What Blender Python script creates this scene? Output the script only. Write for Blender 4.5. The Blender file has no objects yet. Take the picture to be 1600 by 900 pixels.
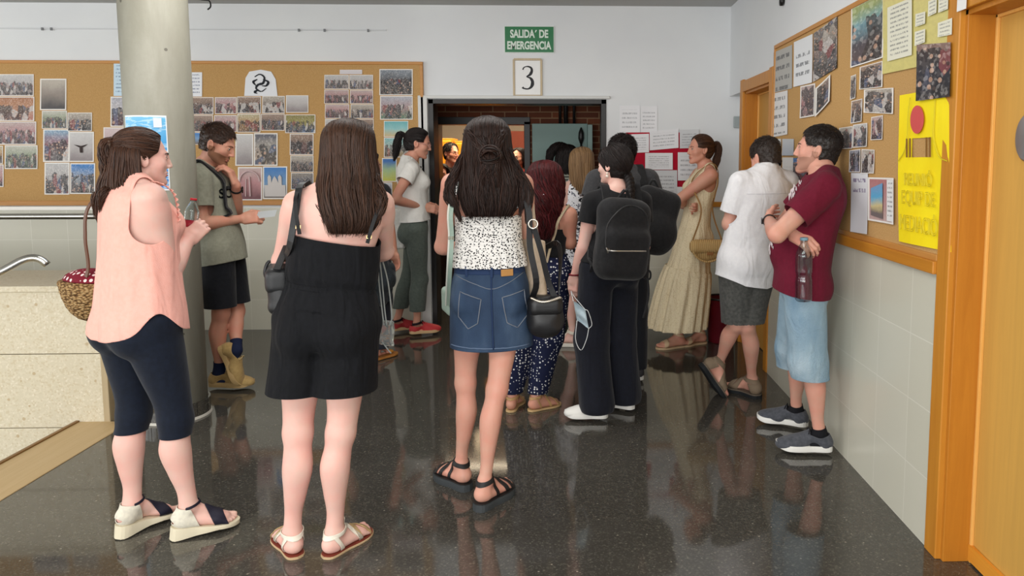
import bpy, math, random
import numpy as np
from concurrent.futures import ThreadPoolExecutor
from mathutils import Vector, Matrix
PI = math.pi
F32 = np.float32
SC = bpy.context.scene
COL = SC.collection
RNG = np.random.default_rng(7)
random.seed(7)
# ---------------------------------------------------------------- camera geometry (a real pinhole, 1600x900)
FPX, PPX, PPY, CAMH, YAW = 1155.0, 925.0, 356.0, 1.53, 0.03
PIT = math.atan(111 / FPX)
CF = np.array([math.sin(YAW) * math.cos(PIT), math.cos(YAW) * math.cos(PIT), -math.sin(PIT)])
CR = np.array([math.cos(YAW), -math.sin(YAW), 0.0])
CU = np.cross(CR, CF)
CC = np.array([0, 0, CAMH])
def ray(px, py):
 return CF + CR * (px - PPX) / FPX + CU * (PPY - py) / FPX
def at(px, py, Y):
 d = ray(px, py)
 return CC + d * (Y / d[1])
def onfloor(px, py, z=0.0):
 d = ray(px, py)
 return CC + d * ((z - CAMH) / d[2])
def onx(px, py, X):
 d = ray(px, py)
 return CC + d * (X / d[0])
def reach(px, py, frm, L, sgn):
 """the point seen at a pixel that lies L from frm; sgn +1 the farther solution, -1 the nearer one"""
 d = ray(px, py)
 d = d / np.linalg.norm(d)
 v = np.asarray(frm) - CC
 b = v @ d
 h2 = L * L - (v @ v - b * b)
 return CC + d * (b + sgn * math.sqrt(max(h2, 0.0)))
def V3(*a):
 return np.array(a, float)
def nrm(v):
 v = np.asarray(v, float)
 return v / max(np.linalg.norm(v), 1e-9)
# ---------------------------------------------------------------- objects
def tag(o, label=None, cat=None, group=None, kind=None):
 if label: o['label'] = label
 if cat: o['category'] = cat
 if group: o['group'] = group
 if kind: o['kind'] = kind
 return o
def empty(name, loc, label=None, cat=None, group=None):
 o = bpy.data.objects.new(name, None)
 COL.objects.link(o)
 o.location = [float(x) for x in loc]
 o.empty_display_size = 0.1
 return tag(o, label, cat, group)
def mesh_np(verts, faces, smooth=True, rnd=None):
 """verts (n,3); faces: list of arrays (m,k) each of one polygon size"""
 me = bpy.data.meshes.new('mesh')
 verts = np.ascontiguousarray(verts, dtype=F32)
 if not isinstance(faces, (list, tuple)):
  faces = [faces]
 faces = [np.asarray(f) for f in faces if len(f)]
 me.vertices.add(len(verts))
 me.vertices.foreach_set('co', verts.ravel())
 nl = sum(f.size for f in faces)
 npoly = sum(len(f) for f in faces)
 me.loops.add(nl)
 me.polygons.add(npoly)
 me.loops.foreach_set('vertex_index', np.concatenate([f.ravel() for f in faces]).astype(np.int32))
 tot = np.concatenate([np.full(len(f), f.shape[1], np.int32) for f in faces])
 start = np.concatenate([[0], np.cumsum(tot)[:-1]]).astype(np.int32)
 me.polygons.foreach_set('loop_start', start)
 try:
  me.polygons.foreach_set('loop_total', tot)
 except Exception:
  pass
 me.polygons.foreach_set('use_smooth', np.full(npoly, bool(smooth)))
 if rnd is not None:
  a = me.attributes.new('rnd', 'FLOAT', 'POINT')
  a.data.foreach_set('value', np.asarray(rnd, F32))
 me.update(calc_edges=True)
 return me
def link(name, me, m=None, parent=None, base=None):
 o = bpy.data.objects.new(name, me)
 COL.objects.link(o)
 if m is not None:
  for x in (m if isinstance(m, (list, tuple)) else [m]):
   me.materials.append(x)
 if parent is not None:
  o.parent = parent
 return o
class MB:
 """collects simple shapes for one mesh"""
 def __init__(s):
  s.v, s.f, s.n = [], {}, 0
 def add(s, v, f):
  v = np.asarray(v, float)
  s.v.append(v)
  for q in f:
   s.f.setdefault(len(q), []).append([i + s.n for i in q])
  s.n += len(v)
 def box(s, a, b):
  (x0, y0, z0), (x1, y1, z1) = a, b
  s.add([(x0, y0, z0), (x1, y0, z0), (x1, y1, z0), (x0, y1, z0), (x0, y0, z1), (x1, y0, z1), (x1, y1, z1), (x0, y1, z1)],
              [(0, 3, 2, 1), (4, 5, 6, 7), (0, 1, 5, 4), (1, 2, 6, 5), (2, 3, 7, 6), (3, 0, 4, 7)])
 def obox(s, c, ux, uy, uz):
  c, ux, uy, uz = [np.asarray(q, float) for q in (c, ux, uy, uz)]
  v = [c + i * ux + j * uy + k * uz for k in (-1, 1) for (i, j) in ((-1, -1), (1, -1), (1, 1), (-1, 1))]
  s.add(v, [(0, 3, 2, 1), (4, 5, 6, 7), (0, 1, 5, 4), (1, 2, 6, 5), (2, 3, 7, 6), (3, 0, 4, 7)])
 def tube(s, pts, r, n=8, flat=None, closed=False):
  v, f = tube_arr(np.asarray(pts, float)[None], r, n, flat, caps=not closed, closed=closed)
  s.add(v, [q for g in f for q in g.tolist()])
 def lathe(s, prof, c=(0, 0, 0), n=24):
  prof = np.asarray(prof, float)
  a = np.linspace(0, 2 * PI, n, endpoint=False)
  v = []
  for r, z in prof:
   v.append(np.stack([c[0] + r * np.cos(a), c[1] + r * np.sin(a), np.full(n, c[2] + z)], 1))
  v = np.concatenate(v)
  f = []
  for i in range(len(prof) - 1):
   for j in range(n):
    k = (j + 1) % n
    f.append((i * n + j, i * n + k, (i + 1) * n + k, (i + 1) * n + j))
  f.append(tuple(range(n))[::-1])
  f.append(tuple((len(prof) - 1) * n + j for j in range(n)))
  s.add(v, f)
 def poly(s, pts):
  s.add(pts, [tuple(range(len(pts)))])
 def prism(s, pts, d):
  """flat outline pts (n,3) pushed by vector d"""
  pts = np.asarray(pts, float)
  n = len(pts)
  s.add(np.concatenate([pts, pts + np.asarray(d, float)]),
              [tuple(range(n))[::-1], tuple(range(n, 2 * n))] + [(i, (i + 1) % n, n + (i + 1) % n, n + i) for i in range(n)])
 def mesh(s, smooth=False):
  me = mesh_np(np.concatenate(s.v), [np.array(q) for q in s.f.values()], smooth)
  return me
 def build(s, name, m, parent=None, smooth=False, bevel=0):
  me = s.mesh(smooth)
  o = link(name, me, m, parent)
  if bevel:
   b = o.modifiers.new('bevel', 'BEVEL')
   b.width = bevel
   b.segments = 2
   b.limit_method = 'ANGLE'
  if smooth == 'auto':
   pass
  return o
def tube_arr(P, r, n=6, flat=None, caps=True, closed=False):
 """P (S,K,3) polylines, r scalar / (K,) / (S,K); returns verts and list of faces"""
 S, K, _ = P.shape
 if closed:
  T = np.roll(P, -1, 1) - np.roll(P, 1, 1)
 else:
  T = np.gradient(P, axis=1)
 T /= np.maximum(np.linalg.norm(T, axis=2, keepdims=True), 1e-9)
 if flat is not None:
  A = np.broadcast_to(np.asarray(flat[0], float), P.shape).copy()      # wide direction hint (normal of ribbon = T x A)
 else:
  A = np.broadcast_to(np.array([0.31, 0.17, 0.93]), P.shape).copy()
  bad = np.abs((A * T).sum(2)) > 0.93
  if bad.any():
   mb = bad.any(1)
   A[mb] = [0.95, 0.2, 0.1]
 A -= T * (A * T).sum(2, keepdims=True)
 A /= np.maximum(np.linalg.norm(A, axis=2, keepdims=True), 1e-9)
 B = np.cross(T, A)
 r = np.broadcast_to(np.asarray(r, float), (S, K)) if np.ndim(r) != 0 else np.full((S, K), float(r))
 a = np.linspace(0, 2 * PI, n, endpoint=False)
 ca, sa = np.cos(a), np.sin(a)
 fl = 1.0 if flat is None else flat[1]
 if flat is not None and n == 4:
  ca, sa = np.array([1, -1, -1, 1.]), np.array([1, 1, -1, -1.])
 v = P[:, :, None, :] + r[:, :, None, None] * (ca[None, None, :, None] * A[:, :, None, :] + fl * sa[None, None, :, None] * B[:, :, None, :])
 v = v.reshape(-1, 3)
 idx = np.arange(S * K * n).reshape(S, K, n)
 if closed:
  nx = np.roll(idx, -1, 1)
  q = np.stack([idx, np.roll(idx, -1, 2), np.roll(nx, -1, 2), nx], -1).reshape(-1, 4)
  return v, [q]
 a0, a1 = idx[:, :-1], idx[:, 1:]
 q = np.stack([a0, np.roll(a0, -1, 2), np.roll(a1, -1, 2), a1], -1).reshape(-1, 4)
 f = [q]
 if caps:
  f.append(idx[:, 0, ::-1].reshape(-1, n))
  f.append(idx[:, -1, :].reshape(-1, n))
 return v, f
def crom(x, xs, ys):
 """smooth interpolation through (xs, ys) without overshoot (monotone cubic)"""
 xs = np.asarray(xs, float); ys = np.asarray(ys, float)
 h = np.diff(xs)
 d = np.diff(ys, axis=0) / (h[:, None] if ys.ndim > 1 else h)
 m = np.zeros_like(ys)
 m[0], m[-1] = d[0], d[-1]
 if len(xs) > 2:
  a, b = d[:-1], d[1:]
  ok = (a * b) > 0
  m[1:-1] = np.where(ok, 2 * a * b / np.where(ok, a + b, 1), 0)
 x = np.clip(np.asarray(x, float), xs[0], xs[-1])
 i = np.clip(np.searchsorted(xs, x) - 1, 0, len(xs) - 2)
 t = (x - xs[i]) / h[i]
 if ys.ndim > 1:
  t = t[..., None]; hh = h[i][..., None]
 else:
  hh = h[i]
 t2, t3 = t * t, t * t * t
 return (2 * t3 - 3 * t2 + 1) * ys[i] + (t3 - 2 * t2 + t) * hh * m[i] + (-2 * t3 + 3 * t2) * ys[i + 1] + (t3 - t2) * hh * m[i + 1]
def curve(pts, n=24):
 """smooth polyline through points"""
 pts = np.asarray(pts, float)
 L = np.concatenate([[0], np.cumsum(np.linalg.norm(np.diff(pts, axis=0), axis=1))])
 t = np.linspace(0, L[-1], n)
 out = []
 P = np.vstack([2 * pts[0] - pts[1], pts, 2 * pts[-1] - pts[-2]])
 for x in t:
  i = min(max(np.searchsorted(L, x) - 1, 0), len(pts) - 2)
  u = (x - L[i]) / max(L[i + 1] - L[i], 1e-9)
  p0, p1, p2, p3 = P[i], P[i + 1], P[i + 2], P[i + 3]
  out.append(0.5 * ((2 * p1) + (-p0 + p2) * u + (2 * p0 - 5 * p1 + 4 * p2 - p3) * u * u + (-p0 + 3 * p1 - 3 * p2 + p3) * u ** 3))
 return np.array(out)
# ---------------------------------------------------------------- distance fields
def smin(a, b, k):
 h = np.clip(0.5 + 0.5 * (b - a) / k, 0, 1)
 return b * (1 - h) + a * h - k * h * (1 - h)
def smax(a, b, k):
 return -smin(-a, -b, k)
def vlen(q):
 return np.sqrt((q * q).sum(1))
def d_sph(p, c, r):
 return vlen(p - np.asarray(c, F32)) - F32(r)
def d_ell(p, c, r, M=None):
 q = p - np.asarray(c, F32)
 if M is not None:
  q = q @ np.asarray(M, F32)
 r = np.asarray(r, F32)
 a = q / r
 k0 = vlen(a)
 k1 = vlen(a / r)
 return np.where(k0 < 1e-3, -r.min(), k0 * (k0 - 1) / np.maximum(k1, 1e-6)).astype(F32)
def d_cone(p, a, b, ra, rb):
 a = np.asarray(a, F32); ba = np.asarray(b, F32) - a
 q = p - a
 h = np.clip(q @ ba / F32(max(ba @ ba, 1e-9)), 0, 1)
 return vlen(q - h[:, None] * ba) - (F32(ra) + h * F32(rb - ra))
def d_box(p, c, M, hx, r):
 q = np.abs((p - np.asarray(c, F32)) @ np.asarray(M, F32)) - (np.asarray(hx, F32) - F32(r))
 return vlen(np.maximum(q, 0)) + np.minimum(q.max(1), 0) - F32(r)
class Prof:
 """tabulated smooth profile on [t0, t1]"""
 def __init__(s, ts, ys, n=160):
  s.t0, s.t1, s.n = ts[0], ts[-1], n
  s.tab = crom(np.linspace(ts[0], ts[-1], n), ts, ys).astype(F32)
 def __call__(s, t):
  x = np.clip((t - F32(s.t0)) * F32((s.n - 1) / (s.t1 - s.t0)), 0, s.n - 1.001)
  i = x.astype(np.int32)
  w = x - i
  return s.tab[i] * (1 - w) + s.tab[i + 1] * w
class Limb:
 """tapered limb a-b with a radius profile, optional sideways bulge along bk"""
 def __init__(s, a, b, ts, rs, bk=None, off=None, sc=1.0, pad=0.07):
  s.a = np.asarray(a, F32); s.b = np.asarray(b, F32)
  s.ab = s.b - s.a
  s.L2 = F32(max(s.ab @ s.ab, 1e-9))
  s.pr = Prof(ts, np.array(rs) * sc)
  s.of = Prof(ts, np.array(off)) if off is not None else None
  s.bk = np.asarray(bk, F32) if bk is not None else None
  s.c = (s.a + s.b) / 2
  s.R = float(np.sqrt(s.L2)) / 2 + float(s.pr.tab.max()) + pad
 def raw(s, p, grow=0.0):
  q = p - s.a
  t = np.clip(q @ s.ab / s.L2, 0, 1)
  c = t[:, None] * s.ab
  if s.of is not None:
   c = c + s.of(t)[:, None] * s.bk
  return vlen(q - c) - s.pr(t) - F32(grow)
 def t(s, p):
  return (p - s.a) @ s.ab / s.L2
 def __call__(s, p, grow=0.0):
  return near(lambda q: s.raw(q, grow), p, s.c, s.R + grow)
def near(f, p, c, R):
 dc = vlen(p - np.asarray(c, F32))
 m = dc < R
 out = dc - F32(R) + F32(0.06)
 if m.any():
  out[m] = f(p[m])
 return out
class Loft:
 """stack of ellipse sections along an axis: rows (t, halfwidth, front, back, dx, dy)"""
 def __init__(s, P, N, secs, yaw0, yaw1, sc=1.0):
  s.P = np.asarray(P, F32)
  ax = np.asarray(N, float) - np.asarray(P, float)
  s.L = F32(np.linalg.norm(ax))
  s.u = (ax / s.L).astype(F32)
  S = np.array(secs, float)
  if S.shape[1] < 6:
   S = np.hstack([S, np.zeros((len(S), 6 - S.shape[1]))])
  S[:, 1:] *= sc
  s.t0, s.t1 = F32(S[0, 0]), F32(S[-1, 0])
  s.w, s.f, s.b, s.dx, s.dy = [Prof(S[:, 0], S[:, i]) for i in range(1, 6)]
  s.y0, s.y1 = yaw0, yaw1
 def frame(s, p):
  q = p - s.P
  h = q @ s.u / s.L
  t = np.clip(h, 0, 1)
  ya = s.y0 + (s.y1 - s.y0) * t
  q = q - (h * s.L)[:, None] * s.u
  ca, sa = np.cos(ya), np.sin(ya)
  x = q[:, 0] * ca - q[:, 1] * sa
  y = q[:, 0] * sa + q[:, 1] * ca
  return h, x, y
 def __call__(s, p, grow=0.0, mod=None):
  h, x, y = s.frame(p)
  hc = np.clip(h, s.t0, s.t1)
  x = x - s.dx(hc)
  y = y - s.dy(hc)
  w = s.w(hc) + F32(grow)
  d = np.where(y > 0, s.f(hc), s.b(hc)) + F32(grow)
  if mod is not None:
   m = mod(hc, np.arctan2(x, y))
   w = w * m; d = d * m
  ax, ay = x / w, y / d
  k0 = np.sqrt(ax * ax + ay * ay)
  k1 = np.sqrt((ax / w) ** 2 + (ay / d) ** 2)
  e = np.where(k0 < 1e-3, -np.minimum(w, d), k0 * (k0 - 1) / np.maximum(k1, 1e-6))
  dh = (h - hc) * s.L
  return np.where(np.abs(dh) > 1e-6, np.sqrt(np.maximum(e, 0) ** 2 + dh * dh), e).astype(F32)
 def cap(s, p):
  """t along the axis"""
  return (p - s.P) @ s.u / s.L
# ---------------------------------------------------------------- surface extraction
_OFF = np.array([[i, j, k] for i in (0, 1) for j in (0, 1) for k in (0, 1)])
_EDG = [(a, b) for a in range(8) for b in range(8) if a < b and np.abs(_OFF[a] - _OFF[b]).sum() == 1]
POOL = ThreadPoolExecutor(4)
def _surf(f, lo, hi, v):
 lo = np.asarray(lo, float); hi = np.asarray(hi, float)
 B = 8
 nb = np.maximum(np.ceil((hi - lo) / (v * B)).astype(int), 1)
 bi = np.stack(np.meshgrid(*[np.arange(n) for n in nb], indexing='ij'), -1).reshape(-1, 3)
 ctr = (lo + (bi + 0.5) * B * v - 0.5 * v).astype(F32)
 dc = np.concatenate(list(POOL.map(f, np.array_split(ctr, max(1, len(ctr) // 40000 + 1)))))
 act = np.abs(dc) < B * v * 0.87 * 1.35 + 0.006
 D = np.empty(tuple(nb * B), F32)
 Db = D.reshape(nb[0], B, nb[1], B, nb[2], B)
 sg = np.where(dc > 0, F32(9), F32(-9)).reshape(nb)
 Db[...] = sg[:, None, :, None, :, None]
 loc = np.stack(np.meshgrid(*[np.arange(B)] * 3, indexing='ij'), -1).reshape(-1, 3) * v
 ab = bi[act]
 if len(ab) == 0:
  return np.zeros((0, 3)), np.zeros((0, 4), int)
 def run(blk):
  pts = ((lo + blk * (B * v))[:, None, :] + loc[None]).reshape(-1, 3).astype(F32)
  return f(pts).reshape(len(blk), B, B, B)
 parts = np.array_split(ab, max(1, len(ab) // 160 + 1))
 vals = np.concatenate(list(POOL.map(run, parts)))
 Db.transpose(0, 2, 4, 1, 3, 5)[ab[:, 0], ab[:, 1], ab[:, 2]] = vals
 # surface nets
 I = D < 0
 n = np.array(D.shape)
 c = np.zeros(tuple(n - 1), np.int8)
 for o in _OFF:
  c += I[o[0]:n[0] - 1 + o[0], o[1]:n[1] - 1 + o[1], o[2]:n[2] - 1 + o[2]]
 cell = np.argwhere((c > 0) & (c < 8))
 if len(cell) == 0:
  return np.zeros((0, 3)), np.zeros((0, 4), int)
 val = np.stack([D[cell[:, 0] + o[0], cell[:, 1] + o[1], cell[:, 2] + o[2]] for o in _OFF], 1)
 val = np.clip(val, -v * 2, v * 2)
 acc = np.zeros((len(cell), 3)); cnt = np.zeros(len(cell))
 for a, b in _EDG:
  m = (val[:, a] < 0) != (val[:, b] < 0)
  t = val[m, a] / (val[m, a] - val[m, b])
  acc[m] += _OFF[a] + t[:, None] * (_OFF[b] - _OFF[a])
  cnt[m] += 1
 verts = lo + (cell + acc / cnt[:, None]) * v
 ids = np.full(tuple(n - 1), -1, np.int32)
 ids[cell[:, 0], cell[:, 1], cell[:, 2]] = np.arange(len(cell))
 quads = []
 for ax in range(3):
  a1, a2 = (ax + 1) % 3, (ax + 2) % 3
  sl0 = [slice(1, n[i] - 1) for i in range(3)]; sl1 = list(sl0)
  sl0[ax] = slice(0, n[ax] - 1); sl1[ax] = slice(1, n[ax])
  A, C = I[tuple(sl0)], I[tuple(sl1)]
  g = np.argwhere(A != C)
  if len(g) == 0:
   continue
  inside = A[g[:, 0], g[:, 1], g[:, 2]]
  g = g + 1
  g[:, ax] -= 1
  e1 = np.zeros(3, int); e1[a1] = 1
  e2 = np.zeros(3, int); e2[a2] = 1
  pick = lambda q: ids[q[:, 0], q[:, 1], q[:, 2]]
  q = np.stack([pick(g - e1 - e2), pick(g - e2), pick(g), pick(g - e1)], 1)
  q[~inside] = q[~inside][:, ::-1]
  quads.append(q)
 q = np.concatenate(quads)
 return verts, q[(q >= 0).all(1)]
def surf(f, lo, hi, v, refine=()):
 V, Q = _surf(f, lo, hi, v)
 for (l, h, fv) in refine:
  l = np.asarray(l, float); h = np.asarray(h, float)
  c = V[Q].mean(1)
  Q = Q[~((c > l + v) & (c < h - v)).all(1)]
  V2, Q2 = _surf(f, l - 0.3 * v, h + 0.3 * v, fv)
  Q = np.concatenate([Q, Q2 + len(V)])
  V = np.concatenate([V, V2])
 used = np.unique(Q)
 mp = np.full(len(V), -1)
 mp[used] = np.arange(len(used))
 return V[used], mp[Q]
def relax(V, Q, it=1, w=0.5):
 """light smoothing of a quad mesh"""
 e = np.concatenate([Q[:, [0, 1]], Q[:, [1, 2]], Q[:, [2, 3]], Q[:, [3, 0]]]) if Q.shape[1] == 4 else np.concatenate([Q[:, [0, 1]], Q[:, [1, 2]], Q[:, [2, 0]]])
 e = np.concatenate([e, e[:, ::-1]])
 cnt = np.bincount(e[:, 0], minlength=len(V))[:, None]
 for _ in range(it):
  s = np.stack([np.bincount(e[:, 0], weights=V[e[:, 1], i], minlength=len(V)) for i in range(3)], 1)
  V = V * (1 - w) + w * s / np.maximum(cnt, 1)
 return V
def clip(V, T, c):
 """keep the part of a triangle mesh where c <= 0, cutting triangles exactly"""
 if T.shape[1] == 4:
  T = np.concatenate([T[:, [0, 1, 2]], T[:, [0, 2, 3]]])
 ins = c <= 0
 k = ins[T].sum(1)
 out = [T[k == 3]]
 nv = [V]
 base = len(V)
 keys = {}
 def cut(a, b):
  t = (c[a] / (c[a] - c[b]))[:, None]
  return V[a] * (1 - t) + V[b] * t
 for want in (1, 2):
  t = T[k == want]
  if len(t) == 0:
   continue
  i = ins[t] if want == 1 else ~ins[t]
  j = i.argmax(1)
  r = np.arange(len(t))
  a, b, d = t[r, j], t[r, (j + 1) % 3], t[r, (j + 2) % 3]
  P, Q = cut(a, b), cut(a, d)
  ip = base + np.arange(len(t)); iq = ip + len(t)
  base += 2 * len(t)
  nv += [P, Q]
  if want == 1:
   out.append(np.stack([a, ip, iq], 1))
  else:
   out.append(np.stack([ip, b, d], 1))
   out.append(np.stack([ip, d, iq], 1))
 V = np.concatenate(nv); T = np.concatenate(out)
 # weld the cut points
 key = np.round(V / 1e-5).astype(np.int64)
 _, first, inv = np.unique(key, axis=0, return_index=True, return_inverse=True)
 inv = inv.reshape(-1)
 V = V[first]; T = inv[T]
 T = T[(T[:, 0] != T[:, 1]) & (T[:, 1] != T[:, 2]) & (T[:, 2] != T[:, 0])]
 used = np.unique(T)
 mp = np.full(len(V), -1); mp[used] = np.arange(len(used))
 return V[used], mp[T]
_rt = np.random.default_rng(3).random((32, 32, 32)).astype(F32) * 2 - 1
def noise3(p, sc):
 q = p * F32(sc)
 i = np.floor(q).astype(np.int32)
 t = q - i
 t = t * t * (3 - 2 * t)
 i &= 31
 j = (i + 1) & 31
 g = lambda a, b, c: _rt[a, b, c]
 x0, y0, z0, x1, y1, z1 = i[:, 0], i[:, 1], i[:, 2], j[:, 0], j[:, 1], j[:, 2]
 tx, ty, tz = t[:, 0], t[:, 1], t[:, 2]
 a = g(x0, y0, z0) * (1 - tx) + g(x1, y0, z0) * tx
 b = g(x0, y1, z0) * (1 - tx) + g(x1, y1, z0) * tx
 c = g(x0, y0, z1) * (1 - tx) + g(x1, y0, z1) * tx
 d = g(x0, y1, z1) * (1 - tx) + g(x1, y1, z1) * tx
 return (a * (1 - ty) + b * ty) * (1 - tz) + (c * (1 - ty) + d * ty) * tz
# ---------------------------------------------------------------- materials
def lin(c):
 if isinstance(c, str):
  c = tuple(int(c[i:i + 2], 16) for i in (0, 2, 4))
 return tuple(((x / 255) / 12.92 if x / 255 <= 0.04045 else ((x / 255 + 0.055) / 1.055) ** 2.4) for x in c) + (1.0,)
class Mat:
 def __init__(s, name, col=(200, 200, 200), rough=0.6, spec=0.4, metal=0.0, **kw):
  s.m = bpy.data.materials.new(name)
  s.m.use_nodes = True
  s.nt = s.m.node_tree
  s.b = s.nt.nodes['Principled BSDF']
  s.set('Base Color', lin(col)); s.set('Roughness', rough); s.set('Specular IOR Level', spec); s.set('Metallic', metal)
  for k, v in kw.items():
   s.set(k.replace('_', ' '), v)
  s._tc = None
 def set(s, k, v):
  s.b.inputs[k].default_value = v
 def n(s, typ, ins=None, **props):
  nd = s.nt.nodes.new(typ)
  for k, v in props.items():
   setattr(nd, k, v)
  for k, v in (ins or {}).items():
   if hasattr(v, 'is_output') or isinstance(v, bpy.types.NodeSocket):
    s.nt.links.new(v, nd.inputs[k])
   else:
    nd.inputs[k].default_value = v
  return nd
 def co(s, which='Object', scale=(1, 1, 1), rot=(0, 0, 0), loc=(0, 0, 0)):
  if s._tc is None:
   s._tc = s.n('ShaderNodeTexCoord')
  return s.n('ShaderNodeMapping', {'Vector': s._tc.outputs[which], 'Scale': scale, 'Rotation': rot, 'Location': loc}).outputs[0]
 def noise(s, vec, scale=5, detail=3, rough=0.5, dist=0):
  return s.n('ShaderNodeTexNoise', {'Vector': vec, 'Scale': scale, 'Detail': detail, 'Roughness': rough, 'Distortion': dist})
 def ramp(s, fac, stops, interp='LINEAR'):
  r = s.n('ShaderNodeValToRGB', {'Fac': fac})
  cr = r.color_ramp
  cr.interpolation = interp
  while len(cr.elements) < len(stops):
   cr.elements.new(0.5)
  for e, (p, c) in zip(cr.elements, stops):
   e.position = p
   e.color = lin(c) if not (len(c) == 4 and max(c) <= 1.0) else c
  return r.outputs[0]
 def mix(s, fac, a, b, typ='MIX'):
  nd = s.n('ShaderNodeMix', data_type='RGBA', blend_type=typ)
  for i, v in ((0, fac), (6, a), (7, b)):
   if isinstance(v, bpy.types.NodeSocket):
    s.nt.links.new(v, nd.inputs[i])
   else:
    nd.inputs[i].default_value = v if i == 0 or (len(v) == 4 and max(v) <= 1) else lin(v)
  return nd.outputs[2]
 def math(s, op, a, b=0.0, c=0.0):
  nd = s.n('ShaderNodeMath', operation=op)
  for i, v in enumerate((a, b, c)):
   if isinstance(v, bpy.types.NodeSocket):
    s.nt.links.new(v, nd.inputs[i])
   else:
    nd.inputs[i].default_value = v
  return nd.outputs[0]
 def color(s, sock):
  s.nt.links.new(sock, s.b.inputs['Base Color'])
 def into(s, name, sock):
  s.nt.links.new(sock, s.b.inputs[name])
 def bump(s, h, strength=0.3, dist=0.01):
  b = s.n('ShaderNodeBump', {'Height': h, 'Strength': strength, 'Distance': dist})
  s.nt.links.new(b.outputs[0], s.b.inputs['Normal'])
  return s
_mats = {}
def cached(fn):
 def g(*a, **k):
  key = (fn.__name__, a, tuple(sorted(k.items())))
  if key not in _mats:
   _mats[key] = fn(*a, **k)
  return _mats[key]
 return g
@cached
def plain(col, rough=0.6, spec=0.4, metal=0.0, name='plain'):
 return Mat(name, col, rough, spec, metal).m
@cached
def skin(col, red=0.06):
 m = Mat('skin', col, 0.48, 0.35)
 nz = m.noise(m.co('Object'), 14, 4).outputs['Fac']
 c0 = tuple(min(255, int(x)) for x in col)
 c1 = (min(255, int(col[0] * 1.02)), int(col[1] * (1 - red)), int(col[2] * (1 - red)))
 m.color(m.ramp(nz, [(0.3, c0), (0.7, c1)]))
 m.set('Subsurface Weight', 0.12)
 m.set('Subsurface Radius', (0.02, 0.008, 0.004))
 m.set('Subsurface Scale', 0.5)
 m.bump(m.noise(m.co('Object'), 220, 2).outputs['Fac'], 0.05, 0.002)
 return m.m
@cached
def cloth(col, col2=None, rough=0.85, wr=0.35, weave=500, wscale=(9, 9, 4), sheen=0.15):
 """fabric: fine weave plus soft folds"""
 m = Mat('cloth', col, rough, 0.2)
 o = m.co('Object')
 big = m.noise(m.co('Object', wscale), 1.0, 2, 0.45, 0.6).outputs['Fac']
 fine = m.noise(o, weave, 2).outputs['Fac']
 if col2 is None:
  col2 = tuple(int(x * 0.93) for x in col)
 m.color(m.ramp(m.noise(o, 60, 4).outputs['Fac'], [(0.35, col), (0.65, col2)]))
 h = m.math('MULTIPLY_ADD', fine, 0.04, m.math('MULTIPLY', big, 1.0))
 m.bump(h, wr, 0.03)
 m.set('Sheen Weight', sheen)
 return m.m
@cached
def hairmat(col, col2, rough=0.5, spec=0.26):
 m = Mat('hair', col, rough, spec)
 a = m.n('ShaderNodeAttribute', attribute_name='rnd')
 m.color(m.ramp(a.outputs['Fac'], [(0.0, col), (1.0, col2)]))
 m.bump(m.noise(m.co('Object', (260, 260, 14)), 1.0, 2).outputs['Fac'], 0.25, 0.004)
 return m.m
# ---------------------------------------------------------------- people
def hframe(yaw, pitch=0.0, roll=0.0):
 f = V3(math.sin(yaw) * math.cos(pitch), math.cos(yaw) * math.cos(pitch), math.sin(pitch))
 r = V3(math.cos(yaw), -math.sin(yaw), 0)
 u = np.cross(r, f)
 if roll:
  r, u = r * math.cos(roll) + u * math.sin(roll), u * math.cos(roll) - r * math.sin(roll)
 return np.stack([r, f, u], 1)          # columns: right, front, up
FEM_T = [(-.15, .12, .075, .095), (-.06, .155, .088, .118), (.04, .176, .092, .122), (.2, .156, .094, .092), (.38, .124, .086, .07), (.6, .136, .094, .084), (.78, .152, .098, .1), (.91, .138, .066, .092), (1.0, .08, .05, .066), (1.06, .05, .046, .052)]
MAL_T = [(-.15, .135, .085, .095), (-.05, .158, .1, .112), (.04, .166, .105, .112), (.2, .156, .106, .094), (.38, .15, .106, .084), (.6, .164, .115, .1), (.78, .178, .118, .116), (.91, .16, .082, .102), (1.0, .09, .056, .075), (1.06, .058, .052, .058)]
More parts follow.
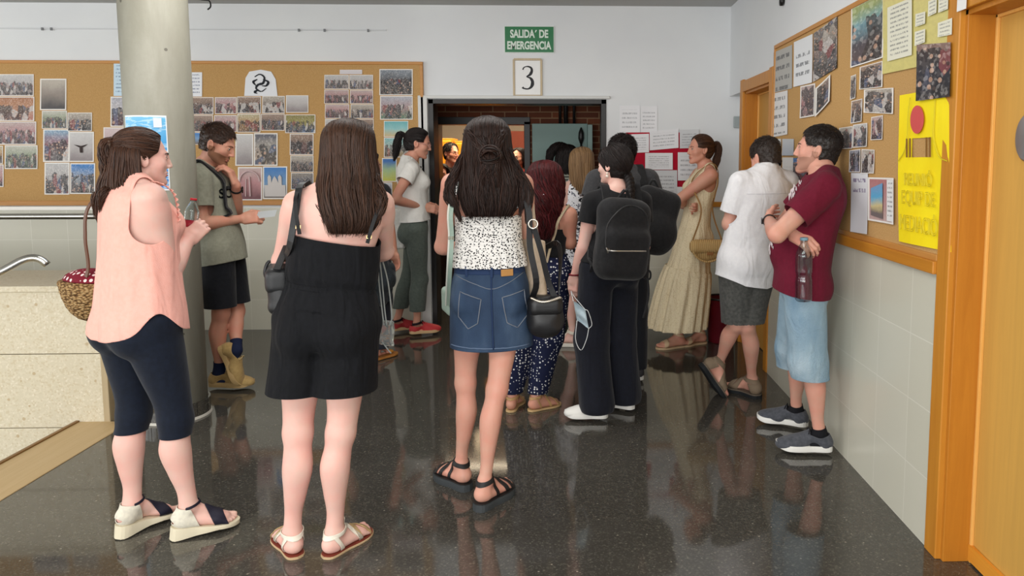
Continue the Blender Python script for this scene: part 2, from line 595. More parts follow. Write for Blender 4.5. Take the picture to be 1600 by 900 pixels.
class Person:
 def __init__(s, base, H=1.68, fem=True, yaw=0.0, syaw=None, fat=1.0, arm=1.0, leg=1.0, width=1.0, bust=1.0, butt=1.0,
                 pel=None, neck=None, head=None, hdir=(0, 0, 0), an=None, fyaw=None, fpitch=None, bend=(0.03, 0.03), knee=None,
                 el=None, wr=None, hand=None, fingers=0.5, tsec=None, shw=None, shdrop=0.06, belly=0.0, sole=0.0, footlen=None, hipw=None, neckr=None):
  s.base = V3(base[0], base[1], 0)
  s.H, s.fem = H, fem
  S = s.S = H / (1.68 if fem else 1.75)
  s.yaw = yaw
  s.syaw = yaw if syaw is None else syaw
  s.r0 = V3(math.cos(yaw), -math.sin(yaw), 0); s.f0 = V3(math.sin(yaw), math.cos(yaw), 0)
  s.r1 = V3(math.cos(s.syaw), -math.sin(s.syaw), 0); s.f1 = V3(math.sin(s.syaw), math.cos(s.syaw), 0)
  s.pel = V3(*pel) if pel is not None else s.base + V3(0, 0, (.895 if fem else .92) * S + sole)
  s.neck = V3(*neck) if neck is not None else s.base + V3(0, 0, (1.415 if fem else 1.475) * S + sole)
  s.headc = V3(*head) if head is not None else s.neck + s.f1 * .03 + V3(0, 0, .165 * S)
  s.HM = hframe(*hdir)
  s.hs = H / 1.70 * (0.97 if fem else 1.0)
  up = s.up = nrm(s.neck - s.pel)
  hw = (hipw or (.088 if fem else .09)) * S
  s.hip = {'L': s.pel - s.r0 * hw, 'R': s.pel + s.r0 * hw}
  sw = (shw or (.155 if fem else .185)) * S
  s.sh = {'L': s.neck - s.r1 * sw - up * shdrop * S, 'R': s.neck + s.r1 * sw - up * shdrop * S}
  s.an = {k: V3(*v) for k, v in an.items()}
  fy = fyaw or {'L': yaw - .15, 'R': yaw + .15}
  fp = fpitch or {'L': 0, 'R': 0}
  s.FM = {k: hframe(fy[k], -fp[k]) for k in 'LR'}
  s.fs = (footlen or (.243 if fem else .268) * S) / .245
  s.fo = {k: s.an[k] - s.FM[k][:, 2] * .082 * s.fs for k in 'LR'}     # point of the foot's own sole under the ankle
  s.knee = {}
  for i, k in enumerate('LR'):
   if knee and k in knee:
    s.knee[k] = V3(*knee[k])
   else:
    b = s.FM[k][:, 1] * 1.0
    b = V3(b[0], b[1], 0)
    s.knee[k] = s.hip[k] + (s.an[k] - s.hip[k]) * .52 + nrm(b) * bend[i]
  s.el = {k: V3(*v) for k, v in el.items()}
  s.wr = {k: V3(*v) for k, v in wr.items()}
  s.hd = hand or {}
  s.fing = fingers if isinstance(fingers, dict) else {'L': fingers, 'R': fingers}
  s.belly, s.bust, s.butt = belly, bust, butt
  T = np.array(tsec if tsec is not None else (FEM_T if fem else MAL_T), float)
  T[:, 1] *= width
  T[:, 1:] *= fat
  s.torso_l = Loft(s.pel, s.neck, T, s.yaw, s.syaw, S)
  s.T = T; s.fat = fat
  A, Lg = arm * S * (1.0 if fem else 1.15), leg * S * (1.0 if fem else 1.02)
  s.ua, s.fa, s.th, s.shn = {}, {}, {}, {}
  for k in 'LR':
   s.ua[k] = Limb(s.sh[k], s.el[k], [0, .15, .4, .75, 1], [.05, .052, .045, .038, .036], sc=A)
   s.fa[k] = Limb(s.el[k], s.wr[k], [0, .2, .5, .85, 1], [.036, .039, .034, .025, .0235], sc=A)
   bk = -s.FM[k][:, 1]
   s.th[k] = Limb(s.hip[k], s.knee[k], [0, .2, .5, .8, 1], [.088, .086, .073, .057, .052], bk=bk, off=[0, .006, .0, -.006, -.004], sc=Lg, pad=.08)
   s.shn[k] = Limb(s.knee[k], s.an[k], [0, .12, .32, .6, .85, 1], [.051, .049, .0535, .041, .031, .032], bk=bk, off=[0, .006, .018, .012, .004, .006], sc=Lg)
  s.neckr = (neckr or (.047 if fem else .058)) * S
  s.hfr = {}
  for k in 'LR':
   if k in s.hd:
    u, n = [nrm(q) for q in s.hd[k][:2]]
   else:
    u = nrm(s.wr[k] - s.el[k]); n = nrm(np.cross(u, s.r1)) if abs(u @ s.r1) < .9 else s.f1
   n = nrm(n - u * (n @ u))
   sd = np.cross(u, n) * (1 if k == 'R' else -1)
   s.hfr[k] = (u, n, sd)
 # ---- parts as distance fields
 def torso(s, p, grow=0.0):
  S = s.S
  d = s.torso_l(p, grow)
  fr = lambda t, x, y: s.pel + s.up * (t * float(s.torso_l.L)) + (s.r1 if t > .5 else s.r0) * x * S + (s.f1 if t > .5 else s.f0) * y * S
  if s.fem and s.bust:
   for x in (-.068, .068):
    d = smin(d, d_ell(p, fr(.7, x, .07 * s.fat), np.array([.062, .058, .06]) * s.bust * S + grow), .035)
  if s.belly:
   d = smin(d, d_ell(p, fr(.27, 0, .05), np.array([.13, .07 + s.belly, .13]) * S + grow), .05)
  if s.butt:
   for x in (-.075, .075):
    d = smin(d, d_ell(p, fr(-.05, x, -.058 * s.fat), np.array([.085, .075, .09]) * s.butt * S * (1 if s.fem else .92) + grow), .03)
  return d
 def shoulders(s, p, grow=0.0):
  a = s.neck + V3(0, 0, .035 * s.S) - s.f1 * .012
  d = None
  for k in 'LR':
   c = d_cone(p, a, s.sh[k] + V3(0, 0, .008), .034 * s.S + grow, .04 * s.S + grow)
   d = c if d is None else smin(d, c, .02)
  return d
 def neckd(s, p, grow=0.0):
  a = s.neck - s.up * .04
  b = s.headc - s.HM[:, 2] * .035 * s.hs - s.HM[:, 1] * .012 * s.hs
  return near(lambda q: d_cone(q, a, b, s.neckr * 1.08 + grow, s.neckr * .96 + grow), p, (a + b) / 2, .26)
 def headl(s, p, grow=0.0):
  """skull and face in head coordinates"""
  def f(P):
   q = (P - s.headc.astype(F32)) @ s.HM.astype(F32) / F32(s.hs)
   m = 0.0 if s.fem else 1.0
   ax = q.copy(); ax[:, 0] = np.abs(ax[:, 0])
   d = d_ell(q, (0, -.012, .042), (.0735, .095, .083))
   d = smin(d, d_ell(q, (0, .03, -.02), (.058, .062, .088)), .03)
   d = smin(d, d_cone(ax, (.046, .005, -.052), (.014, .066, -.094 - .004 * m), .016 + .006 * m, .015 + .005 * m), .028)
   d = smin(d, d_sph(q, (0, .078, -.098 - .004 * m), .014 + .003 * m), .018)
   d = smin(d, d_cone(ax, (.012, .083, .026), (.042, .066, .024), .009 + .003 * m, .008), .016)
   d = smin(d, d_ell(ax, (.042, .056, -.02), (.019, .02, .018)), .03)
   d = smax(d, -d_ell(ax, (.031, .101, .007), (.019, .017, .0135)), .012)
   d = smin(d, d_ell(ax, (.031, .0765, .007), (.0145, .0125, .0125)), .005)
   d = smin(d, d_cone(q, (0, .093, .022), (0, .107 + .002 * m, -.027), .006, .0088), .016)
   d = smin(d, d_ell(ax, (.0105, .096, -.031), (.007, .01, .0065)), .006)
   d = smin(d, d_ell(q, (0, .083, -.056), (.026, .0125, .0065)), .008)
   d = smin(d, d_ell(q, (0, .081, -.068), (.022, .0125, .0075)), .006)
   d = smax(d, -d_ell(q, (0, .098, -.0615), (.024, .01, .0016)), .003)
   e = d_ell(ax - np.array([0.0775, -.008, -.002], F32) + np.array([.0, .0, .0], F32), (0, 0, 0), (.009, .019, .032), _EARM)
   e = smax(e, -d_ell(ax - np.array([0.086, -.004, .002], F32), (0, 0, 0), (.008, .011, .02), _EARM), .006)
   d = smin(d, e, .007)
   return d * F32(s.hs) - F32(grow)
  return near(f, p, s.headc, .21)
 def handd(s, p, k, grow=0.0):
  u, n, sd = s.hfr[k]
  hs = s.S * (0.97 if s.fem else 1.06)
  w = s.wr[k]
  cu = s.fing[k]
  cl = cu if isinstance(cu, (list, tuple)) else (cu, cu, cu, cu)
  tc = s.hd[k][2] if k in s.hd and len(s.hd[k]) > 2 else .4
  def f(P):
   M = np.stack([sd, u, n], 1)
   d = d_box(P, w + u * .05 * hs, M, np.array([.037, .046, .0135]) * hs, .0125 * hs)
   d = smin(d, d_cone(P, w, w + u * .03 * hs, .022 * hs, .02 * hs), .02)
   d = smin(d, d_ell(P, w + u * .035 * hs + sd * .022 * hs + n * .008 * hs, np.array([.018, .03, .014]) * hs, M), .012)
   for i, (of, ln) in enumerate(((.0285, .92), (.0095, 1.0), (-.0095, .95), (-.0275, .77))):
    a = w + u * (.092 - .004 * abs(i - 1)) * hs + sd * of * hs
    an = 0
    c = cl[i]
    d2 = None
    for j, (L, r0, r1) in enumerate(((.045, .0095, .0088), (.027, .0086, .008), (.022, .0078, .0066))):
     an += c * (.85, 1.0, .6)[j]
     b = a + (u * math.cos(an) + n * math.sin(an) + sd * (of * 1.5) * math.cos(an)) * L * ln * hs
     e = d_cone(P, a, b, r0 * hs, r1 * hs)
     d2 = e if d2 is None else smin(d2, e, .003)
     a = b
    d = smin(d, d2, .006)
   a = w + u * .022 * hs + sd * .026 * hs + n * .004 * hs
   d2 = None
   for (wu, ws, wn, L, r0, r1) in ((.75, .62, .25 + .5 * tc, .044, .0135, .0115), (.92, .2 - .3 * tc, .15 + .7 * tc, .033, .0108, .0098), (.95, .05 - .4 * tc, .1 + .8 * tc, .026, .0095, .0075)):
    b = a + nrm(u * wu + sd * ws + n * wn) * L * hs
    e = d_cone(P, a, b, r0 * hs, r1 * hs)
    d2 = e if d2 is None else smin(d2, e, .004)
    a = b
   return smin(d, d2, .009) - F32(grow)
  return near(f, p, w + u * .09, .21)
 def footd(s, p, k, grow=0.0, toes=True):
  M, o, fs = s.FM[k], s.fo[k], s.fs
  ins = -1 if k == 'R' else 1
  def f(P):
   q = (P - o.astype(F32)) @ M.astype(F32) / F32(fs)
   q[:, 0] *= ins                     # +x = inner side
   d = d_ell(q, (0, -.028, .03), (.031, .034, .031))
   d = smin(d, d_cone(q, (0, -.006, .082), (0, -.024, .04), .031, .029), .02)
   d = smin(d, d_cone(q, (.002, .006, .072), (.008, .1, .03), .03, .021), .025)
   d = smin(d, d_cone(q, (-.012, -.01, .026), (-.02, .1, .02), .025, .02), .02)
   d = smin(d, d_ell(q, (.004, .115, .021), (.044, .045, .02)), .02)
   d = smin(d, d_ell(q, (.0, .0, .078), (.036, .02, .012)), .012)
   if toes:
    for x0, y0, x1, y1, r in ((.03, .135, .026, .178, .0125), (.0085, .145, .008, .18, .0088), (-.008, .14, -.0085, .172, .0082), (-.0225, .132, -.023, .16, .008), (-.036, .12, -.036, .146, .0078)):
     d = smin(d, d_cone(q, (x0, y0, .016), (x1, y1, r), r * 1.05, r), .007)
   else:
    d = smin(d, d_ell(q, (0, .14, .02), (.04, .045, .018)), .02)
   d = smax(d, -q[:, 2] + F32(.001), .004)
   return d * F32(fs) - F32(grow - s.shod)
  return near(f, p, o + M[:, 1] * .06 + V3(0, 0, .03), .24)
 def armd(s, p, k, grow=0.0, hand=True):
  d = smin(s.ua[k](p, grow), s.fa[k](p, grow), .018)
  return d
 def legd(s, p, k, grow=0.0):
  return smin(s.th[k](p, grow), s.shn[k](p, grow), .02)
 def legs_torso(s, p, grow=0.0, shin=True):
  d = s.torso(p, grow)
  l = [s.legd(p, k, grow) if shin else s.th[k](p, grow) for k in 'LR']
  lg = smin(l[0], l[1], .006)
  hh = np.minimum(vlen(p - s.hip['L'].astype(F32)), vlen(p - s.hip['R'].astype(F32)))
  return smin(d, lg, F32(.004) + F32(.04) * np.exp(-(hh / .14) ** 2))
 def body(s, p):
  d = s.legs_torso(p)
  d = smin(d, s.shoulders(p), .03)
  d = smin(d, s.neckd(p), .02)
  d = smin(d, s.headl(p), .014)
  for k in 'LR':
   d = smin(d, s.footd(p, k), .012)
   a = s.armd(p, k)
   if not s.nohand:
    a = smin(a, s.handd(p, k), .01)
   hh = vlen(p - s.sh[k].astype(F32))
   d = smin(d, a, F32(.003) + F32(.03) * np.exp(-(hh / .1) ** 2))
  return d
 nohand = False
 shod = 0.0
 def extent(s):
  pts = np.array([s.headc, s.pel, s.neck] + [v[k] for v in (s.an, s.knee, s.el, s.wr, s.sh) for k in 'LR'])
  lo, hi = pts.min(0) - .24, pts.max(0) + .26
  lo[2] = min(min(s.fo[k][2] for k in 'LR') - .03, 0.0) - .01
  hi[2] = s.headc[2] + .17
  return lo, hi
 # ---- build
 def start(s, label, cat='person', group=None):
  s.root = empty('person', s.base, label, cat, group)
  return s.root
 def obj(s, name, V, F, m, parent=None, thick=0, smooth=True, rnd=None):
  me = mesh_np(np.asarray(V) - s.base, F, smooth, rnd)
  o = link(name, me, m, parent or s.root)
  if thick:
   md = o.modifiers.new('thickness', 'SOLIDIFY')
   md.thickness = abs(thick); md.offset = -1 if thick > 0 else 1
  return o
 def mk_body(s, m, vox=.008, hands='LR', face=True, fv=.0035, keep=None, feet=''):
  lo, hi = s.extent()
  ref = []
  if face:
   ref.append((s.headc - .155, s.headc + .155, fv))
  for k in hands:
   u = s.hfr[k][0]
   c = s.wr[k] + u * .095
   ref.append((c - .125, c + .125, fv))
  for k in feet:
   c = s.fo[k] + s.FM[k][:, 1] * .06 + V3(0, 0, .035)
   ref.append((c - .15, c + .15, fv))
  V, Q = surf(s.body, lo, hi, vox, ref)
  s.bodyobj = s.obj('body', V, Q, m)
  return s.bodyobj
 def garment(s, name, f, m, keeps, lo, hi, vox=.008, thick=.003, parent=None, it=1):
  V, Q = surf(f, lo, hi, vox)
  if it:
   V = relax(V, Q, it)
  T = Q
  for kf in keeps:
   c = kf(V.astype(F32))
   V, T = clip(V, T, np.asarray(c, float))
  return s.obj(name, V, T, m, parent, thick)
 def hl(s, *q):
  """head-local point to world"""
  return s.headc + s.HM @ (np.array(q, float) * s.hs)
 def fl(s, k, x, y, z):
  """foot-local point to world (x positive to the inner side)"""
  ins = -1 if k == 'R' else 1
  return s.fo[k] + s.FM[k] @ (np.array([x * ins, y, z], float) * s.fs)
 def report(s, nm):
  L = lambda a, b: round(float(np.linalg.norm(a - b)), 3)
  print('PERSON', nm, 'torso', L(s.pel, s.neck), 'neck-head', L(s.neck, s.headc), {k: (L(s.sh[k], s.el[k]), L(s.el[k], s.wr[k]), L(s.hip[k], s.knee[k]), L(s.knee[k], s.an[k])) for k in 'LR'}, 'top', round(float((s.hl(0, 0, .125))[2]), 3))
_c, _s = math.cos(.25), math.sin(.25)
_EARM = np.array([[1, 0, 0], [0, _c, -_s], [0, _s, _c]], F32)
# ---------------------------------------------------------------- faces
def eyes(P, iris=(60, 40, 25), brow=(45, 32, 24), lip=(178, 98, 92), which=(-1, 1), brows=True, lips=True, open_=1.0):
 M, s = P.HM, P.hs
 for sx in which:
  c = P.hl(sx * .031, .0792, .0068)
  v, f = sphere_arr(c, 0.0113 * s, M, 16, 12)
  q = (v - c) @ M / (.0113 * s)
  o = P.obj('eye', v, f, [plain((196, 184, 174), .3, .4, name='eye white'), plain(iris, .15, .6, name='iris')])
  ctr = np.array([[q[i].mean(0) for i in fa] for fa in f], dtype=object)
  idx = []
  for fa in f:
   cc = q[fa].mean(1)
   idx.append((cc[:, 1] > .78).astype(np.int32))
  o.data.polygons.foreach_set('material_index', np.concatenate(idx))
  # upper lid with lashes
  pts = [P.hl(sx * (.031 + .0145 * math.cos(a)), .0885 - .007 * abs(math.cos(a)), .0075 + .0062 * open_ * math.sin(a)) for a in np.linspace(.15, PI - .15, 9)]
  v, f = tube_arr(np.array(pts)[None], .0012 * s, 5)
  P.obj('eyelashes', v, f, plain((25, 18, 15), .6, name='lash'))
  if brows:
   pts = [P.hl(sx * x, y, z) for x, y, z in ((.013, .0955, .022), (.022, .0945, .027), (.034, .088, .0275), (.046, .074, .022))]
   v, f = tube_arr(curve(pts, 9)[None], np.linspace(.0026, .0012, 9) * s, 6)
   P.obj('eyebrow', v, f, plain(brow, .8, name='brow'))
 if lips:
  for z, hgt in ((-.0565, .0042), (-.0675, .0048)):
   v, f = sphere_arr(P.hl(0, .0842, z), 1.0, M @ np.diag([.0225 * s, .0122 * s, hgt * s]), 16, 10)
   P.obj('lip', v, f, plain(lip, .4, .4, name='lip'))
def sphere_arr(c, r, M=np.eye(3), n=20, k=12):
 v = []
 for i in range(k + 1):
  a = PI * i / k
  for j in range(n):
   b = 2 * PI * j / n
   v.append((math.sin(a) * math.cos(b), math.sin(a) * math.sin(b), math.cos(a)))
 v = np.asarray(c) + (np.array(v) * r) @ np.asarray(M).T
 f = []
 for i in range(k):
  for j in range(n):
   f.append((i * n + j, (i + 1) * n + j, (i + 1) * n + (j + 1) % n, i * n + (j + 1) % n))
 return v, [np.array(f)]
# ---------------------------------------------------------------- hair
def hair_sheet(P, name, secs, m, r, f, n=700, rad=.0022, wav=.0, freq=6, cl=1.0, seed=1, tips=.06, base=True, curl=0.0, parent=None, rows=34, rin=.72, frizz=.006, K=None):
 """hair hanging in a shell of ellipse sections: rows (centre xyz, halfwidth, front, back, opening angle at the front)"""
 g = np.random.default_rng(seed)
 S = np.array([list(q[0]) + list(q[1:]) for q in secs], float)
 L = np.concatenate([[0], np.cumsum(np.linalg.norm(np.diff(S[:, :3], axis=0), axis=1) + .01)])
 tt = L / L[-1]
 def ev(h):
  return crom(h, tt, S)
 def pos(h, sg, rho):
  e = ev(h)
  ph = sg * (PI - e[..., 6])
  cb = np.cos(ph)
  dep = np.where(cb > 0, e[..., 5], e[..., 4])
  return e[..., :3] + (rho * e[..., 3] * np.sin(ph))[..., None] * r - (rho * dep * cb)[..., None] * f
 Vs, Fs, rn = [], [], []
 nv = 0
 gro = np.random.default_rng(seed + 50).random(64) * 2 - 1
 gr = lambda sg: np.interp((sg + 1) * 31.5, np.arange(64), gro)
 if base:
  C = 64
  hh = np.linspace(0, .985, rows)[:, None] * np.ones((1, C))
  sg = np.linspace(-1, 1, C)[None, :] * np.ones((rows, 1))
  o = pos(hh, sg, .95 + .035 * gr(sg) * np.minimum(1, hh * 3))
  i = pos(hh, sg, rin)
  idx = np.arange(rows * C).reshape(rows, C)
  q = np.stack([idx[:-1, :-1], idx[1:, :-1], idx[1:, 1:], idx[:-1, 1:]], -1).reshape(-1, 4)
  q2 = q[:, ::-1] + rows * C
  rim = np.concatenate([idx[:, 0], idx[-1, 1:], idx[::-1, -1][1:], idx[0, ::-1][1:]])
  rim2 = np.roll(rim, -1)
  q3 = np.stack([rim, rim + rows * C, rim2 + rows * C, rim2], 1)
  Vs += [o.reshape(-1, 3), i.reshape(-1, 3)]
  Fs += [q, q2, q3]
  nv = 2 * rows * C
  rn.append(np.full(nv, .25))
 K = K or 22
 s0 = g.uniform(-1, 1, n) * 1.0
 rho = 1 - .11 * g.random(n) ** 1.5
 cid = (s0 * 14).astype(int)
 end = 1 - tips * g.random(n) ** 1.2
 start = np.where(g.random(n) < .75, g.random(n) * .05, g.random(n) * .3)
 h = start[:, None] + (end - start)[:, None] * np.linspace(0, 1, K)[None]
 ph0 = g.random(n) * 6.28 + cid * 1.7
 dr = g.normal(0, .02, n)
 sg = s0[:, None] * (1 - .0 * h) + dr[:, None] * h + (wav * np.sin(freq * h * 6.28 + ph0[:, None]) * np.minimum(1, h * 2.2))
 # hair gathers into locks towards the tips
 lock = np.round(s0 * 11) / 11
 sg = sg + cl * .35 * (lock - s0)[:, None] * h ** 2
 rh = rho[:, None] + (curl * np.cos(freq * h * 6.28 + ph0[:, None])) * np.minimum(1, h * 2) + .02 * gr(s0)[:, None]
 pts = pos(h, np.clip(sg, -1.06, 1.06), rh)
 pts += g.normal(0, frizz, (n, 1, 3)) * (h ** 1.5)[..., None]
 rr = rad * 1.25 * (0.65 + .7 * g.random((n, 1))) * np.interp(np.linspace(0, 1, K), [0, .1, .75, 1], [.7, 1, .9, .15])[None]
 v, fs = tube_arr(pts, rr, 4)
 for q in fs:
  Fs.append(q + nv)
 Vs.append(v)
 rn.append(np.repeat(np.clip(g.normal(.45, .2, n), 0, 1), K * 4))
 return P.obj(name, np.concatenate(Vs), _bysize(Fs), m, parent, rnd=np.concatenate(rn))
def _bysize(Fs):
 d = {}
 for q in Fs:
  d.setdefault(q.shape[1], []).append(q)
 return [np.concatenate(v) for v in d.values()]
def hair_tail(P, name, path, rads, m, n=160, rad=.0022, seed=2, wav=.15, freq=2.5, parent=None, flat=(None, 1.0), ragged=.12, core=.8, K=24):
 """a tail or lock: strands running inside a tube along a path"""
 g = np.random.default_rng(seed)
 C = curve(path, K)
 T = np.gradient(C, axis=0); T /= np.linalg.norm(T, axis=1, keepdims=True)
 A = np.asarray(flat[0], float) if flat[0] is not None else P.r1
 A = A[None] - T * (T @ A)[:, None]; A /= np.linalg.norm(A, axis=1, keepdims=True)
 B = np.cross(T, A) * flat[1]
 R = np.interp(np.linspace(0, 1, K), np.linspace(0, 1, len(rads)), rads)
 a = g.random(n) * 6.28; rho = np.sqrt(g.uniform(.25, 1, n))
 u = np.linspace(0, 1, K)
 ph = g.random(n) * 6.28
 ang = a[:, None] + wav * np.sin(freq * 6.28 * u[None] + ph[:, None])
 rr = (rho[:, None] * (1 + .12 * np.sin(freq * 9 * u[None] + ph[:, None] * 2))) * R[None]
 pts = C[None] + rr[..., None] * (np.cos(ang)[..., None] * A[None] + np.sin(ang)[..., None] * B[None])
 # ragged ends
 cut = 1 - ragged * g.random(n)
 uu = cut[:, None] * u[None]
 i = np.clip((uu * (K - 1)).astype(int), 0, K - 2)
 w = (uu * (K - 1) - i)[..., None]
 ar = np.arange(n)[:, None]
 pts = pts[ar, i] * (1 - w) + pts[ar, i + 1] * w
 w_ = np.interp(u, [0, .1, .7, 1], [.8, 1, .9, .15])[None] * rad * (.6 + .8 * g.random((n, 1)))
 v, fs = tube_arr(pts, w_, 4)
 rn = np.repeat(np.clip(g.normal(.5, .28, n), 0, 1), K * 4)
 v2, f2 = tube_arr(np.broadcast_to(C[None], (1, K, 3)), R[None] * core * np.interp(u, [0, .06, .85, 1], [.7, 1, .9, .25]), 14, (A[0], flat[1]) if flat[0] is not None else None)
 F = [q for q in fs] + [q + len(v) for q in f2]
 return P.obj(name, np.concatenate([v, v2]), _bysize(F), m, parent, rnd=np.concatenate([rn, np.full(len(v2), .3)]))
def scalp(P, name, m, line, off=.009, vox=.004, groove=None, parent=None, bump=.002, nscale=90, strands=0, tie=None, seed=4, slen=None, rad=.0016, lift=.004, dirn=(0, -.4, -.6)):
 """cap of hair over the skull; line(q) <= 0 where hair grows (q in head coordinates)"""
 def f(p):
  q = (p - P.headc.astype(F32)) @ P.HM.astype(F32) / F32(P.hs)
  d = d_ell(q, (0, -.012, .042), np.array([.0735, .095, .083]) + off)
  d = smin(d, d_ell(q, (0, -.02, -.03), np.array([.058, .07, .06]) + off), .03)
  if bump:
   d = d + F32(bump) * noise3(p - P.headc.astype(F32), nscale)
  return d * F32(P.hs)
 V, Q = surf(f, P.headc - .15, P.headc + .16, vox)
 q = (V - P.headc) @ P.HM / P.hs
 V, T = clip(V, Q, np.asarray(line(q), float))
 Vs, Fs, rn = [V], [T], [np.full(len(V), .3)]
 if strands:
  g = np.random.default_rng(seed)
  pick = V[g.integers(0, len(V), strands)]
  qq = (pick - P.headc) @ P.HM / P.hs
  K = 10
  u = np.linspace(0, 1, K)[None, :, None]
  c0 = np.array([0, -.012, .042])
  if tie is not None:                       # combed back to a tie
   t = np.asarray(tie, float)
   a = (qq - c0)[:, None]; b = (t - c0)[None, None]
   R0 = np.array([.0735, .095, .083]) + off
   dirs = (a / R0) * (1 - u) + (b / R0) * u
   dirs = dirs / np.linalg.norm(dirs, axis=2, keepdims=True)
   ra = np.linalg.norm(a / R0, axis=2, keepdims=True); rb = np.linalg.norm(b / R0, axis=2, keepdims=True)
   pts = c0 + dirs * (ra * (1 - u) + rb * u + .015 + lift * 6 * g.random((strands, 1, 1))) * R0
   w = np.interp(np.linspace(0, 1, K), [0, .2, 1], [.3, 1, .8])
  else:                                     # short hair lying along dirn
   nn = nrm_rows(qq - c0)
   dd = np.asarray(dirn, float)[None] + g.normal(0, .35, (strands, 3))
   dd = dd - nn * (dd * nn).sum(1, keepdims=True)
   dd = nrm_rows(dd)
   L = slen(qq) if callable(slen) else np.full(strands, slen)
   L = (L * g.uniform(.6, 1.15, strands))[:, None, None]
   pts = qq[:, None] + dd[:, None] * L * u + nn[:, None] * (lift * (L / .03) * (u + .35 * np.sin(u * 3)))
   w = np.interp(np.linspace(0, 1, K), [0, .3, 1], [.9, 1, .15])
  W = P.headc + (pts * P.hs) @ P.HM.T
  v, fs = tube_arr(W, rad * w[None] * (.6 + .8 * g.random((strands, 1))), 4)
  n0 = len(V)
  Vs.append(v); Fs += [x + n0 for x in fs]
  rn.append(np.repeat(np.clip(g.normal(.5, .28, strands), 0, 1), K * 4))
 return P.obj(name, np.concatenate(Vs), _bysize(Fs), m, parent, rnd=np.concatenate(rn))
def nrm_rows(v):
 return v / np.maximum(np.linalg.norm(v, axis=1, keepdims=True), 1e-9)
# ---------------------------------------------------------------- footwear
def foot_outline(n=48, grow=0.0):
 """outline of a sole in foot coordinates (x positive inner)"""
 pts = [(0, -.06), (.024, -.05), (.031, -.028), (.027, .01), (.026, .06), (.04, .1), (.046, .125), (.044, .155), (.034, .18), (.015, .192), (-.01, .188), (-.03, .17), (-.044, .14), (-.047, .11), (-.042, .07), (-.034, .03), (-.032, -.025), (-.024, -.05)]
 P = np.array([(x, y, 0) for x, y in pts])
 c = curve(np.vstack([P, P[:1]]), n + 1)[:-1]
 if grow:
  t = np.roll(c, -1, 0) - np.roll(c, 1, 0)
  t /= np.linalg.norm(t, axis=1, keepdims=True)
  c = c + np.stack([t[:, 1], -t[:, 0], 0 * t[:, 0]], 1) * -grow * -1
 return c
def sole(P, k, parent, m, z0f, z1f, grow=.004, name='sole', rings=3, label=None):
 """slab under the foot: z0f(y), z1f(y) bottom and top heights in foot coordinates"""
 o = foot_outline(52, grow)
 ins = -1 if k == 'R' else 1
 rows = []
 for i in range(rings + 1):
  w = i / rings
  gro = 1 - .03 * (1 - math.sin(w * PI)) if rings > 1 else 1
  rows.append(np.array([P.fl(k, x * gro, y, z0f(y) * (1 - w) + z1f(y) * w) for x, y, _ in o]))
 n = len(o)
 v = np.concatenate(rows)
 idx = np.arange(len(v)).reshape(rings + 1, n)
 q = np.stack([idx[:-1], np.roll(idx[:-1], -1, 1), np.roll(idx[1:], -1, 1), idx[1:]], -1).reshape(-1, 4)
 # caps as fans through a middle line
 cb = np.array([P.fl(k, 0, y, z0f(y)) for x, y, _ in o]); ct = np.array([P.fl(k, 0, y, z1f(y)) for x, y, _ in o])
 nb = len(v)
 v = np.concatenate([v, cb, ct])
 a = np.arange(n); b = (a + 1) % n
 q2 = np.stack([b, a, nb + a, nb + b], 1)
 q3 = np.stack([idx[-1][a], idx[-1][b], nb + n + b, nb + n + a], 1)
 if ins > 0:
  pass
 else:
  q, q2, q3 = q[:, ::-1], q2[:, ::-1], q3[:, ::-1]
 ob = P.obj(name, v, np.concatenate([q, q2, q3]), m, parent, smooth=False)
 if label: ob['label'] = label
 return ob
def strap(P, k, parent, m, keep, grow=.004, name='strap', vox=.004, thick=.0025, toes=True, zc=.05, shin=True):
 """a band lying on the foot where keep(q) <= 0 (q in foot coordinates)"""
 ins = -1 if k == 'R' else 1
 def f(p):
  d = P.footd(p, k, 0, toes)
  if shin:
   d = smin(d, P.shn[k](p, 0), .012)
  return d - F32(grow)
 c = P.fl(k, 0, .06, .05)
 V, Q = surf(f, c - .17, c + .17, vox)
 def kf(v):
  q = (v - P.fo[k].astype(F32)) @ P.FM[k].astype(F32) / F32(P.fs)
  q[:, 0] *= ins
  return np.maximum(keep(q), q[:, 2] - .125)
 V, T = clip(V, Q, np.asarray(kf(V.astype(F32)), float))
 return P.obj(name, V, T, m, parent, thick)
def band(a, n, w):
 """slab of width 2w whose mid plane passes through a with normal n"""
 a = np.asarray(a, float); n = nrm(n)
 return lambda q: np.abs((q - a) @ n) - w
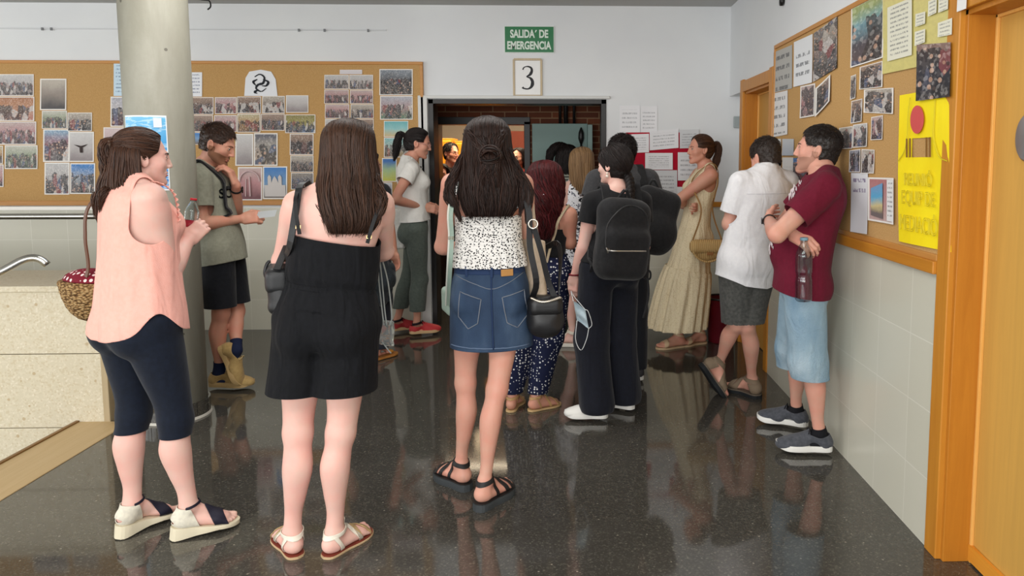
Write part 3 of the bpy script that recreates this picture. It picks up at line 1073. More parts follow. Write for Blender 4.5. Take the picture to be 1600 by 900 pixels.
def shoe(P, k, m_up, m_sole, m_lace, parent=None, sole_h=.028, ankle=.075, toe=.0, laces=True, name='shoe', collar=None, vox=.005):
 """closed low shoe: upper, sole, laces"""
 ins = -1 if k == 'R' else 1
 M, o, fs = P.FM[k], P.fo[k], P.fs
 def loc(p):
  q = (p - o.astype(F32)) @ M.astype(F32) / F32(fs)
  q[:, 0] *= ins
  return q
 def f(p):
  q = loc(p)
  d = d_ell(q, (0, -.026, .036), (.037, .042, .044))
  d = smin(d, d_cone(q, (0, -.012, .075), (0, -.02, .04), .037, .037), .02)
  d = smin(d, d_cone(q, (.0, .01, .074), (.004, .11, .036), .036, .029), .025)
  d = smin(d, d_ell(q, (-.002, .115, .026), (.05, .075, .034)), .03)
  d = smin(d, d_ell(q, (.004, .15, .02), (.043, .052, .027)), .02)
  return d * F32(fs)
 c = P.fl(k, 0, .06, .05)
 V, Q = surf(f, c - .19, c + .19, vox)
 def k1(v):
  q = loc(v.astype(F32))
  top = ankle - .006 * np.cos(q[:, 1] * 60)
  return np.maximum(q[:, 2] - np.where(q[:, 1] < .045, top, .2), -(q[:, 2] - .006))
 V, T = clip(V, Q, np.asarray(k1(V), float))
 up = P.obj(name, V, T, m_up, parent or P.root, .004)
 sole(P, k, up, m_sole, lambda y: -.0 + .012 * max(0, (y - .14) / .05) ** 2, lambda y: sole_h + .006 * max(0, (y - .14) / .05) ** 2 + .004 * max(0, -y / .05), grow=.007)
 if laces:
  pts = []
  for i in range(5):
   y = .045 + i * .014
   z = .083 - .0125 * i * .62
   pts.append(np.array([P.fl(k, x, y + .004 * (1 if j % 2 else -1), z - 7.5 * x * x + .004) for j, x in enumerate(np.linspace(-.024, .024, 7))]))
  v, fc = tube_arr(np.array(pts), .003 * fs, 6)
  l2 = [np.array([P.fl(k, sx * t * .03, .04 + .012 * t, .092 + .012 * math.sin(t * PI) - .008 * t) for t in np.linspace(0, 1, 7)]) for sx in (-1, 1)]
  v2, f2 = tube_arr(np.array(l2), .0026 * fs, 6)
  P.obj('laces', np.concatenate([v, v2]), _bysize(list(fc) + [q + len(v) for q in f2]), m_lace, up)
 return up
def sock(P, k, m, z0=.055, z1=.13):
 def f(p):
  return smin(P.footd(p, k, P.shod * .5, False), P.shn[k](p, 0), .012) - F32(.004)
 c = P.fl(k, 0, .03, .08)
 V, Q = surf(f, c - .2, c + .2, .006)
 q = (V - P.fo[k]) @ P.FM[k] / P.fs
 al = (V - P.an[k]) @ nrm(P.knee[k] - P.an[k])
 V, T = clip(V, Q, np.maximum(al - (z1 - .082), np.maximum(z0 - q[:, 2], q[:, 1] - .045)))
 return P.obj('sock', V, T, m, P.root, .002)
# ---------------------------------------------------------------- clothing
def K_z(z0=None, z1=None):
 def k(p):
  c = np.full(len(p), -9.0)
  if z0 is not None: c = np.maximum(c, z0 - p[:, 2])
  if z1 is not None: c = np.maximum(c, p[:, 2] - z1)
  return c
 return k
def K_t(P, t0=None, t1=None, wave=None):
 def k(p):
  t, x, y = P.torso_l.frame(p)
  c = np.full(len(p), -9.0)
  a = np.arctan2(x, y)
  L = float(P.torso_l.L)
  if t0 is not None: c = np.maximum(c, ((t0(a, x, y) if callable(t0) else t0) - t) * L)
  if t1 is not None: c = np.maximum(c, (t - (t1(a, x, y) if callable(t1) else t1)) * L)
  return c
 return k
def K_hole(c, r, M=None):
 """cut away an ellipsoid"""
 return lambda p: -d_ell(p, c, r, M)
def K_cap(a, b, ra, rb):
 return lambda p: -d_cone(p, a, b, ra, rb)
def K_neck(P, r=.075, fwd=.03, drop=.0, back=None):
 """round neckline: lower in front"""
 c = P.neck + P.up * (.03 - drop) * P.S + P.f1 * fwd * P.S
 M = np.stack([P.r1, nrm(P.f1 + P.up * -.0), P.up], 1)
 a = P.neck + P.up * .16 * P.S
 return lambda p: np.maximum(-d_ell(p, c, np.array([r, r * 1.02, r * .85]) * P.S, M), -d_cone(p, c, a, r * .9 * P.S, r * .9 * P.S))
class Wear:
 def __init__(s, P, grow=.008, rows=None, legs=None, sleeves=None, shoulders=True, torso=True, thighs=False, mod=None, k=.03, sk=.03, lk=.02, fold=0.0, fsc=(14, 14, 5), legk=.006, shin=True, over=None):
  s.P, s.grow, s.mod, s.k, s.sk = P, grow, mod, k, sk
  s.torso, s.shoulders, s.thighs = torso, shoulders, thighs
  s.loft = Loft(P.pel, P.neck, rows, P.yaw, P.syaw, P.S) if rows is not None else None
  s.legs = {}
  if legs:
   for kk in 'LR':
    L = legs[kk] if kk in legs else legs
    chain = []
    if 'th' in L:
     chain.append(Limb(P.hip[kk] + V3(0, 0, .0), P.knee[kk], L['th'][0], L['th'][1], bk=-P.FM[kk][:, 1], off=L.get('tho', [0] * len(L['th'][0])), pad=.12))
    if 'sh' in L:
     e = P.an[kk] + nrm(P.knee[kk] - P.an[kk]) * L.get('up', 0.0)
     chain.append(Limb(P.knee[kk], e, L['sh'][0], L['sh'][1], bk=-P.FM[kk][:, 1], off=L.get('sho', [0] * len(L['sh'][0])), pad=.12))
    s.legs[kk] = chain
  s.sl = {}
  if sleeves:
   for kk in 'LR':
    v = sleeves[kk] if isinstance(sleeves, dict) else sleeves
    if v is None: continue
    ln, r0, r1 = v[:3]
    d = P.el[kk] - P.sh[kk]
    a = P.sh[kk] - nrm(d) * .0
    s.sl[kk] = Limb(a, P.sh[kk] + d * (ln * 1.03), [0, .3, 1], [r0, (r0 + r1) / 2, r1], pad=.1)
  s.fold, s.fsc, s.legk, s.shin, s.over = fold, fsc, legk, shin, over
 def base(s, p):
  P = s.P
  d = None
  if s.torso:
   d = P.torso(p, s.grow)
  if s.loft is not None:
   l = s.loft(p, 0, s.mod)
   d = l if d is None else smin(d, l, s.k)
  if s.shoulders:
   d = smin(d, P.shoulders(p, s.grow), s.k)
  if s.thighs:
   lg = [P.legd(p, k, s.grow) if s.shin else P.th[k](p, s.grow) for k in 'LR']
   lg = smin(lg[0], lg[1], s.legk)
   hh = np.minimum(vlen(p - P.hip['L'].astype(F32)), vlen(p - P.hip['R'].astype(F32)))
   d = smin(d, lg, F32(.005) + F32(.04) * np.exp(-(hh / .14) ** 2))
  if s.legs:
   lg = None
   for kk in 'LR':
    e = None
    for c in s.legs[kk]:
     q = c(p)
     e = q if e is None else smin(e, q, .03)
    lg = e if lg is None else smin(lg, e, s.legk)
   hh = np.minimum(vlen(p - P.hip['L'].astype(F32)), vlen(p - P.hip['R'].astype(F32)))
   d = smin(d, lg, F32(.006) + F32(.045) * np.exp(-(hh / .15) ** 2))
  return d
 def __call__(s, p):
  d = s.base(p)
  for kk, L in s.sl.items():
   e = L(p)
   hh = vlen(p - s.P.sh[kk].astype(F32))
   d = smin(d, e, F32(.006) + F32(s.sk) * np.exp(-(hh / .11) ** 2))
  if s.over is not None:
   d = smin(d, s.over(p) - F32(.007), .02)
  if s.fold:
   d = d + F32(s.fold) * noise3(p * np.asarray(s.fsc, F32), 1.0)
  return d
 def K_sleeve(s, t=.97):
  def k(p):
   c = np.full(len(p), -9.0)
   b = s.base(p)
   for kk, L in s.sl.items():
    e = L(p)
    tt = (L.t(p) - t) * math.sqrt(float(L.L2))
    c = np.maximum(c, np.minimum(tt, b - e - .003))
   return c
  return k
 def K_armhole(s, r=.07, out=.0, dz=0.0):
  P = s.P
  def k(p):
   c = np.full(len(p), -9.0)
   for kk, sg in (('L', -1), ('R', 1)):
    a = P.sh[kk] + P.r1 * sg * (out + .0) + V3(0, 0, dz)
    c = np.maximum(c, -d_cone(p, a + P.r1 * sg * .12, a, r * 1.35, r))
   return c
  return k
 def build(s, name, m, keeps, lo=None, hi=None, vox=.008, thick=.003, it=1, parent=None):
  P = s.P
  l, h = P.extent()
  lo = l if lo is None else np.maximum(l, lo)
  hi = h if hi is None else np.minimum(h, hi)
  return P.garment(name, s, m, keeps, lo, hi, vox, thick, parent, it)
def zbox(P, z0, z1):
 l, h = P.extent()
 return V3(l[0], l[1], z0), V3(h[0], h[1], z1)
def foot2(heel, toe, H, fem=True, lift=0.0, fs=None):
 """ankle point, yaw and scale of a foot from where its heel and toe meet the floor in the picture"""
 a, b = onfloor(*heel), onfloor(*toe)
 d = nrm(b - a)
 fs = fs or ((.243 * H / 1.68 if fem else .268 * H / 1.75) / .245)
 mid = (a + b) / 2
 o = mid - d * .066 * fs
 return o + V3(0, 0, lift + .082 * fs), math.atan2(d[0], d[1])
def bag_strap(name, pts, w, m, parent, th=.004, n=40, hint=(0, -1, 0)):
 """a flat strap along points; hint is the direction its face looks"""
 C = curve(pts, n)
 T = np.gradient(C, axis=0); T /= np.linalg.norm(T, axis=1, keepdims=True)
 h = np.asarray(hint, float)
 if h.ndim == 1:
  h = np.broadcast_to(h, C.shape)
 else:
  h = np.stack([np.interp(np.linspace(0, 1, n), np.linspace(0, 1, len(h)), h[:, i]) for i in range(3)], 1)
 W = np.cross(T, h); W /= np.maximum(np.linalg.norm(W, axis=1, keepdims=True), 1e-6)
 N = np.cross(W, T)
 v = np.stack([C + W * w / 2 + N * th / 2, C - W * w / 2 + N * th / 2, C - W * w / 2 - N * th / 2, C + W * w / 2 - N * th / 2], 1).reshape(-1, 3)
 i = np.arange(n - 1)[:, None] * 4
 f = np.concatenate([np.stack([i + a, i + (a + 1) % 4, i + 4 + (a + 1) % 4, i + 4 + a], -1).reshape(-1, 4) for a in range(4)])
 f = np.concatenate([f, [[3, 2, 1, 0]], [[4 * n - 4, 4 * n - 3, 4 * n - 2, 4 * n - 1]]])
 off = np.array(parent.location) if parent is not None else 0
 return link(name, mesh_np(v - off, f, False), m, parent)
def sdf_obj(name, f, c, R, m, parent=None, vox=.005, keeps=(), thick=0, it=1, off=None, smooth=True):
 c = np.asarray(c, float)
 R = np.asarray(R, float) * np.ones(3)
 V, Q = surf(f, c - R, c + R, vox)
 if it: V = relax(V, Q, it)
 T = Q
 for k in keeps:
  V, T = clip(V, T, np.asarray(k(V.astype(F32)), float))
 off = (np.array(parent.location) if parent is not None else c) if off is None else off
 o = link(name, mesh_np(V - off, T, smooth), m, parent)
 if parent is None: o.location = c
 if thick:
  md = o.modifiers.new('thickness', 'SOLIDIFY'); md.thickness = abs(thick); md.offset = -1
 return o
def armtube(P, p, k):
 return np.minimum(P.ua[k](p), P.fa[k](p))
SKIN_A = skin((222, 184, 170))
SKIN_B = skin((206, 158, 138))
SKIN_C = skin((204, 152, 128))
HAIR_DB = hairmat((20, 13, 11), (54, 33, 25))
HAIR_BR = hairmat((44, 28, 20), (92, 60, 42))
HAIR_BK = hairmat((14, 11, 11), (40, 30, 28))
HAIR_RED = hairmat((30, 8, 10), (92, 20, 24))
HAIR_BL = hairmat((96, 72, 48), (164, 130, 92))
@cached
def clearplastic():
 return Mat('clear plastic', (236, 246, 248), .06, .5, Transmission_Weight=1.0, IOR=1.42).m
def bottle(name, c, hgt, r, label, capcol, up=(0, 0, 1), label_col=None, ribs=0, hang=False):
 """clear plastic bottle, c = middle of the bottle"""
 t = empty(name, c, label, 'bottle')
 up = nrm(up)
 x = nrm(np.cross(up, V3(.3, 1, .1))); y = np.cross(up, x)
 M = np.stack([x, y, up], 1)
 cl = clearplastic()
 h = hgt
 pr = [(.0, -.5 * h), (r * .8, -.5 * h), (r * .97, -.47 * h)]
 zz = np.linspace(-.44, .2, 29)
 for i, q in enumerate(zz):
  pr.append((r * (1 - (.05 if i % 2 else 0) - .1 * math.exp(-((q + .1) / .05) ** 2)), q * h))
 pr += [(r * .9, .26 * h), (r * .66, .34 * h), (r * .42, .41 * h), (r * .38, .46 * h), (r * .36, .465 * h)]
 b = MB(); b.lathe(pr, n=28)
 b.v = [np.concatenate(b.v) @ M.T]
 ob = b.build('bottle_body', cl, t, True)
 md = ob.modifiers.new('thickness', 'SOLIDIFY'); md.thickness = .0016; md.offset = -1
 b = MB(); rc = r * .46
 b.lathe([(rc * .2, .455 * h), (rc, .458 * h), (rc, .495 * h), (rc * .86, .503 * h), (.0, .503 * h)], n=24)
 b.v = [np.concatenate(b.v) @ M.T]
 b.build('cap', plain(capcol, .4, .4, name='cap plastic'), t, True)
 if label_col:
  b = MB(); b.lathe([(r * 1.01, -.2 * h), (r * 1.012, -.2 * h), (r * 1.012, .04 * h), (r * 1.01, .04 * h)], n=28)
  b.v = [np.concatenate(b.v) @ M.T]
  b.build('wrapper', plain(label_col, .45, .4, name='bottle label'), t, True)
 return t
def hit(W, o, d, n=120, L=.35, off=.004):
 """first point of a garment met from o along d"""
 d = nrm(d)
 s = np.linspace(0, L, n)
 q = np.asarray(o)[None] + s[:, None] * d[None]
 ins = W(q.astype(F32)) < 0
 i = int(np.argmax(ins)) if ins.any() else n - 1
 return q[i] - d * off
def strap_over(P, W, sg, x=.1, low=.35, back=.4, off=.006):
 """points of a shoulder strap lying on a garment: up the back, over the shoulder, down the front"""
 L = float(P.torso_l.L)
 pts, nr = [], []
 for t in np.linspace(back, .86, 4):
  pts.append(hit(W, P.pel + P.up * t * L + P.r1 * sg * x - P.f1 * .34, P.f1, off=off)); nr.append(-P.f1)
 for y in (-.05, .0, .05):
  pts.append(hit(W, P.neck + P.r1 * sg * x + P.f1 * y + P.up * .2, -P.up, off=off)); nr.append(P.up + P.f1 * y * 8)
 for t in np.linspace(.86, low, 5):
  pts.append(hit(W, P.pel + P.up * t * L + P.r1 * sg * (x + .01) + P.f1 * .34, -P.f1, off=off)); nr.append(P.f1)
 return pts, nr
# ---------------------------------------------------------------- the room
WY, WX = 6.56, 1.41                       # end wall and right-hand wall
CEIL = 2.832
def structure(name, mb, m, parent=None, smooth=False, bevel=0):
 o = mb.build(name, m, parent, smooth, bevel)
 if parent is None:
  o['kind'] = 'structure'
 return o
@cached
def wallpaint():
 m = Mat('wall paint', (226, 228, 229), 0.75, 0.2)
 n = m.noise(m.co('Object'), 1.3, 4).outputs['Fac']
 m.color(m.ramp(n, [(.3, (218, 220, 222)), (.7, (226, 228, 228))]))
 m.bump(m.noise(m.co('Object'), 260, 2).outputs['Fac'], .06, .002)
 return m.m
@cached
def tile():
 """cream glazed tiles about 31 x 27 cm"""
 m = Mat('wall tile', (214, 212, 196), 0.28, 0.4)
 o = m.co('Object')
 sp = m.n('ShaderNodeSeparateXYZ', {0: o})
 xy = m.math('ADD', sp.outputs[0], sp.outputs[1])
 v = m.n('ShaderNodeCombineXYZ', {0: xy, 1: sp.outputs[2], 2: 0.0}).outputs[0]
 b = m.n('ShaderNodeTexBrick', {'Vector': v, 'Color1': lin((206, 203, 187)), 'Color2': lin((201, 198, 181)), 'Mortar': lin((222, 219, 206)), 'Scale': 1.0, 'Mortar Size': .0022, 'Mortar Smooth': .1, 'Bias': 0.0, 'Brick Width': .31, 'Row Height': .27}, offset=0.0, squash=1.0)
 n = m.noise(o, 5, 4).outputs['Fac']
 m.color(m.mix(m.math('MULTIPLY', n, .3), b.outputs['Color'], (196, 196, 184)))
 m.bump(m.math('SUBTRACT', 1.0, b.outputs['Fac']), .25, .002)
 return m.m
@cached
def wood(col=(198, 134, 46), col2=(182, 116, 34), axis=2, rough=.42):
 m = Mat('varnished wood', col, rough, 0.4)
 sc = [22, 22, 22]; sc[axis] = 1.2
 n = m.noise(m.co('Object', sc), 1.6, 5, .6, .8).outputs['Fac']
 m.color(m.ramp(n, [(.3, col), (.75, col2)]))
 m.bump(n, .06, .002)
 return m.m
@cached
def cork():
 m = Mat('cork', (188, 150, 100), 0.9, 0.15)
 o = m.co('Object')
 a = m.noise(o, 160, 3).outputs['Fac']
 b = m.noise(o, 1.6, 3).outputs['Fac']
 c = m.ramp(a, [(.35, (176, 138, 88)), (.65, (196, 158, 106))])
 m.color(m.mix(m.math('MULTIPLY', b, .5), c, (190, 148, 92)))
 m.bump(a, .2, .002)
 return m.m
@cached
def terrazzo_dark():
 m = Mat('polished dark terrazzo', (44, 42, 40), 0.1, 0.75)
 o = m.co('Object')
 v1 = m.n('ShaderNodeTexVoronoi', {'Vector': o, 'Scale': 150.0, 'Randomness': 1.0})
 big = m.n('ShaderNodeTexVoronoi', {'Vector': o, 'Scale': 42.0, 'Randomness': 1.0})
 n = m.noise(o, 2.2, 5).outputs['Fac']
 base = m.ramp(n, [(.3, (66, 63, 58)), (.7, (77, 74, 68))])
 r1 = m.n('ShaderNodeSeparateColor', {0: v1.outputs['Color']})
 speck = m.ramp(r1.outputs[0], [(.0, (60, 58, 53)), (.62, (76, 73, 67)), (.88, (94, 91, 82)), (.975, (112, 108, 98))], 'CONSTANT')
 c = m.mix(.55, base, speck)
 r2 = m.n('ShaderNodeSeparateColor', {0: big.outputs['Color']})
 rare = m.math('MULTIPLY', m.math('GREATER_THAN', r2.outputs[0], .95), m.math('LESS_THAN', big.outputs['Distance'], .17))
 c = m.mix(rare, c, (136, 130, 118))
 # slab joints
 br = m.n('ShaderNodeTexBrick', {'Vector': m.co('Object', loc=(.45, .12, 0)), 'Scale': 1.0, 'Mortar Size': .0012, 'Brick Width': .6, 'Row Height': .6, 'Color1': (0, 0, 0, 1), 'Color2': (0, 0, 0, 1), 'Mortar': (1, 1, 1, 1)}, offset=0.0)
 c = m.mix(m.math('MULTIPLY', br.outputs['Fac'], .28), c, (92, 88, 80))
 m.color(c)
 wear = m.noise(m.co('Object'), 3.5, 4).outputs['Fac']
 m.into('Roughness', m.math('MULTIPLY_ADD', wear, .07, .035))
 return m.m
@cached
def terrazzo_light():
 m = Mat('pale terrazzo slab', (206, 196, 170), 0.4, 0.35)
 o = m.co('Object')
 v1 = m.n('ShaderNodeTexVoronoi', {'Vector': o, 'Scale': 110.0})
 r1 = m.n('ShaderNodeSeparateColor', {0: v1.outputs['Color']})
 a = m.ramp(r1.outputs[0], [(.0, (206, 197, 174)), (.55, (213, 204, 182)), (.8, (198, 185, 157)), (.95, (222, 214, 196))], 'CONSTANT')
 big = m.n('ShaderNodeTexVoronoi', {'Vector': o, 'Scale': 26.0})
 r2 = m.n('ShaderNodeSeparateColor', {0: big.outputs['Color']})
 rare = m.math('MULTIPLY', m.math('GREATER_THAN', r2.outputs[0], .9), m.math('LESS_THAN', big.outputs['Distance'], .25))
 c = m.mix(rare, a, (178, 156, 122))
 m.color(m.mix(m.math('MULTIPLY', m.noise(o, 2, 4).outputs['Fac'], .5), c, (200, 190, 164)))
 return m.m
@cached
def concrete():
 m = Mat('smooth concrete', (166, 162, 148), 0.55, 0.35)
 o = m.co('Object')
 a = m.noise(m.co('Object', (5, 5, 1.2)), 1.0, 6, .6, .4).outputs['Fac']
 b = m.noise(o, 38, 5, .6).outputs['Fac']
 c = m.ramp(a, [(.25, (128, 125, 112)), (.5, (148, 146, 133)), (.8, (172, 170, 159))])
 c = m.mix(m.math('MULTIPLY', b, .35), c, (134, 131, 119))
 v = m.n('ShaderNodeTexVoronoi', {'Vector': o, 'Scale': 9.0})
 r = m.n('ShaderNodeSeparateColor', {0: v.outputs['Color']})
 pit = m.math('MULTIPLY', m.math('LESS_THAN', v.outputs['Distance'], .085), m.math('GREATER_THAN', r.outputs[0], .72))
 m.color(m.mix(pit, c, (92, 88, 78)))
 m.bump(m.math('SUBTRACT', b, pit), .25, .004)
 return m.m
@cached
def brickmat():
 m = Mat('dark red brick', (96, 56, 40), 0.8, 0.2)
 o = m.co('Object')
 sp = m.n('ShaderNodeSeparateXYZ', {0: o})
 v = m.n('ShaderNodeCombineXYZ', {0: m.math('ADD', sp.outputs[0], sp.outputs[1]), 1: sp.outputs[2], 2: 0.0}).outputs[0]
 b = m.n('ShaderNodeTexBrick', {'Vector': v, 'Color1': lin((124, 70, 46)), 'Color2': lin((96, 54, 38)), 'Mortar': lin((150, 120, 92)), 'Scale': 1.0, 'Mortar Size': .006, 'Brick Width': .24, 'Row Height': .062}, offset=.5)
 m.color(m.mix(m.math('MULTIPLY', m.noise(o, 30, 3).outputs['Fac'], .4), b.outputs['Color'], (82, 46, 32)))
 m.bump(m.math('SUBTRACT', 1.0, b.outputs['Fac']), .5, .005)
 return m.m
BLACK = plain((22, 20, 19), .4, .4, name='black paint')
STEEL = plain((190, 190, 186), .25, .5, 1.0, name='brushed steel')
WHITE = plain((232, 232, 230), .5, .4, name='white lacquer')
# ---- floor (with the stairwell left open), ceiling, walls
b = MB()
KX0, KX1, PY = -2.84, -2.545, 4.24        # kerb inner and outer edge, front face of the parapet
b.box((KX1, -4, -.3), (8.5, 12.5, 0))
b.box((-8, PY + .2, -.3), (KX1, 12.5, 0))
structure('floor', b, terrazzo_dark())
b = MB()
b.box((KX0, -4, -.3), (KX1, PY, .004))
k = structure('trim_1', b, wood((190, 164, 122), (178, 150, 106), 1, .5), bevel=.002)
b = MB()
b.box((KX0 - .022, -4, -.3), (KX0, PY, .012))
structure('trim_2', b, wood((132, 96, 52), (112, 80, 42), 1), bevel=.003)
b = MB()
b.box((-8, -4, -2.4), (KX0, PY, -2.3))
structure('floor_lower', b, terrazzo_light())
for i in range(8):
 b = MB()
 b.box((-8 + i * .0, .6 + i * .3, -2.3), (KX0 - .03, .9 + i * .3, -.17 - .0 - i * .165))
 structure('floor_stair', b, terrazzo_light(), bevel=.004)
b = MB()
b.box((-8, -4, CEIL), (8.5, WY + .22, CEIL + .2))
cm = Mat('ceiling paint', (188, 188, 186), .85, .15)
cm.bump(cm.noise(cm.co('Object'), 180, 2).outputs['Fac'], .08, .002)
structure('ceiling', b, cm.m)
# end wall, opening X -1.225..0.318, z 0..2.03
OX0, OX1, OZ = -1.232, .322, 2.03
b = MB()
b.box((-8, WY, 0), (OX0, WY + .2, CEIL))
b.box((OX1, WY, 0), (1.7, WY + .2, CEIL))
b.box((OX0, WY, OZ), (OX1, WY + .2, CEIL))
structure('wall_back', b, wallpaint())
CAPZ = 1.085
b = MB()
b.box((-8, WY - .012, 0), (OX0 - .02, WY, CAPZ)); b.box((OX1 + .02, WY - .012, 0), (1.5, WY, CAPZ))
structure('wall_back_tiles', b, tile())
b = MB()
b.box((OX1 + .03, WY - .035, CAPZ), (1.5, WY, CAPZ + .045))
structure('trim_3', b, wood(axis=0), bevel=.003)
# black steel frame and pale reveal of the opening
b = MB()
for x in (OX0, OX1 - .045):
 b.box((x, WY - .01, 0), (x + .045, WY + .21, OZ))
b.box((OX0, WY - .01, OZ - .04), (OX1, WY + .21, OZ))
structure('door_1', b, BLACK, bevel=.003)
b = MB()
b.box((OX0 - .085, WY - .03, 0), (OX0 - .004, WY + .02, OZ + .02)); b.box((OX0 - .085, WY - .028, OZ + .004), (OX1 + .03, WY + .02, OZ + .03))
structure('trim_4', b, plain((206, 206, 202), .4, .4, name='grey white steel'), bevel=.004)
# right wall
D1a, D1b, D2a = 5.17, 6.06, 2.735          # far door recess from D1a to D1b; near door recess starts at D2a going towards the camera
b = MB()
b.box((WX, D2a, 0), (WX + .25, D1a, CEIL))
b.box((WX, D1a, 2.06), (WX + .25, WY, CEIL))
b.box((WX, -4, 2.06), (WX + .25, D2a, CEIL))
b.box((1.5, D1b, 0), (1.75, WY, 2.1))
b.box((WX, -4, 0), (WX + .25, D2a - 1.0, 2.06))
structure('wall_right', b, wallpaint())
b = MB()
b.box((WX - .012, D2a, 0), (WX, D1a - .06, CAPZ))
structure('wall_right_tiles', b, tile())
b = MB()
b.box((WX - .035, D2a + .002, CAPZ), (WX, D1a - .06, CAPZ + .05))
structure('trim_5', b, wood(axis=1), bevel=.004)
def side_door(n, ya, yb, leafcol, top=2.06, rec=.11, cas=.075):
 """door in the right-hand wall between ya (near) and yb (far): casing, jambs, leaf"""
 wd = wood()
 g = MB()
 for y in (ya - .0, yb - .0):
  s0 = y - cas if y == yb else y
 g.box((WX - .022, yb - .012, 0), (WX + .005, yb + cas, top + .012 + cas))
 g.box((WX - .022, ya - cas, 0), (WX + .005, ya + .012, top + .012 + cas))
 g.box((WX - .022, ya + .012, top - .012), (WX + .005, yb - .012, top + cas))
 o = structure(n, g, wd, bevel=.004)
 j = MB()
 j.box((WX, yb - .03, 0), (WX + .25, yb, top)); j.box((WX, ya, 0), (WX + .25, ya + .03, top)); j.box((WX, ya, top - .03), (WX + .25, yb, top))
 j.build('jamb', wood((188, 122, 38), (174, 108, 30)), o, bevel=.002)
 l = MB()
 l.box((WX + rec, ya + .03, .008), (WX + rec + .04, yb - .03, top - .03))
 lf = l.build('door_leaf', wood(leafcol, tuple(int(c * .95) for c in leafcol), 2, .45), o, bevel=.002)
 e = MB()
 e.box((WX + rec - .012, yb - .042, .0), (WX + rec, yb - .03, top - .03)); e.box((WX + rec - .012, ya + .03, top - .042), (WX + rec, yb - .03, top - .03))
 e.build('stop_bead', wood((232, 176, 96), (224, 164, 80)), o, bevel=.002)
 h = MB()
 h.box((WX + rec - .006, ya + .12, .95), (WX + rec, ya + .16, 1.13))
 h.tube([(WX + rec - .004, ya + .14, 1.06), (WX + rec - .05, ya + .14, 1.06), (WX + rec - .055, ya + .16, 1.06), (WX + rec - .055, ya + .26, 1.06)], .009, 8)
 h.build('handle', STEEL, lf)
 return o, lf
d2, leaf2 = side_door('door_2', D2a - .075 - .92, D2a - .075, (205, 158, 78))
b = MB()
b.box((WX + .095, D2a - .98, .008), (WX + .108, D2a - .106, .07))
b.build('kick_strip', wood((222, 150, 52), (210, 138, 44), 1), leaf2)
b = MB()
b.lathe([(.0, 0), (.05, 0), (.056, .006), (.05, .012), (.0, .012)], n=32)
v = np.concatenate(b.v)
pc = onx(1606, 215, WX + .108)
b.v = [np.stack([pc[0] - v[:, 2], pc[1] + v[:, 0], pc[2] + v[:, 1] * 1.4], 1)]
b.build('door_plate', plain((120, 124, 128), .35, .5, name='grey plastic'), leaf2, True)
side_door('door_3', D1a + .0, D1b - .075 - .0, (196, 148, 74))
# ---- stair parapet, column, rails
b = MB()
PXR = at(157, 560, PY)[0]
for (z0, z1) in ((-2.3, -.034), (-.03, .402), (.406, .765)):
 b.box((-8, PY, z0), (PXR, PY + .56, z1))
structure('wall_parapet', b, terrazzo_light(), bevel=.003)
b = MB()
b.box((-8, PY - .015, .765), (PXR + .01, PY + .6, .80))
structure('wall_parapet_cap', b, terrazzo_light(), bevel=.006)
b = MB()
b.box((PXR, PY - .004, 0), (PXR + .035, PY + .6, .79))
structure('trim_6', b, wood((178, 160, 128), (164, 146, 112), 2, .55), bevel=.003)
COLY, COLR = 4.36, .176
COLX = at(262, 420, COLY)[0]
b = MB()
b.lathe([(COLR, 0), (COLR, CEIL)], (COLX, COLY, 0), 64)
o = structure('column', b, concrete(), smooth=False)
o.data.polygons.foreach_set('use_smooth', np.array([len(p.vertices) == 4 for p in o.data.polygons])); o.data.update()
b = MB()
for i in range(14):
 a0, a1 = 2 * PI * i / 14 + .012, 2 * PI * (i + 1) / 14 - .012
 aa = np.linspace(a0, a1, 7)
 R0, R1 = COLR + .002, COLR + .014
 for q0, q1 in zip(aa[:-1], aa[1:]):
  pts = [(COLX + r * math.cos(q), COLY + r * math.sin(q), z) for z in (.014, .095) for (r, q) in ((R0, q0), (R0, q1), (R1, q1), (R1, q0))]
  b.add(pts, [(0, 3, 2, 1), (4, 5, 6, 7), (0, 1, 5, 4), (1, 2, 6, 5), (2, 3, 7, 6), (3, 0, 4, 7)])
structure('baseboard_column', b, terrazzo_dark())
b = MB()
b.lathe([(COLR + .001, .0), (COLR + .02, .0), (COLR + .017, .014), (COLR + .001, .014)], (COLX, COLY, 0), 64)
structure('trim_7', b, plain((196, 192, 182), .6, .3, name='grout'), smooth=False)
b = MB()
p = [at(-60, 452, 3.75), at(0, 425, 3.8), at(34, 407, 3.84), at(52, 403, 3.86), at(64, 406, 3.87), at(74, 414, 3.88)]
b.tube(curve(p, 30), .0195, 16)
o = b.build('stair_handrail', STEEL, smooth=True)
tag(o, 'tubular stainless steel handrail ending in a bend in front of the pale stone parapet', 'handrail')
t = empty('landing_rail', at(60, 335, 5.4), 'straight steel railing with two bars running behind the stone parapet', 'railing')
off = at(60, 335, 5.4)
b = MB()
za, zb = at(60, 326, 5.4)[2], at(60, 338, 5.4)[2]
b.box(V3(-6, 5.39, za - .012) - off, V3(at(262, 330, 5.4)[0], 5.44, za + .016) - off)
b.build('top_bar', plain((214, 210, 204), .4, .4, name='pale metal'), t, bevel=.004)
b = MB()
b.tube([V3(-6, 5.39, zb) - off, V3(at(262, 330, 5.4)[0], 5.39, zb) - off], .021, 14)
b.build('grab_bar', STEEL, t, smooth=True)
for x in (-5.4, -4.2, -3.0):
 b = MB(); b.box(V3(x - .015, 5.4, 0) - off, V3(x + .015, 5.43, za) - off)
 b.build('post', STEEL, t, bevel=.003)
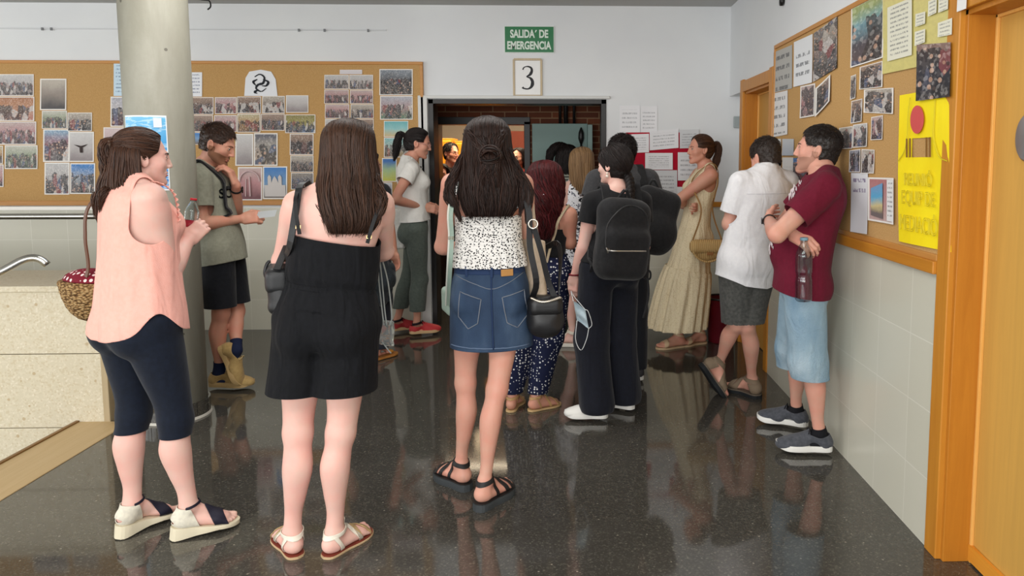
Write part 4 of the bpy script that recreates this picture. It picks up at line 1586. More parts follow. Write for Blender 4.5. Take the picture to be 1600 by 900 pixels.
# picture rail wire high on the end wall, and the dark smudge with a hook near the column head
p0, p1 = at(-40, 44, WY), at(604, 51, WY)
b = MB()
b.box((p0[0], WY - .012, p0[2] - .006), (p1[0], WY - .002, p0[2] + .004))
o = b.build('picture_rail', plain((206, 208, 210), .5, .4, name='pale rail'))
tag(o, 'thin pale picture rail running high along the white end wall', 'rail')
for px in (68, 82, 468, 508, 576):
 c = at(px, 47, WY)
 b = MB(); b.box((c[0] - .008, WY - .02, p0[2] - .018), (c[0] + .008, WY - .012, p0[2] + .006))
 h = b.build('hook', plain((120, 122, 124), .4, .4, name='grey hook'), o)
c = at(318, 2, 6.3)
b = MB()
b.tube(curve([V3(c[0] - .1, 6.3, CEIL), V3(c[0] - .02, 6.3, CEIL - .02), V3(c[0] + .045, 6.3, CEIL - .03), V3(c[0] + .055, 6.3, CEIL - .075), V3(c[0] + .03, 6.3, CEIL - .1)], 24), .006, 8)
o = b.build('ceiling_cable', BLACK, smooth=True)
tag(o, 'short dark cable looping out of the ceiling beside the concrete column head', 'cable')
c0, c1 = at(1146, 182, WY), at(1156, 200, WY)
b = MB(); b.box((c0[0], WY - .03, c1[2]), (c1[0] + .02, WY, c0[2]))
o = b.build('wall_box', plain((158, 166, 166), .5, .4, name='grey box'), bevel=.004)
tag(o, 'small grey box on the white wall beside the far wooden door', 'box')
cs = onx(1225, 2, WX)
b = MB(); b.lathe([(.02, 0), (.03, .01), (.03, .025), (.0, .03)], n=20)
v = np.concatenate(b.v)
b.v = [np.stack([cs[0] - v[:, 2], cs[1] + v[:, 0], cs[2] + v[:, 1]], 1)]
tag(b.build('wall_button', BLACK, smooth=True), 'small black round fitting high on the right wall above the corkboard', 'fitting')
# ---- beyond the opening: brick corridor wall with a lit room behind
BY = 7.62
bx0, bx1, bz = at(683, 300, BY)[0], at(823, 300, BY)[0], at(750, 190, BY)[2]
b = MB()
b.box((-3.5, BY, 0), (bx0, BY + .2, CEIL)); b.box((bx1, BY, 0), (2.6, BY + .2, CEIL)); b.box((bx0, BY, bz), (bx1, BY + .2, CEIL))
structure('wall_corridor', b, brickmat())
b = MB()
b.box((-3.5, WY + .22, CEIL - .25), (2.6, 12.5, CEIL - .2))
structure('ceiling_corridor', b, plain((200, 196, 186), .8, .2, name='corridor ceiling'))
b = MB()
b.box((-3.5, WY + .2, 0), (-3.4, 12.5, CEIL)); b.box((2.5, WY + .2, 0), (2.6, 12.5, CEIL))
structure('wall_corridor_side', b, brickmat())
b = MB()
for x in (bx0 - .03, bx1 - .02):
 b.box((x, BY - .03, 0), (x + .06, BY + .21, bz))
b.box((bx0 - .03, BY - .03, bz - .03), (bx1 + .04, BY + .21, bz + .045))
structure('door_4', b, BLACK, bevel=.003)
for x in (875, 884, 897):
 c = at(x, 175, BY - .06)
 b = MB(); b.tube([V3(c[0], BY - .05, 1.7), V3(c[0], BY - .05, CEIL - .25)], .022 if x == 884 else .014, 12)
 o = b.build('pipe', BLACK, smooth=True)
 tag(o, {875: 'thin black pipe on the brick wall, nearest the lit doorway', 884: 'thick black pipe on the brick wall above the green door', 897: 'thin black pipe on the brick wall, farthest from the lit doorway'}[x], 'pipe')
# green door leaf standing open in front of the bricks
gx0, gx1, gz = at(832, 300, 7.45)[0], at(918, 300, 7.45)[0], at(870, 193, 7.45)[2]
t = empty('fire_door', V3(gx0, 7.45, 0), 'grey green metal door leaf standing open against the brick wall', 'door')
b = MB(); b.box((0, 0, .01), (gx1 - gx0, .05, gz))
b.build('leaf', plain((118, 146, 140), .45, .4, name='green paint'), t, bevel=.004)
b = MB(); b.box((gx1 - gx0 + .002, -.005, .01), (gx1 - gx0 + .05, .055, gz - .01))
b.build('edge_strip', plain((140, 166, 160), .45, .4, name='pale green paint'), t, bevel=.004)
cx_ = at(908, 215, 7.45)
b = MB()
b.tube([V3(cx_[0] - gx0, -.02, .5), V3(cx_[0] - gx0, -.02, cx_[2])], .01, 10)
b.tube(curve([V3(cx_[0] - gx0, -.02, cx_[2] - .06), V3(cx_[0] - gx0, -.02, cx_[2] + .02), V3(cx_[0] - gx0, -.02, cx_[2] + .1)], 10), np.interp(np.linspace(0, 1, 10), [0, .3, .7, 1], [.012, .03, .026, .006]), 12)
b.build('latch_rod', BLACK, t, smooth=True)
# lit room
b = MB()
b.box((-3.4, 11.6, 0), (2.5, 11.7, CEIL))
structure('wall_far_room', b, plain((216, 204, 186), .7, .2, name='warm wall'))
b = MB()
c0, c1 = at(798, 205, 10.6), at(832, 300, 10.6)
b.box((c0[0], 10.55, 0), (c1[0] + .5, 10.62, c0[2])); structure('wall_red_partition', b, plain((120, 52, 34), .6, .3, name='red brown panel'))
b = MB()
c0, c1 = at(735, 190, 9.9), at(752, 300, 9.9)
b.box((c0[0], 9.85, 0), (c1[0], 10.0, CEIL - .25)); structure('column_room', b, plain((206, 196, 180), .6, .3, name='pale pillar'))
for i, (xa, xb) in enumerate(((680, 707), (709, 748), (750, 786))):
 a0, a1 = at(xa, 216 + i * 4, 9.4), at(xb, 216, 9.4)
 t = empty('locker', V3(a0[0], 9.4, 0), ('orange locker at the left end of the row in the lit room', 'orange locker behind the dark haired man in the lit room', 'orange locker at the right end of the row in the lit room')[i], 'locker', None)
 b = MB(); b.box((0, .02, 0), (a1[0] - a0[0], .45, a0[2]))
 b.build('body', plain((214, 130, 30), .5, .4, name='orange locker'), t, bevel=.006)
 b = MB(); b.box((.02, 0, .06), (a1[0] - a0[0] - .02, .02, a0[2] - .03))
 dr = b.build('door', plain((236, 150, 34), .45, .4, name='orange door'), t, bevel=.006)
 b = MB(); b.box((a1[0] - a0[0] - .07, -.02, 1.0), (a1[0] - a0[0] - .05, 0, 1.12)); b.build('handle', STEEL, dr)
c0, c1 = at(856, 238, 7.36), at(876, 262, 7.36)
# ---- room behind the camera with the windows the daylight comes from
b = MB()
b.box((-8, -4.2, -2.4), (8.5, -4, .5)); b.box((-8, -4.2, 2.6), (8.5, -4, CEIL)); b.box((-8, -4.2, .5), (-6.5, -4, 2.6)); b.box((1.2, -4.2, .5), (8.5, -4, 2.6))
structure('wall_front', b, wallpaint())
b = MB()
for x in np.linspace(-6.5, 1.2, 6):
 b.box((x - .04, -4.14, .5), (x + .04, -4.06, 2.6))
b.box((-6.5, -4.14, .46), (1.2, -4.06, .54)); b.box((-6.5, -4.14, 2.56), (1.2, -4.06, 2.64))
structure('window_1', b, WHITE)
b = MB()
b.box((-8.2, -4, -2.4), (-8, 12.5, .7)); b.box((-8.2, -4, 2.6), (-8, 12.5, CEIL)); b.box((-8.2, 5, .7), (-8, 12.5, 2.6))
structure('wall_left', b, wallpaint())
b = MB()
for y in np.linspace(-4, 5, 7):
 b.box((-8.14, y - .04, .7), (-8.06, y + .04, 2.6))
structure('window_2', b, WHITE)
# ---- boards, signs and papers
def uvmesh(P, n, m, thick):
 """P (n+1, m+1, 3) front surface; gives a thin sheet with UVs on the front"""
 n1, m1 = P.shape[0], P.shape[1]
 e1 = P[-1, 0] - P[0, 0]; e2 = P[0, -1] - P[0, 0]
 nn = nrm(np.cross(e1, e2))
 v = np.concatenate([P.reshape(-1, 3), (P - nn * thick).reshape(-1, 3)])
 idx = np.arange(n1 * m1).reshape(n1, m1)
 q = np.stack([idx[:-1, :-1], idx[1:, :-1], idx[1:, 1:], idx[:-1, 1:]], -1).reshape(-1, 4)
 o = n1 * m1
 rim = np.concatenate([idx[:, 0], idx[-1, 1:], idx[::-1, -1][1:], idx[0, ::-1][1:-1]])
 r2 = np.roll(rim, -1)
 f = np.concatenate([q, q[:, ::-1] + o, np.stack([r2, rim, rim + o, r2 + o], 1)])
 me = mesh_np(v, f, False)
 uu, vv = np.meshgrid(np.linspace(0, 1, n1), np.linspace(0, 1, m1), indexing='ij')
 uv = np.stack([uu.ravel(), vv.ravel()], 1); uv = np.concatenate([uv, uv])
 lay = me.uv_layers.new(name='uv')
 li = np.empty(len(me.loops), np.int32); me.loops.foreach_get('vertex_index', li)
 lay.data.foreach_set('uv', uv[li].astype(F32).ravel())
 return me
def sheet(name, c, m, label, cat='photo print', group=None, curl=.004, lift=.002, nrml=(0, -1, 0), thick=.0008, seed=0, parent=None):
 """a sheet of paper pinned up: corners c = bottom left, bottom right, top right, top left as seen"""
 c = [np.asarray(q, float) for q in c]
 n = 6
 g = np.random.default_rng(seed + 11)
 u, v = np.meshgrid(np.linspace(0, 1, n + 1), np.linspace(0, 1, n + 1), indexing='ij')
 P = ((1 - u) * (1 - v))[..., None] * c[0] + (u * (1 - v))[..., None] * c[1] + (u * v)[..., None] * c[2] + ((1 - u) * v)[..., None] * c[3]
 a, bb = g.uniform(.2, 1, 2)
 z = lift + curl * (a * (1 - v) ** 2 + bb * (2 * u - 1) ** 2 * .6)
 P = P + z[..., None] * np.asarray(nrml, float)
 ctr = P.mean((0, 1)) * (parent is None)
 me = uvmesh(P - ctr, n, n, thick)
 o = link(name, me, m, parent)
 if parent is None:
  o.location = ctr
  tag(o, label, cat, group)
 return o
def pmat(kind='crowd', cols=((200, 190, 170), (120, 100, 90), (150, 110, 80)), sc=7, border=.04, seed=0, band=(.1, .62), asp=1.0):
 """a printed picture: bands of colour with small figures, or lines of writing"""
 m = Mat('print', (255, 255, 255), .45, .35)
 tc = m.n('ShaderNodeTexCoord').outputs['UV']
 sp = m.n('ShaderNodeSeparateXYZ', {0: tc})
 u, v = sp.outputs[0], sp.outputs[1]
 mp = m.n('ShaderNodeMapping', {'Vector': tc, 'Scale': (asp, 1, 1), 'Location': (seed * 3.7, seed * 1.3, seed)}).outputs[0]
 wob = m.noise(mp, 3.0, 4, .6).outputs['Fac']
 vv = m.math('MULTIPLY_ADD', m.math('SUBTRACT', wob, .5), .35, v)
 if kind == 'text':
  paper, ink = cols[0], cols[1]
  lines = m.math('SINE', m.math('MULTIPLY', v, 6.283 * sc))
  ln = m.math('GREATER_THAN', lines, .35)
  word = m.math('GREATER_THAN', m.noise(m.n('ShaderNodeMapping', {'Vector': tc, 'Scale': (26 * asp, sc, 1), 'Location': (seed, seed, 0)}).outputs[0], 1.0, 3, .7).outputs['Fac'], .47)
  mu = m.math('MULTIPLY', m.math('GREATER_THAN', u, .12), m.math('LESS_THAN', u, .86))
  mv = m.math('MULTIPLY', m.math('GREATER_THAN', v, band[0]), m.math('LESS_THAN', v, band[1]))
  f = m.math('MULTIPLY', m.math('MULTIPLY', ln, word), m.math('MULTIPLY', mu, mv))
  m.color(m.mix(m.math('MULTIPLY', f, cols[2] if len(cols) > 2 else .7), paper, ink))
  return m.m
 n = len(cols)
 bg = m.ramp(vv, [(i / max(n - 1, 1) * .8 + .1, cols[i]) for i in range(n)])
 bg = m.mix(m.math('MULTIPLY', m.noise(mp, 18, 4, .7).outputs['Fac'], .35), bg, (70, 62, 60))
 if kind == 'crowd':
  def cells(k, sy, off, pal, amt, base, rnd_=1.0):
   mm = m.n('ShaderNodeMapping', {'Vector': tc, 'Scale': (asp * k, k * sy, 1), 'Location': (seed * 2.3 + off, seed + off, off)}).outputs[0]
   wv = m.n('ShaderNodeMix', {0: .12, 4: mm, 5: m.noise(mm, 1.6, 3).outputs['Color']}, data_type='VECTOR').outputs[1]
   vo = m.n('ShaderNodeTexVoronoi', {'Vector': wv, 'Scale': 1.0, 'Randomness': rnd_})
   r = m.n('ShaderNodeSeparateColor', {0: vo.outputs['Color']})
   pc = m.ramp(r.outputs[0], pal, 'CONSTANT')
   return pc, vo.outputs['Distance'], r.outputs[1]
  edge = m.math('MULTIPLY_ADD', m.math('SUBTRACT', m.noise(m.n('ShaderNodeMapping', {'Vector': tc, 'Scale': (asp * sc * .8, .2, 1), 'Location': (seed, 0, 0)}).outputs[0], 1.0, 2).outputs['Fac'], .5), .5, v)
  inb = m.math('MULTIPLY', m.math('GREATER_THAN', edge, band[0] - .08), m.math('LESS_THAN', edge, band[1]))
  pc, ds, g2 = cells(sc * .9, .42, 0, [(0, (34, 32, 36)), (.3, (58, 50, 50)), (.5, (92, 86, 88)), (.62, (200, 194, 190)), (.74, (132, 60, 62)), (.84, (70, 84, 116)), (.93, (40, 38, 38))], .8, bg)
  bg = m.mix(m.math('MULTIPLY', inb, m.math('MULTIPLY_ADD', m.math('GREATER_THAN', g2, .25), .65, .2)), bg, pc)
  hd, hs_, hg = cells(sc * 1.7, .9, 7.3, [(0, (206, 166, 142)), (.45, (60, 46, 42)), (.75, (190, 150, 126))], .9, bg)
  bg = m.mix(m.math('MULTIPLY', m.math('MULTIPLY', inb, m.math('LESS_THAN', hs_, .33)), m.math('MULTIPLY', m.math('GREATER_THAN', hg, .45), .8)), bg, hd)
  fn, fd, fg = cells(sc * 5, .8, 3.1, [(0, (30, 28, 30)), (.5, (120, 112, 108)), (.75, (226, 220, 214))], .3, bg)
  bg = m.mix(m.math('MULTIPLY', m.noise(mp, 9, 3).outputs['Fac'], .38), bg, fn)
 if border:
  du = m.math('MINIMUM', u, m.math('SUBTRACT', 1.0, u))
  dv = m.math('MINIMUM', v, m.math('SUBTRACT', 1.0, v))
  e = m.math('LESS_THAN', m.math('MINIMUM', m.math('MULTIPLY', du, asp), dv), border)
  bg = m.mix(e, bg, (232, 228, 222))
 m.color(bg)
 return m.m
def text_mesh(txt, size, depth=.001, sx=1.0, bold=0.0, align='CENTER', spacing=1.0, line=1.0):
 cu = bpy.data.curves.new('txt', 'FONT')
 cu.body = txt; cu.size = size; cu.extrude = depth; cu.align_x = align; cu.align_y = 'CENTER'; cu.offset = bold; cu.space_character = spacing; cu.space_line = line
 o = bpy.data.objects.new('txt', cu)
 COL.objects.link(o)
 dg = bpy.context.evaluated_depsgraph_get()
 me = bpy.data.meshes.new_from_object(o.evaluated_get(dg))
 bpy.data.objects.remove(o)
 co = np.empty(len(me.vertices) * 3, F32); me.vertices.foreach_get('co', co)
 co = co.reshape(-1, 3); co[:, 0] *= sx
 me.vertices.foreach_set('co', co.ravel())
 return me
def fit_text(me, w, h):
 """scale a text mesh to a width and height"""
 co = np.empty(len(me.vertices) * 3, F32); me.vertices.foreach_get('co', co)
 co = co.reshape(-1, 3)
 lo, hi = co.min(0), co.max(0)
 co[:, 0] = (co[:, 0] - (lo[0] + hi[0]) / 2) * w / (hi[0] - lo[0])
 co[:, 1] = (co[:, 1] - (lo[1] + hi[1]) / 2) * h / (hi[1] - lo[1])
 me.vertices.foreach_set('co', co.ravel()); me.update()
 return me
def place_text(name, me, m, parent, c, ux, uy):
 """put a text mesh with its baseline along ux and its up along uy, centre c (in the parent's frame)"""
 ux, uy = nrm(ux), nrm(uy)
 co = np.empty(len(me.vertices) * 3, F32); me.vertices.foreach_get('co', co)
 co = co.reshape(-1, 3)
 W = np.asarray(c) + co[:, :1] * ux + co[:, 1:2] * uy + co[:, 2:3] * np.cross(ux, uy)
 me.vertices.foreach_set('co', W.astype(F32).ravel()); me.update()
 me.materials.clear()
 return link(name, me, m, parent)
def bmesh_edges(me):
 """border loops (x, y) of the front face of a text mesh"""
 import bmesh
 bm = bmesh.new(); bm.from_mesh(me)
 zt = max(v.co.z for v in bm.verts)
 bmesh.ops.delete(bm, geom=[f for f in bm.faces if any(abs(v.co.z - zt) > 1e-5 for v in f.verts)], context='FACES')
 bmesh.ops.remove_doubles(bm, verts=bm.verts, dist=1e-5)
 nb = {}
 for e in bm.edges:
  if len(e.link_faces) == 1:
   a, b = e.verts
   nb.setdefault(a, []).append(b); nb.setdefault(b, []).append(a)
 loops, seen = [], set()
 for s in nb:
  if s in seen: continue
  cur, loop = s, []
  while cur is not None and cur not in seen:
   seen.add(cur); loop.append((cur.co.x, cur.co.y))
   cur = next((q for q in nb[cur] if q not in seen), None)
  loops.append(loop)
 bm.free()
 return loops
# ================================================================ corkboards and everything pinned to them
YB = WY - .022
def corkboard(label, lo, hi, axis):
 t = empty('corkboard', (np.asarray(lo) + np.asarray(hi)) / 2, label, 'noticeboard')
 o = np.array(t.location)
 lo, hi = np.asarray(lo) - o, np.asarray(hi) - o
 b = MB(); b.box(lo, hi)
 b.build('cork_panel', cork(), t)
 b = MB()
 w = .026
 if axis == 'y':
  d0, d1 = lo[1] - .008, hi[1]
  b.box((lo[0] - w, d0, hi[2]), (hi[0] + w, d1, hi[2] + w)); b.box((lo[0] - w, d0, lo[2] - w * 1.6), (hi[0] + w, d1, lo[2])); b.box((hi[0], d0, lo[2]), (hi[0] + w, d1, hi[2])); b.box((lo[0] - w, d0, lo[2]), (lo[0], d1, hi[2]))
 else:
  d0, d1 = lo[0] - .01, hi[0]
  b.box((d0, lo[1], hi[2]), (d1, hi[1] + w, hi[2] + w)); b.box((d0, lo[1], lo[2] - w), (d1, hi[1] + w, lo[2])); b.box((d0, hi[1], lo[2]), (d1, hi[1] + w, hi[2]))
 b.build('frame', wood((196, 140, 74), (184, 126, 60), 0 if axis == 'y' else 1), t, bevel=.004)
 return t
zt, zb = at(330, 100, YB)[2], at(500, 313, YB)[2]
corkboard('long wood framed corkboard with rows of photographs on the white end wall', (-6.5, YB, zb), (at(658, 200, YB)[0], WY, zt), 'y')
XB = WX - .012
z1 = onx(1210, 78, XB)[2]
corkboard('wood framed corkboard with posters and snapshots on the right wall', (XB, D2a + .003, CAPZ + .075), (WX, D1a - .12, z1), 'x')
def lp(x0, y0, x1, y1, Y=YB, sk=0, lift=0.0):
 return [at(x0, y1, Y), at(x1, y1 + sk, Y), at(x1, y0 + sk, Y), at(x0, y0, Y)]
def rp(xl, tl, bl, xr, tr, br, X=XB):
 return [onx(xl, bl, X), onx(xr, br, X), onx(xr, tr, X), onx(xl, tl, X)]
GREY = ((70, 66, 66), (150, 138, 128), (196, 186, 172))
PINK = ((120, 70, 76), (196, 140, 142), (206, 180, 176))
DARK = ((40, 36, 40), (110, 84, 74), (168, 140, 120))
GREEN = ((70, 92, 66), (140, 156, 120), (206, 206, 190))
BLUE = ((120, 110, 104), (120, 160, 200), (60, 130, 200))
ORAN = ((190, 90, 54), (206, 150, 110), (190, 130, 90))
PALE = ((150, 140, 140), (196, 190, 188), (214, 212, 210))
WARM = ((130, 96, 60), (196, 150, 90), (206, 190, 150))
TEAL = ((210, 190, 140), (150, 206, 206), (110, 186, 190))
G1, G2, G3, G4, G5 = 'photographs at the left end of the corkboard', 'photographs in the two joined strips', 'photographs right of the column', 'photographs in the tall double strip', 'papers at the right end of the corkboard'
A = []
add = lambda *a: A.append(a)
add(-4, 116, 53, 150, 'crowd', PALE, 15, G1, 'photo of a large crowd on pale ground, topmost at the left end of the corkboard', 'crowd')
add(-4, 151, 54, 189, 'crowd', ORAN, 7, G1, 'photo of three dark figures on orange, below the large crowd photo', 'trio')
add(-2, 190, 57, 226, 'crowd', PINK, 13, G1, 'photo of a dark group on pink, under the orange photo', 'g')
add(8, 227, 59, 264, 'crowd', GREEN, 12, G1, 'white bordered grey green group photo, lowest at the left end of the corkboard', 'g')
add(-30, 228, 5, 256, 'crowd', WARM, 9, G1, 'brown photo cut by the left picture edge, beside the grey green group photo', 'g')
add(-30, 257, 6, 292, 'crowd', PINK, 9, G1, 'pale pink photo in the lower left corner of the corkboard', 'g')
add(63, 123, 104, 172, 'mixed', GREY, 9, G2, 'grey brown photo at the top of the left joined strip', 'g')
add(66, 173, 105, 201, 'crowd', GREEN, 14, G2, 'photo of people on a green hillside in the left joined strip', 'g')
add(68, 202, 109, 253, 'crowd', ((190, 180, 176), (160, 80, 80), (150, 180, 206)), 7, G2, 'photo of red and pale blue figures in the left joined strip', 'g')
add(70, 254, 109, 304, 'crowd', PALE, 10, G2, 'pale grey blue photo at the bottom of the left joined strip', 'g')
add(106, 176, 144, 205, 'crowd', GREY, 5, G2, 'grey photo with one white figure at the top of the right joined strip', 'g')
add(108, 206, 147, 253, 'diver', PALE, 6, G2, 'pale photo of a dark figure with spread arms in the right joined strip', 'g')
add(110, 255, 149, 303, 'crowd', ((120, 110, 100), (170, 180, 190), (60, 140, 214)), 9, G2, 'photo of figures under deep blue sky in the right joined strip', 'g')
add(178, 98, 206, 150, 'text', ((196, 218, 232), (90, 120, 150)), 9, None, 'pale blue paper with writing just left of the column, near the board top', 't')
add(173, 151, 206, 198, 'crowd', ((200, 50, 60), (220, 214, 216), (196, 196, 206)), 5, None, 'pale sheet with a red shape just left of the column', 'g')
add(162, 199, 198, 240, 'mixed', ((190, 160, 160), (220, 200, 200)), 5, None, 'pale pink sheet behind the hair of the woman in pink', 'g')
add(290, 113, 316, 151, 'text', ((228, 230, 234), (90, 100, 130)), 7, None, 'small white sheet with writing at the right edge of the column', 't')
for x0, y0, x1, y1, p, s_, l in ((300, 152, 334, 179, DARK, 8, 'dark group photo by the column, first of the upper row'), (336, 152, 370, 178, PINK, 7, 'reddish dark photo, second of the upper row from the column'), (371, 151, 408, 177, DARK, 6, 'brown stage photo, third of the upper row from the column'), (410, 150, 445, 177, GREY, 6, 'grey brown photo, fourth of the upper row from the column'), (447, 149, 482, 176, PALE, 4, 'grey room photo at the right end of the upper row'),
       (300, 180, 333, 206, DARK, 11, 'busy dark photo by the column, first of the second row'), (335, 180, 370, 206, PINK, 9, 'pinkish photo above the head of the man in grey green'), (371, 178, 407, 207, WARM, 5, 'warm brown interior photo, third of the second row'), (408, 178, 445, 204, DARK, 10, 'dark photo of a pale group, fourth of the second row'), (446, 179, 493, 208, ((70, 110, 150), (170, 160, 70), (150, 140, 70)), 9, 'yellow green photo with a blue patch at the right end of the second row'),
       (300, 207, 313, 226, BLUE, 4, 'sliver of a light blue photo beside the column'), (368, 209, 396, 259, PALE, 3, 'pale photo of a striped wall behind the man in grey green'), (397, 208, 434, 259, ((196, 176, 150), (206, 196, 180), (110, 110, 120)), 5, 'photo of a pale building front above the blue sky photo')):
 add(x0, y0, x1, y1, 'crowd' if s_ > 4 else 'mixed', p, s_, G3, l, 'g')
add(372, 261, 410, 313, 'arch', PINK, 9, G3, 'photo of a pink arch with a white line and a crowd below', 'arch')
add(411, 260, 449, 311, 'church', BLUE, 7, G3, 'photo of a pale domed building against blue sky', 'church')
for x0, y0, x1, y1, p, s_, l in ((453, 209, 490, 242, DARK, 5, 'dark photo with white patches, top of the short strip'), (454, 243, 490, 269, GREY, 9, 'grey group photo, middle of the short strip'), (455, 270, 490, 296, ((60, 70, 90), (110, 110, 120), (150, 140, 130)), 8, 'bluish dark photo, bottom of the short strip')):
 add(x0, y0, x1, y1, 'crowd', p, s_, G3, l, 'g')
for i, (x0, y0, x1, y1, p) in enumerate(((507, 117, 545, 139, PALE), (507, 140, 545, 162, PINK), (508, 163, 546, 185, PINK), (508, 186, 547, 208, PALE), (546, 117, 583, 140, PALE), (547, 141, 583, 162, PINK), (548, 163, 584, 185, GREY), (549, 186, 584, 208, DARK), (549, 209, 586, 232, PINK), (550, 233, 587, 258, PINK))):
 nm = ['top', 'second', 'third', 'fourth', 'top', 'second', 'third', 'fourth', 'fifth', 'lowest'][i]
 add(x0, y0, x1, y1, 'crowd', p, 10 + i % 3, G4, '%s small group photo of the %s column of the double strip' % (nm, 'left' if i < 4 else 'right'), 'g')
add(531, 109, 566, 116, 'mixed', ((226, 220, 222), (232, 226, 228)), 3, None, 'narrow white title strip above the double strip of photos', 'g')
add(593, 108, 645, 149, 'crowd', ((150, 140, 130), (60, 56, 60), (140, 150, 160)), 8, G5, 'photo of dark standing figures in the upper right corner of the corkboard', 'g')
add(594, 150, 645, 187, 'crowd', ((110, 150, 120), (190, 160, 160), (190, 190, 200)), 9, G5, 'curling photo of a group with green foreground under the standing figures', 'g')
add(600, 189, 638, 214, 'mixed', TEAL, 3, G5, 'teal leaflet with white heading above the ponytail of the woman in white', 'lf')
add(600, 215, 638, 246, 'crowd', ((206, 180, 130), (190, 206, 190), (150, 206, 206)), 7, G5, 'leaflet with many faces on teal beside the ponytail', 'g')
add(597, 247, 620, 284, 'mixed', ((206, 206, 90), (170, 200, 150), (60, 120, 190)), 5, G5, 'blue and yellow leaflet behind the woman in white', 'g')
add(597, 285, 613, 312, 'crowd', ((206, 206, 216), (90, 100, 140), (220, 220, 226)), 8, G5, 'small leaflet with dark blue figures at the board bottom edge', 'g')
for i, (x0, y0, x1, y1, kind, pal, s_, grp, lab, ext) in enumerate(A):
 Lw = (x1 - x0) / max(y1 - y0, 1)
 if kind == 'text':
  m = pmat('text', pal, s_, seed=i, band=(.08, .92), asp=Lw)
 else:
  base = 'crowd' if kind in ('crowd',) else 'mixed'
  m = pmat(base, pal, s_, .035, i * .77 + 1, (.05, .62) if kind != 'trio' else (.05, .7), Lw)
 o = sheet('photo_print' if kind != 'text' else 'paper_sheet', lp(x0, y0, x1, y1, YB - .001), m, lab, 'photo' if kind != 'text' else 'paper', grp, .003, .002, (0, -1, 0), seed=i)
 c = np.array(o.location)
 W_, H_ = (x1 - x0) / 1155 * YB, (y1 - y0) / 1155 * YB
 if kind == 'diver':
  b = MB(); b.prism([V3(-.03 * 2, -.006, .02), V3(0, -.006, .008), V3(.06, -.006, .024), V3(.012, -.006, -.006), V3(.012, -.006, -.05), V3(-.012, -.006, -.05), V3(-.012, -.006, -.006)], (0, -.0008, 0)); b.build('printed_figure', plain((58, 46, 44), .6, .2, name='dark print'), o)
 if kind == 'arch':
  b = MB(); b.tube(np.array([V3(.085 * math.cos(a), -.006, .02 + .09 * math.sin(a)) for a in np.linspace(0, PI, 20)]), .007, 6); b.tube([V3(.0, -.006, -.11), V3(.0, -.006, .06)], .007, 6); b.tube([V3(-.04, -.006, -.11), V3(-.03, -.006, .04)], .005, 6); b.build('printed_arch', plain((206, 180, 180), .6, .2, name='pale print'), o)
 if kind == 'church':
  pl = plain((206, 200, 196), .6, .2, name='pale stone print')
  b = MB(); b.prism([V3(-.09, -.006, -.12), V3(.09, -.006, -.12), V3(.09, -.006, -.02), V3(.06, -.006, -.02), V3(.06, -.006, .05), V3(.045, -.006, .07), V3(.03, -.006, .05), V3(.03, -.006, .0), V3(.018, -.006, .03), V3(0, -.006, .06), V3(-.018, -.006, .03), V3(-.03, -.006, .0), V3(-.03, -.006, .05), V3(-.045, -.006, .07), V3(-.06, -.006, .05), V3(-.06, -.006, -.02), V3(-.09, -.006, -.02)], (0, -.0008, 0)); b.build('printed_building', pl, o)
# white rounded sheet with an ink drawing
P0 = [at(382, 150, YB), at(384, 122, YB), at(390, 112, YB), at(408, 109, YB), at(424, 112, YB), at(431, 124, YB), at(434, 150, YB)]
c = np.mean(P0, 0)
b = MB(); b.prism([p - c + V3(0, -.004, 0) for p in P0][::-1], (0, -.0012, 0))
o = b.build('paper_sheet', plain((228, 230, 234), .6, .3, name='white paper')); o.location = c
tag(o, 'white round topped sheet with a black ink drawing near the corkboard top', 'paper')
b = MB()
for pts in ([(398, 120), (406, 116), (413, 121), (411, 130), (404, 132), (400, 138), (408, 143), (416, 138)], [(402, 124), (396, 128), (400, 134)], [(411, 124), (419, 128), (416, 134), (409, 134)], [(404, 140), (398, 144), (402, 146)]):
 C = curve([at(x, y, YB - .007) - c for x, y in pts], 24)
 b.tube(C, np.interp(np.linspace(0, 1, 24), [0, .5, 1], [.004, .011, .003]), 6, ((0, 1, 0), 1.0) if False else None)
b.build('ink_drawing', plain((40, 44, 50), .6, .2, name='ink'), o)
# poster on the column, wrapped round the concrete
r = COLR + .003
pm = Mat('blue poster', (40, 130, 200), .4, .4)
tc = pm.n('ShaderNodeTexCoord').outputs['UV']
v = pm.n('ShaderNodeSeparateXYZ', {0: tc}).outputs[1]
nz = pm.noise(pm.n('ShaderNodeMapping', {'Vector': tc, 'Scale': (2.5, 14, 1)}).outputs[0], 1.5, 4, .6, .6).outputs['Fac']
col = pm.mix(pm.math('MULTIPLY', pm.math('GREATER_THAN', nz, .53), .55), pm.ramp(v, [(.0, (34, 110, 190)), (.5, (46, 140, 206)), (1, (110, 186, 226))]), (196, 224, 238))
u = pm.n('ShaderNodeSeparateXYZ', {0: tc}).outputs[0]
e = pm.math('LESS_THAN', pm.math('MINIMUM', pm.math('MINIMUM', u, pm.math('SUBTRACT', 1.0, u)), pm.math('MINIMUM', v, pm.math('SUBTRACT', 1.0, v))), .02)
pm.color(pm.mix(e, col, (228, 232, 236)))
def colang(px):
 """angle on the column front seen at a picture column"""
 d = ray(px, 240)[:2]; d = d / np.linalg.norm(d)
 v0 = -np.array([COLX, COLY])
 bq = v0 @ d; cq = v0 @ v0 - r * r
 s_ = -bq - math.sqrt(max(bq * bq - cq, 0))
 q = d * s_ - np.array([COLX, COLY])
 return math.atan2(q[1], q[0])
a0, a1 = colang(198.5), colang(263)
if a0 > 0: a0 -= 2 * PI
if a1 > 0: a1 -= 2 * PI
z0, z1_ = at(230, 298, COLY - r)[2], at(230, 180, COLY - r)[2]
zc = (z0 + z1_) / 2
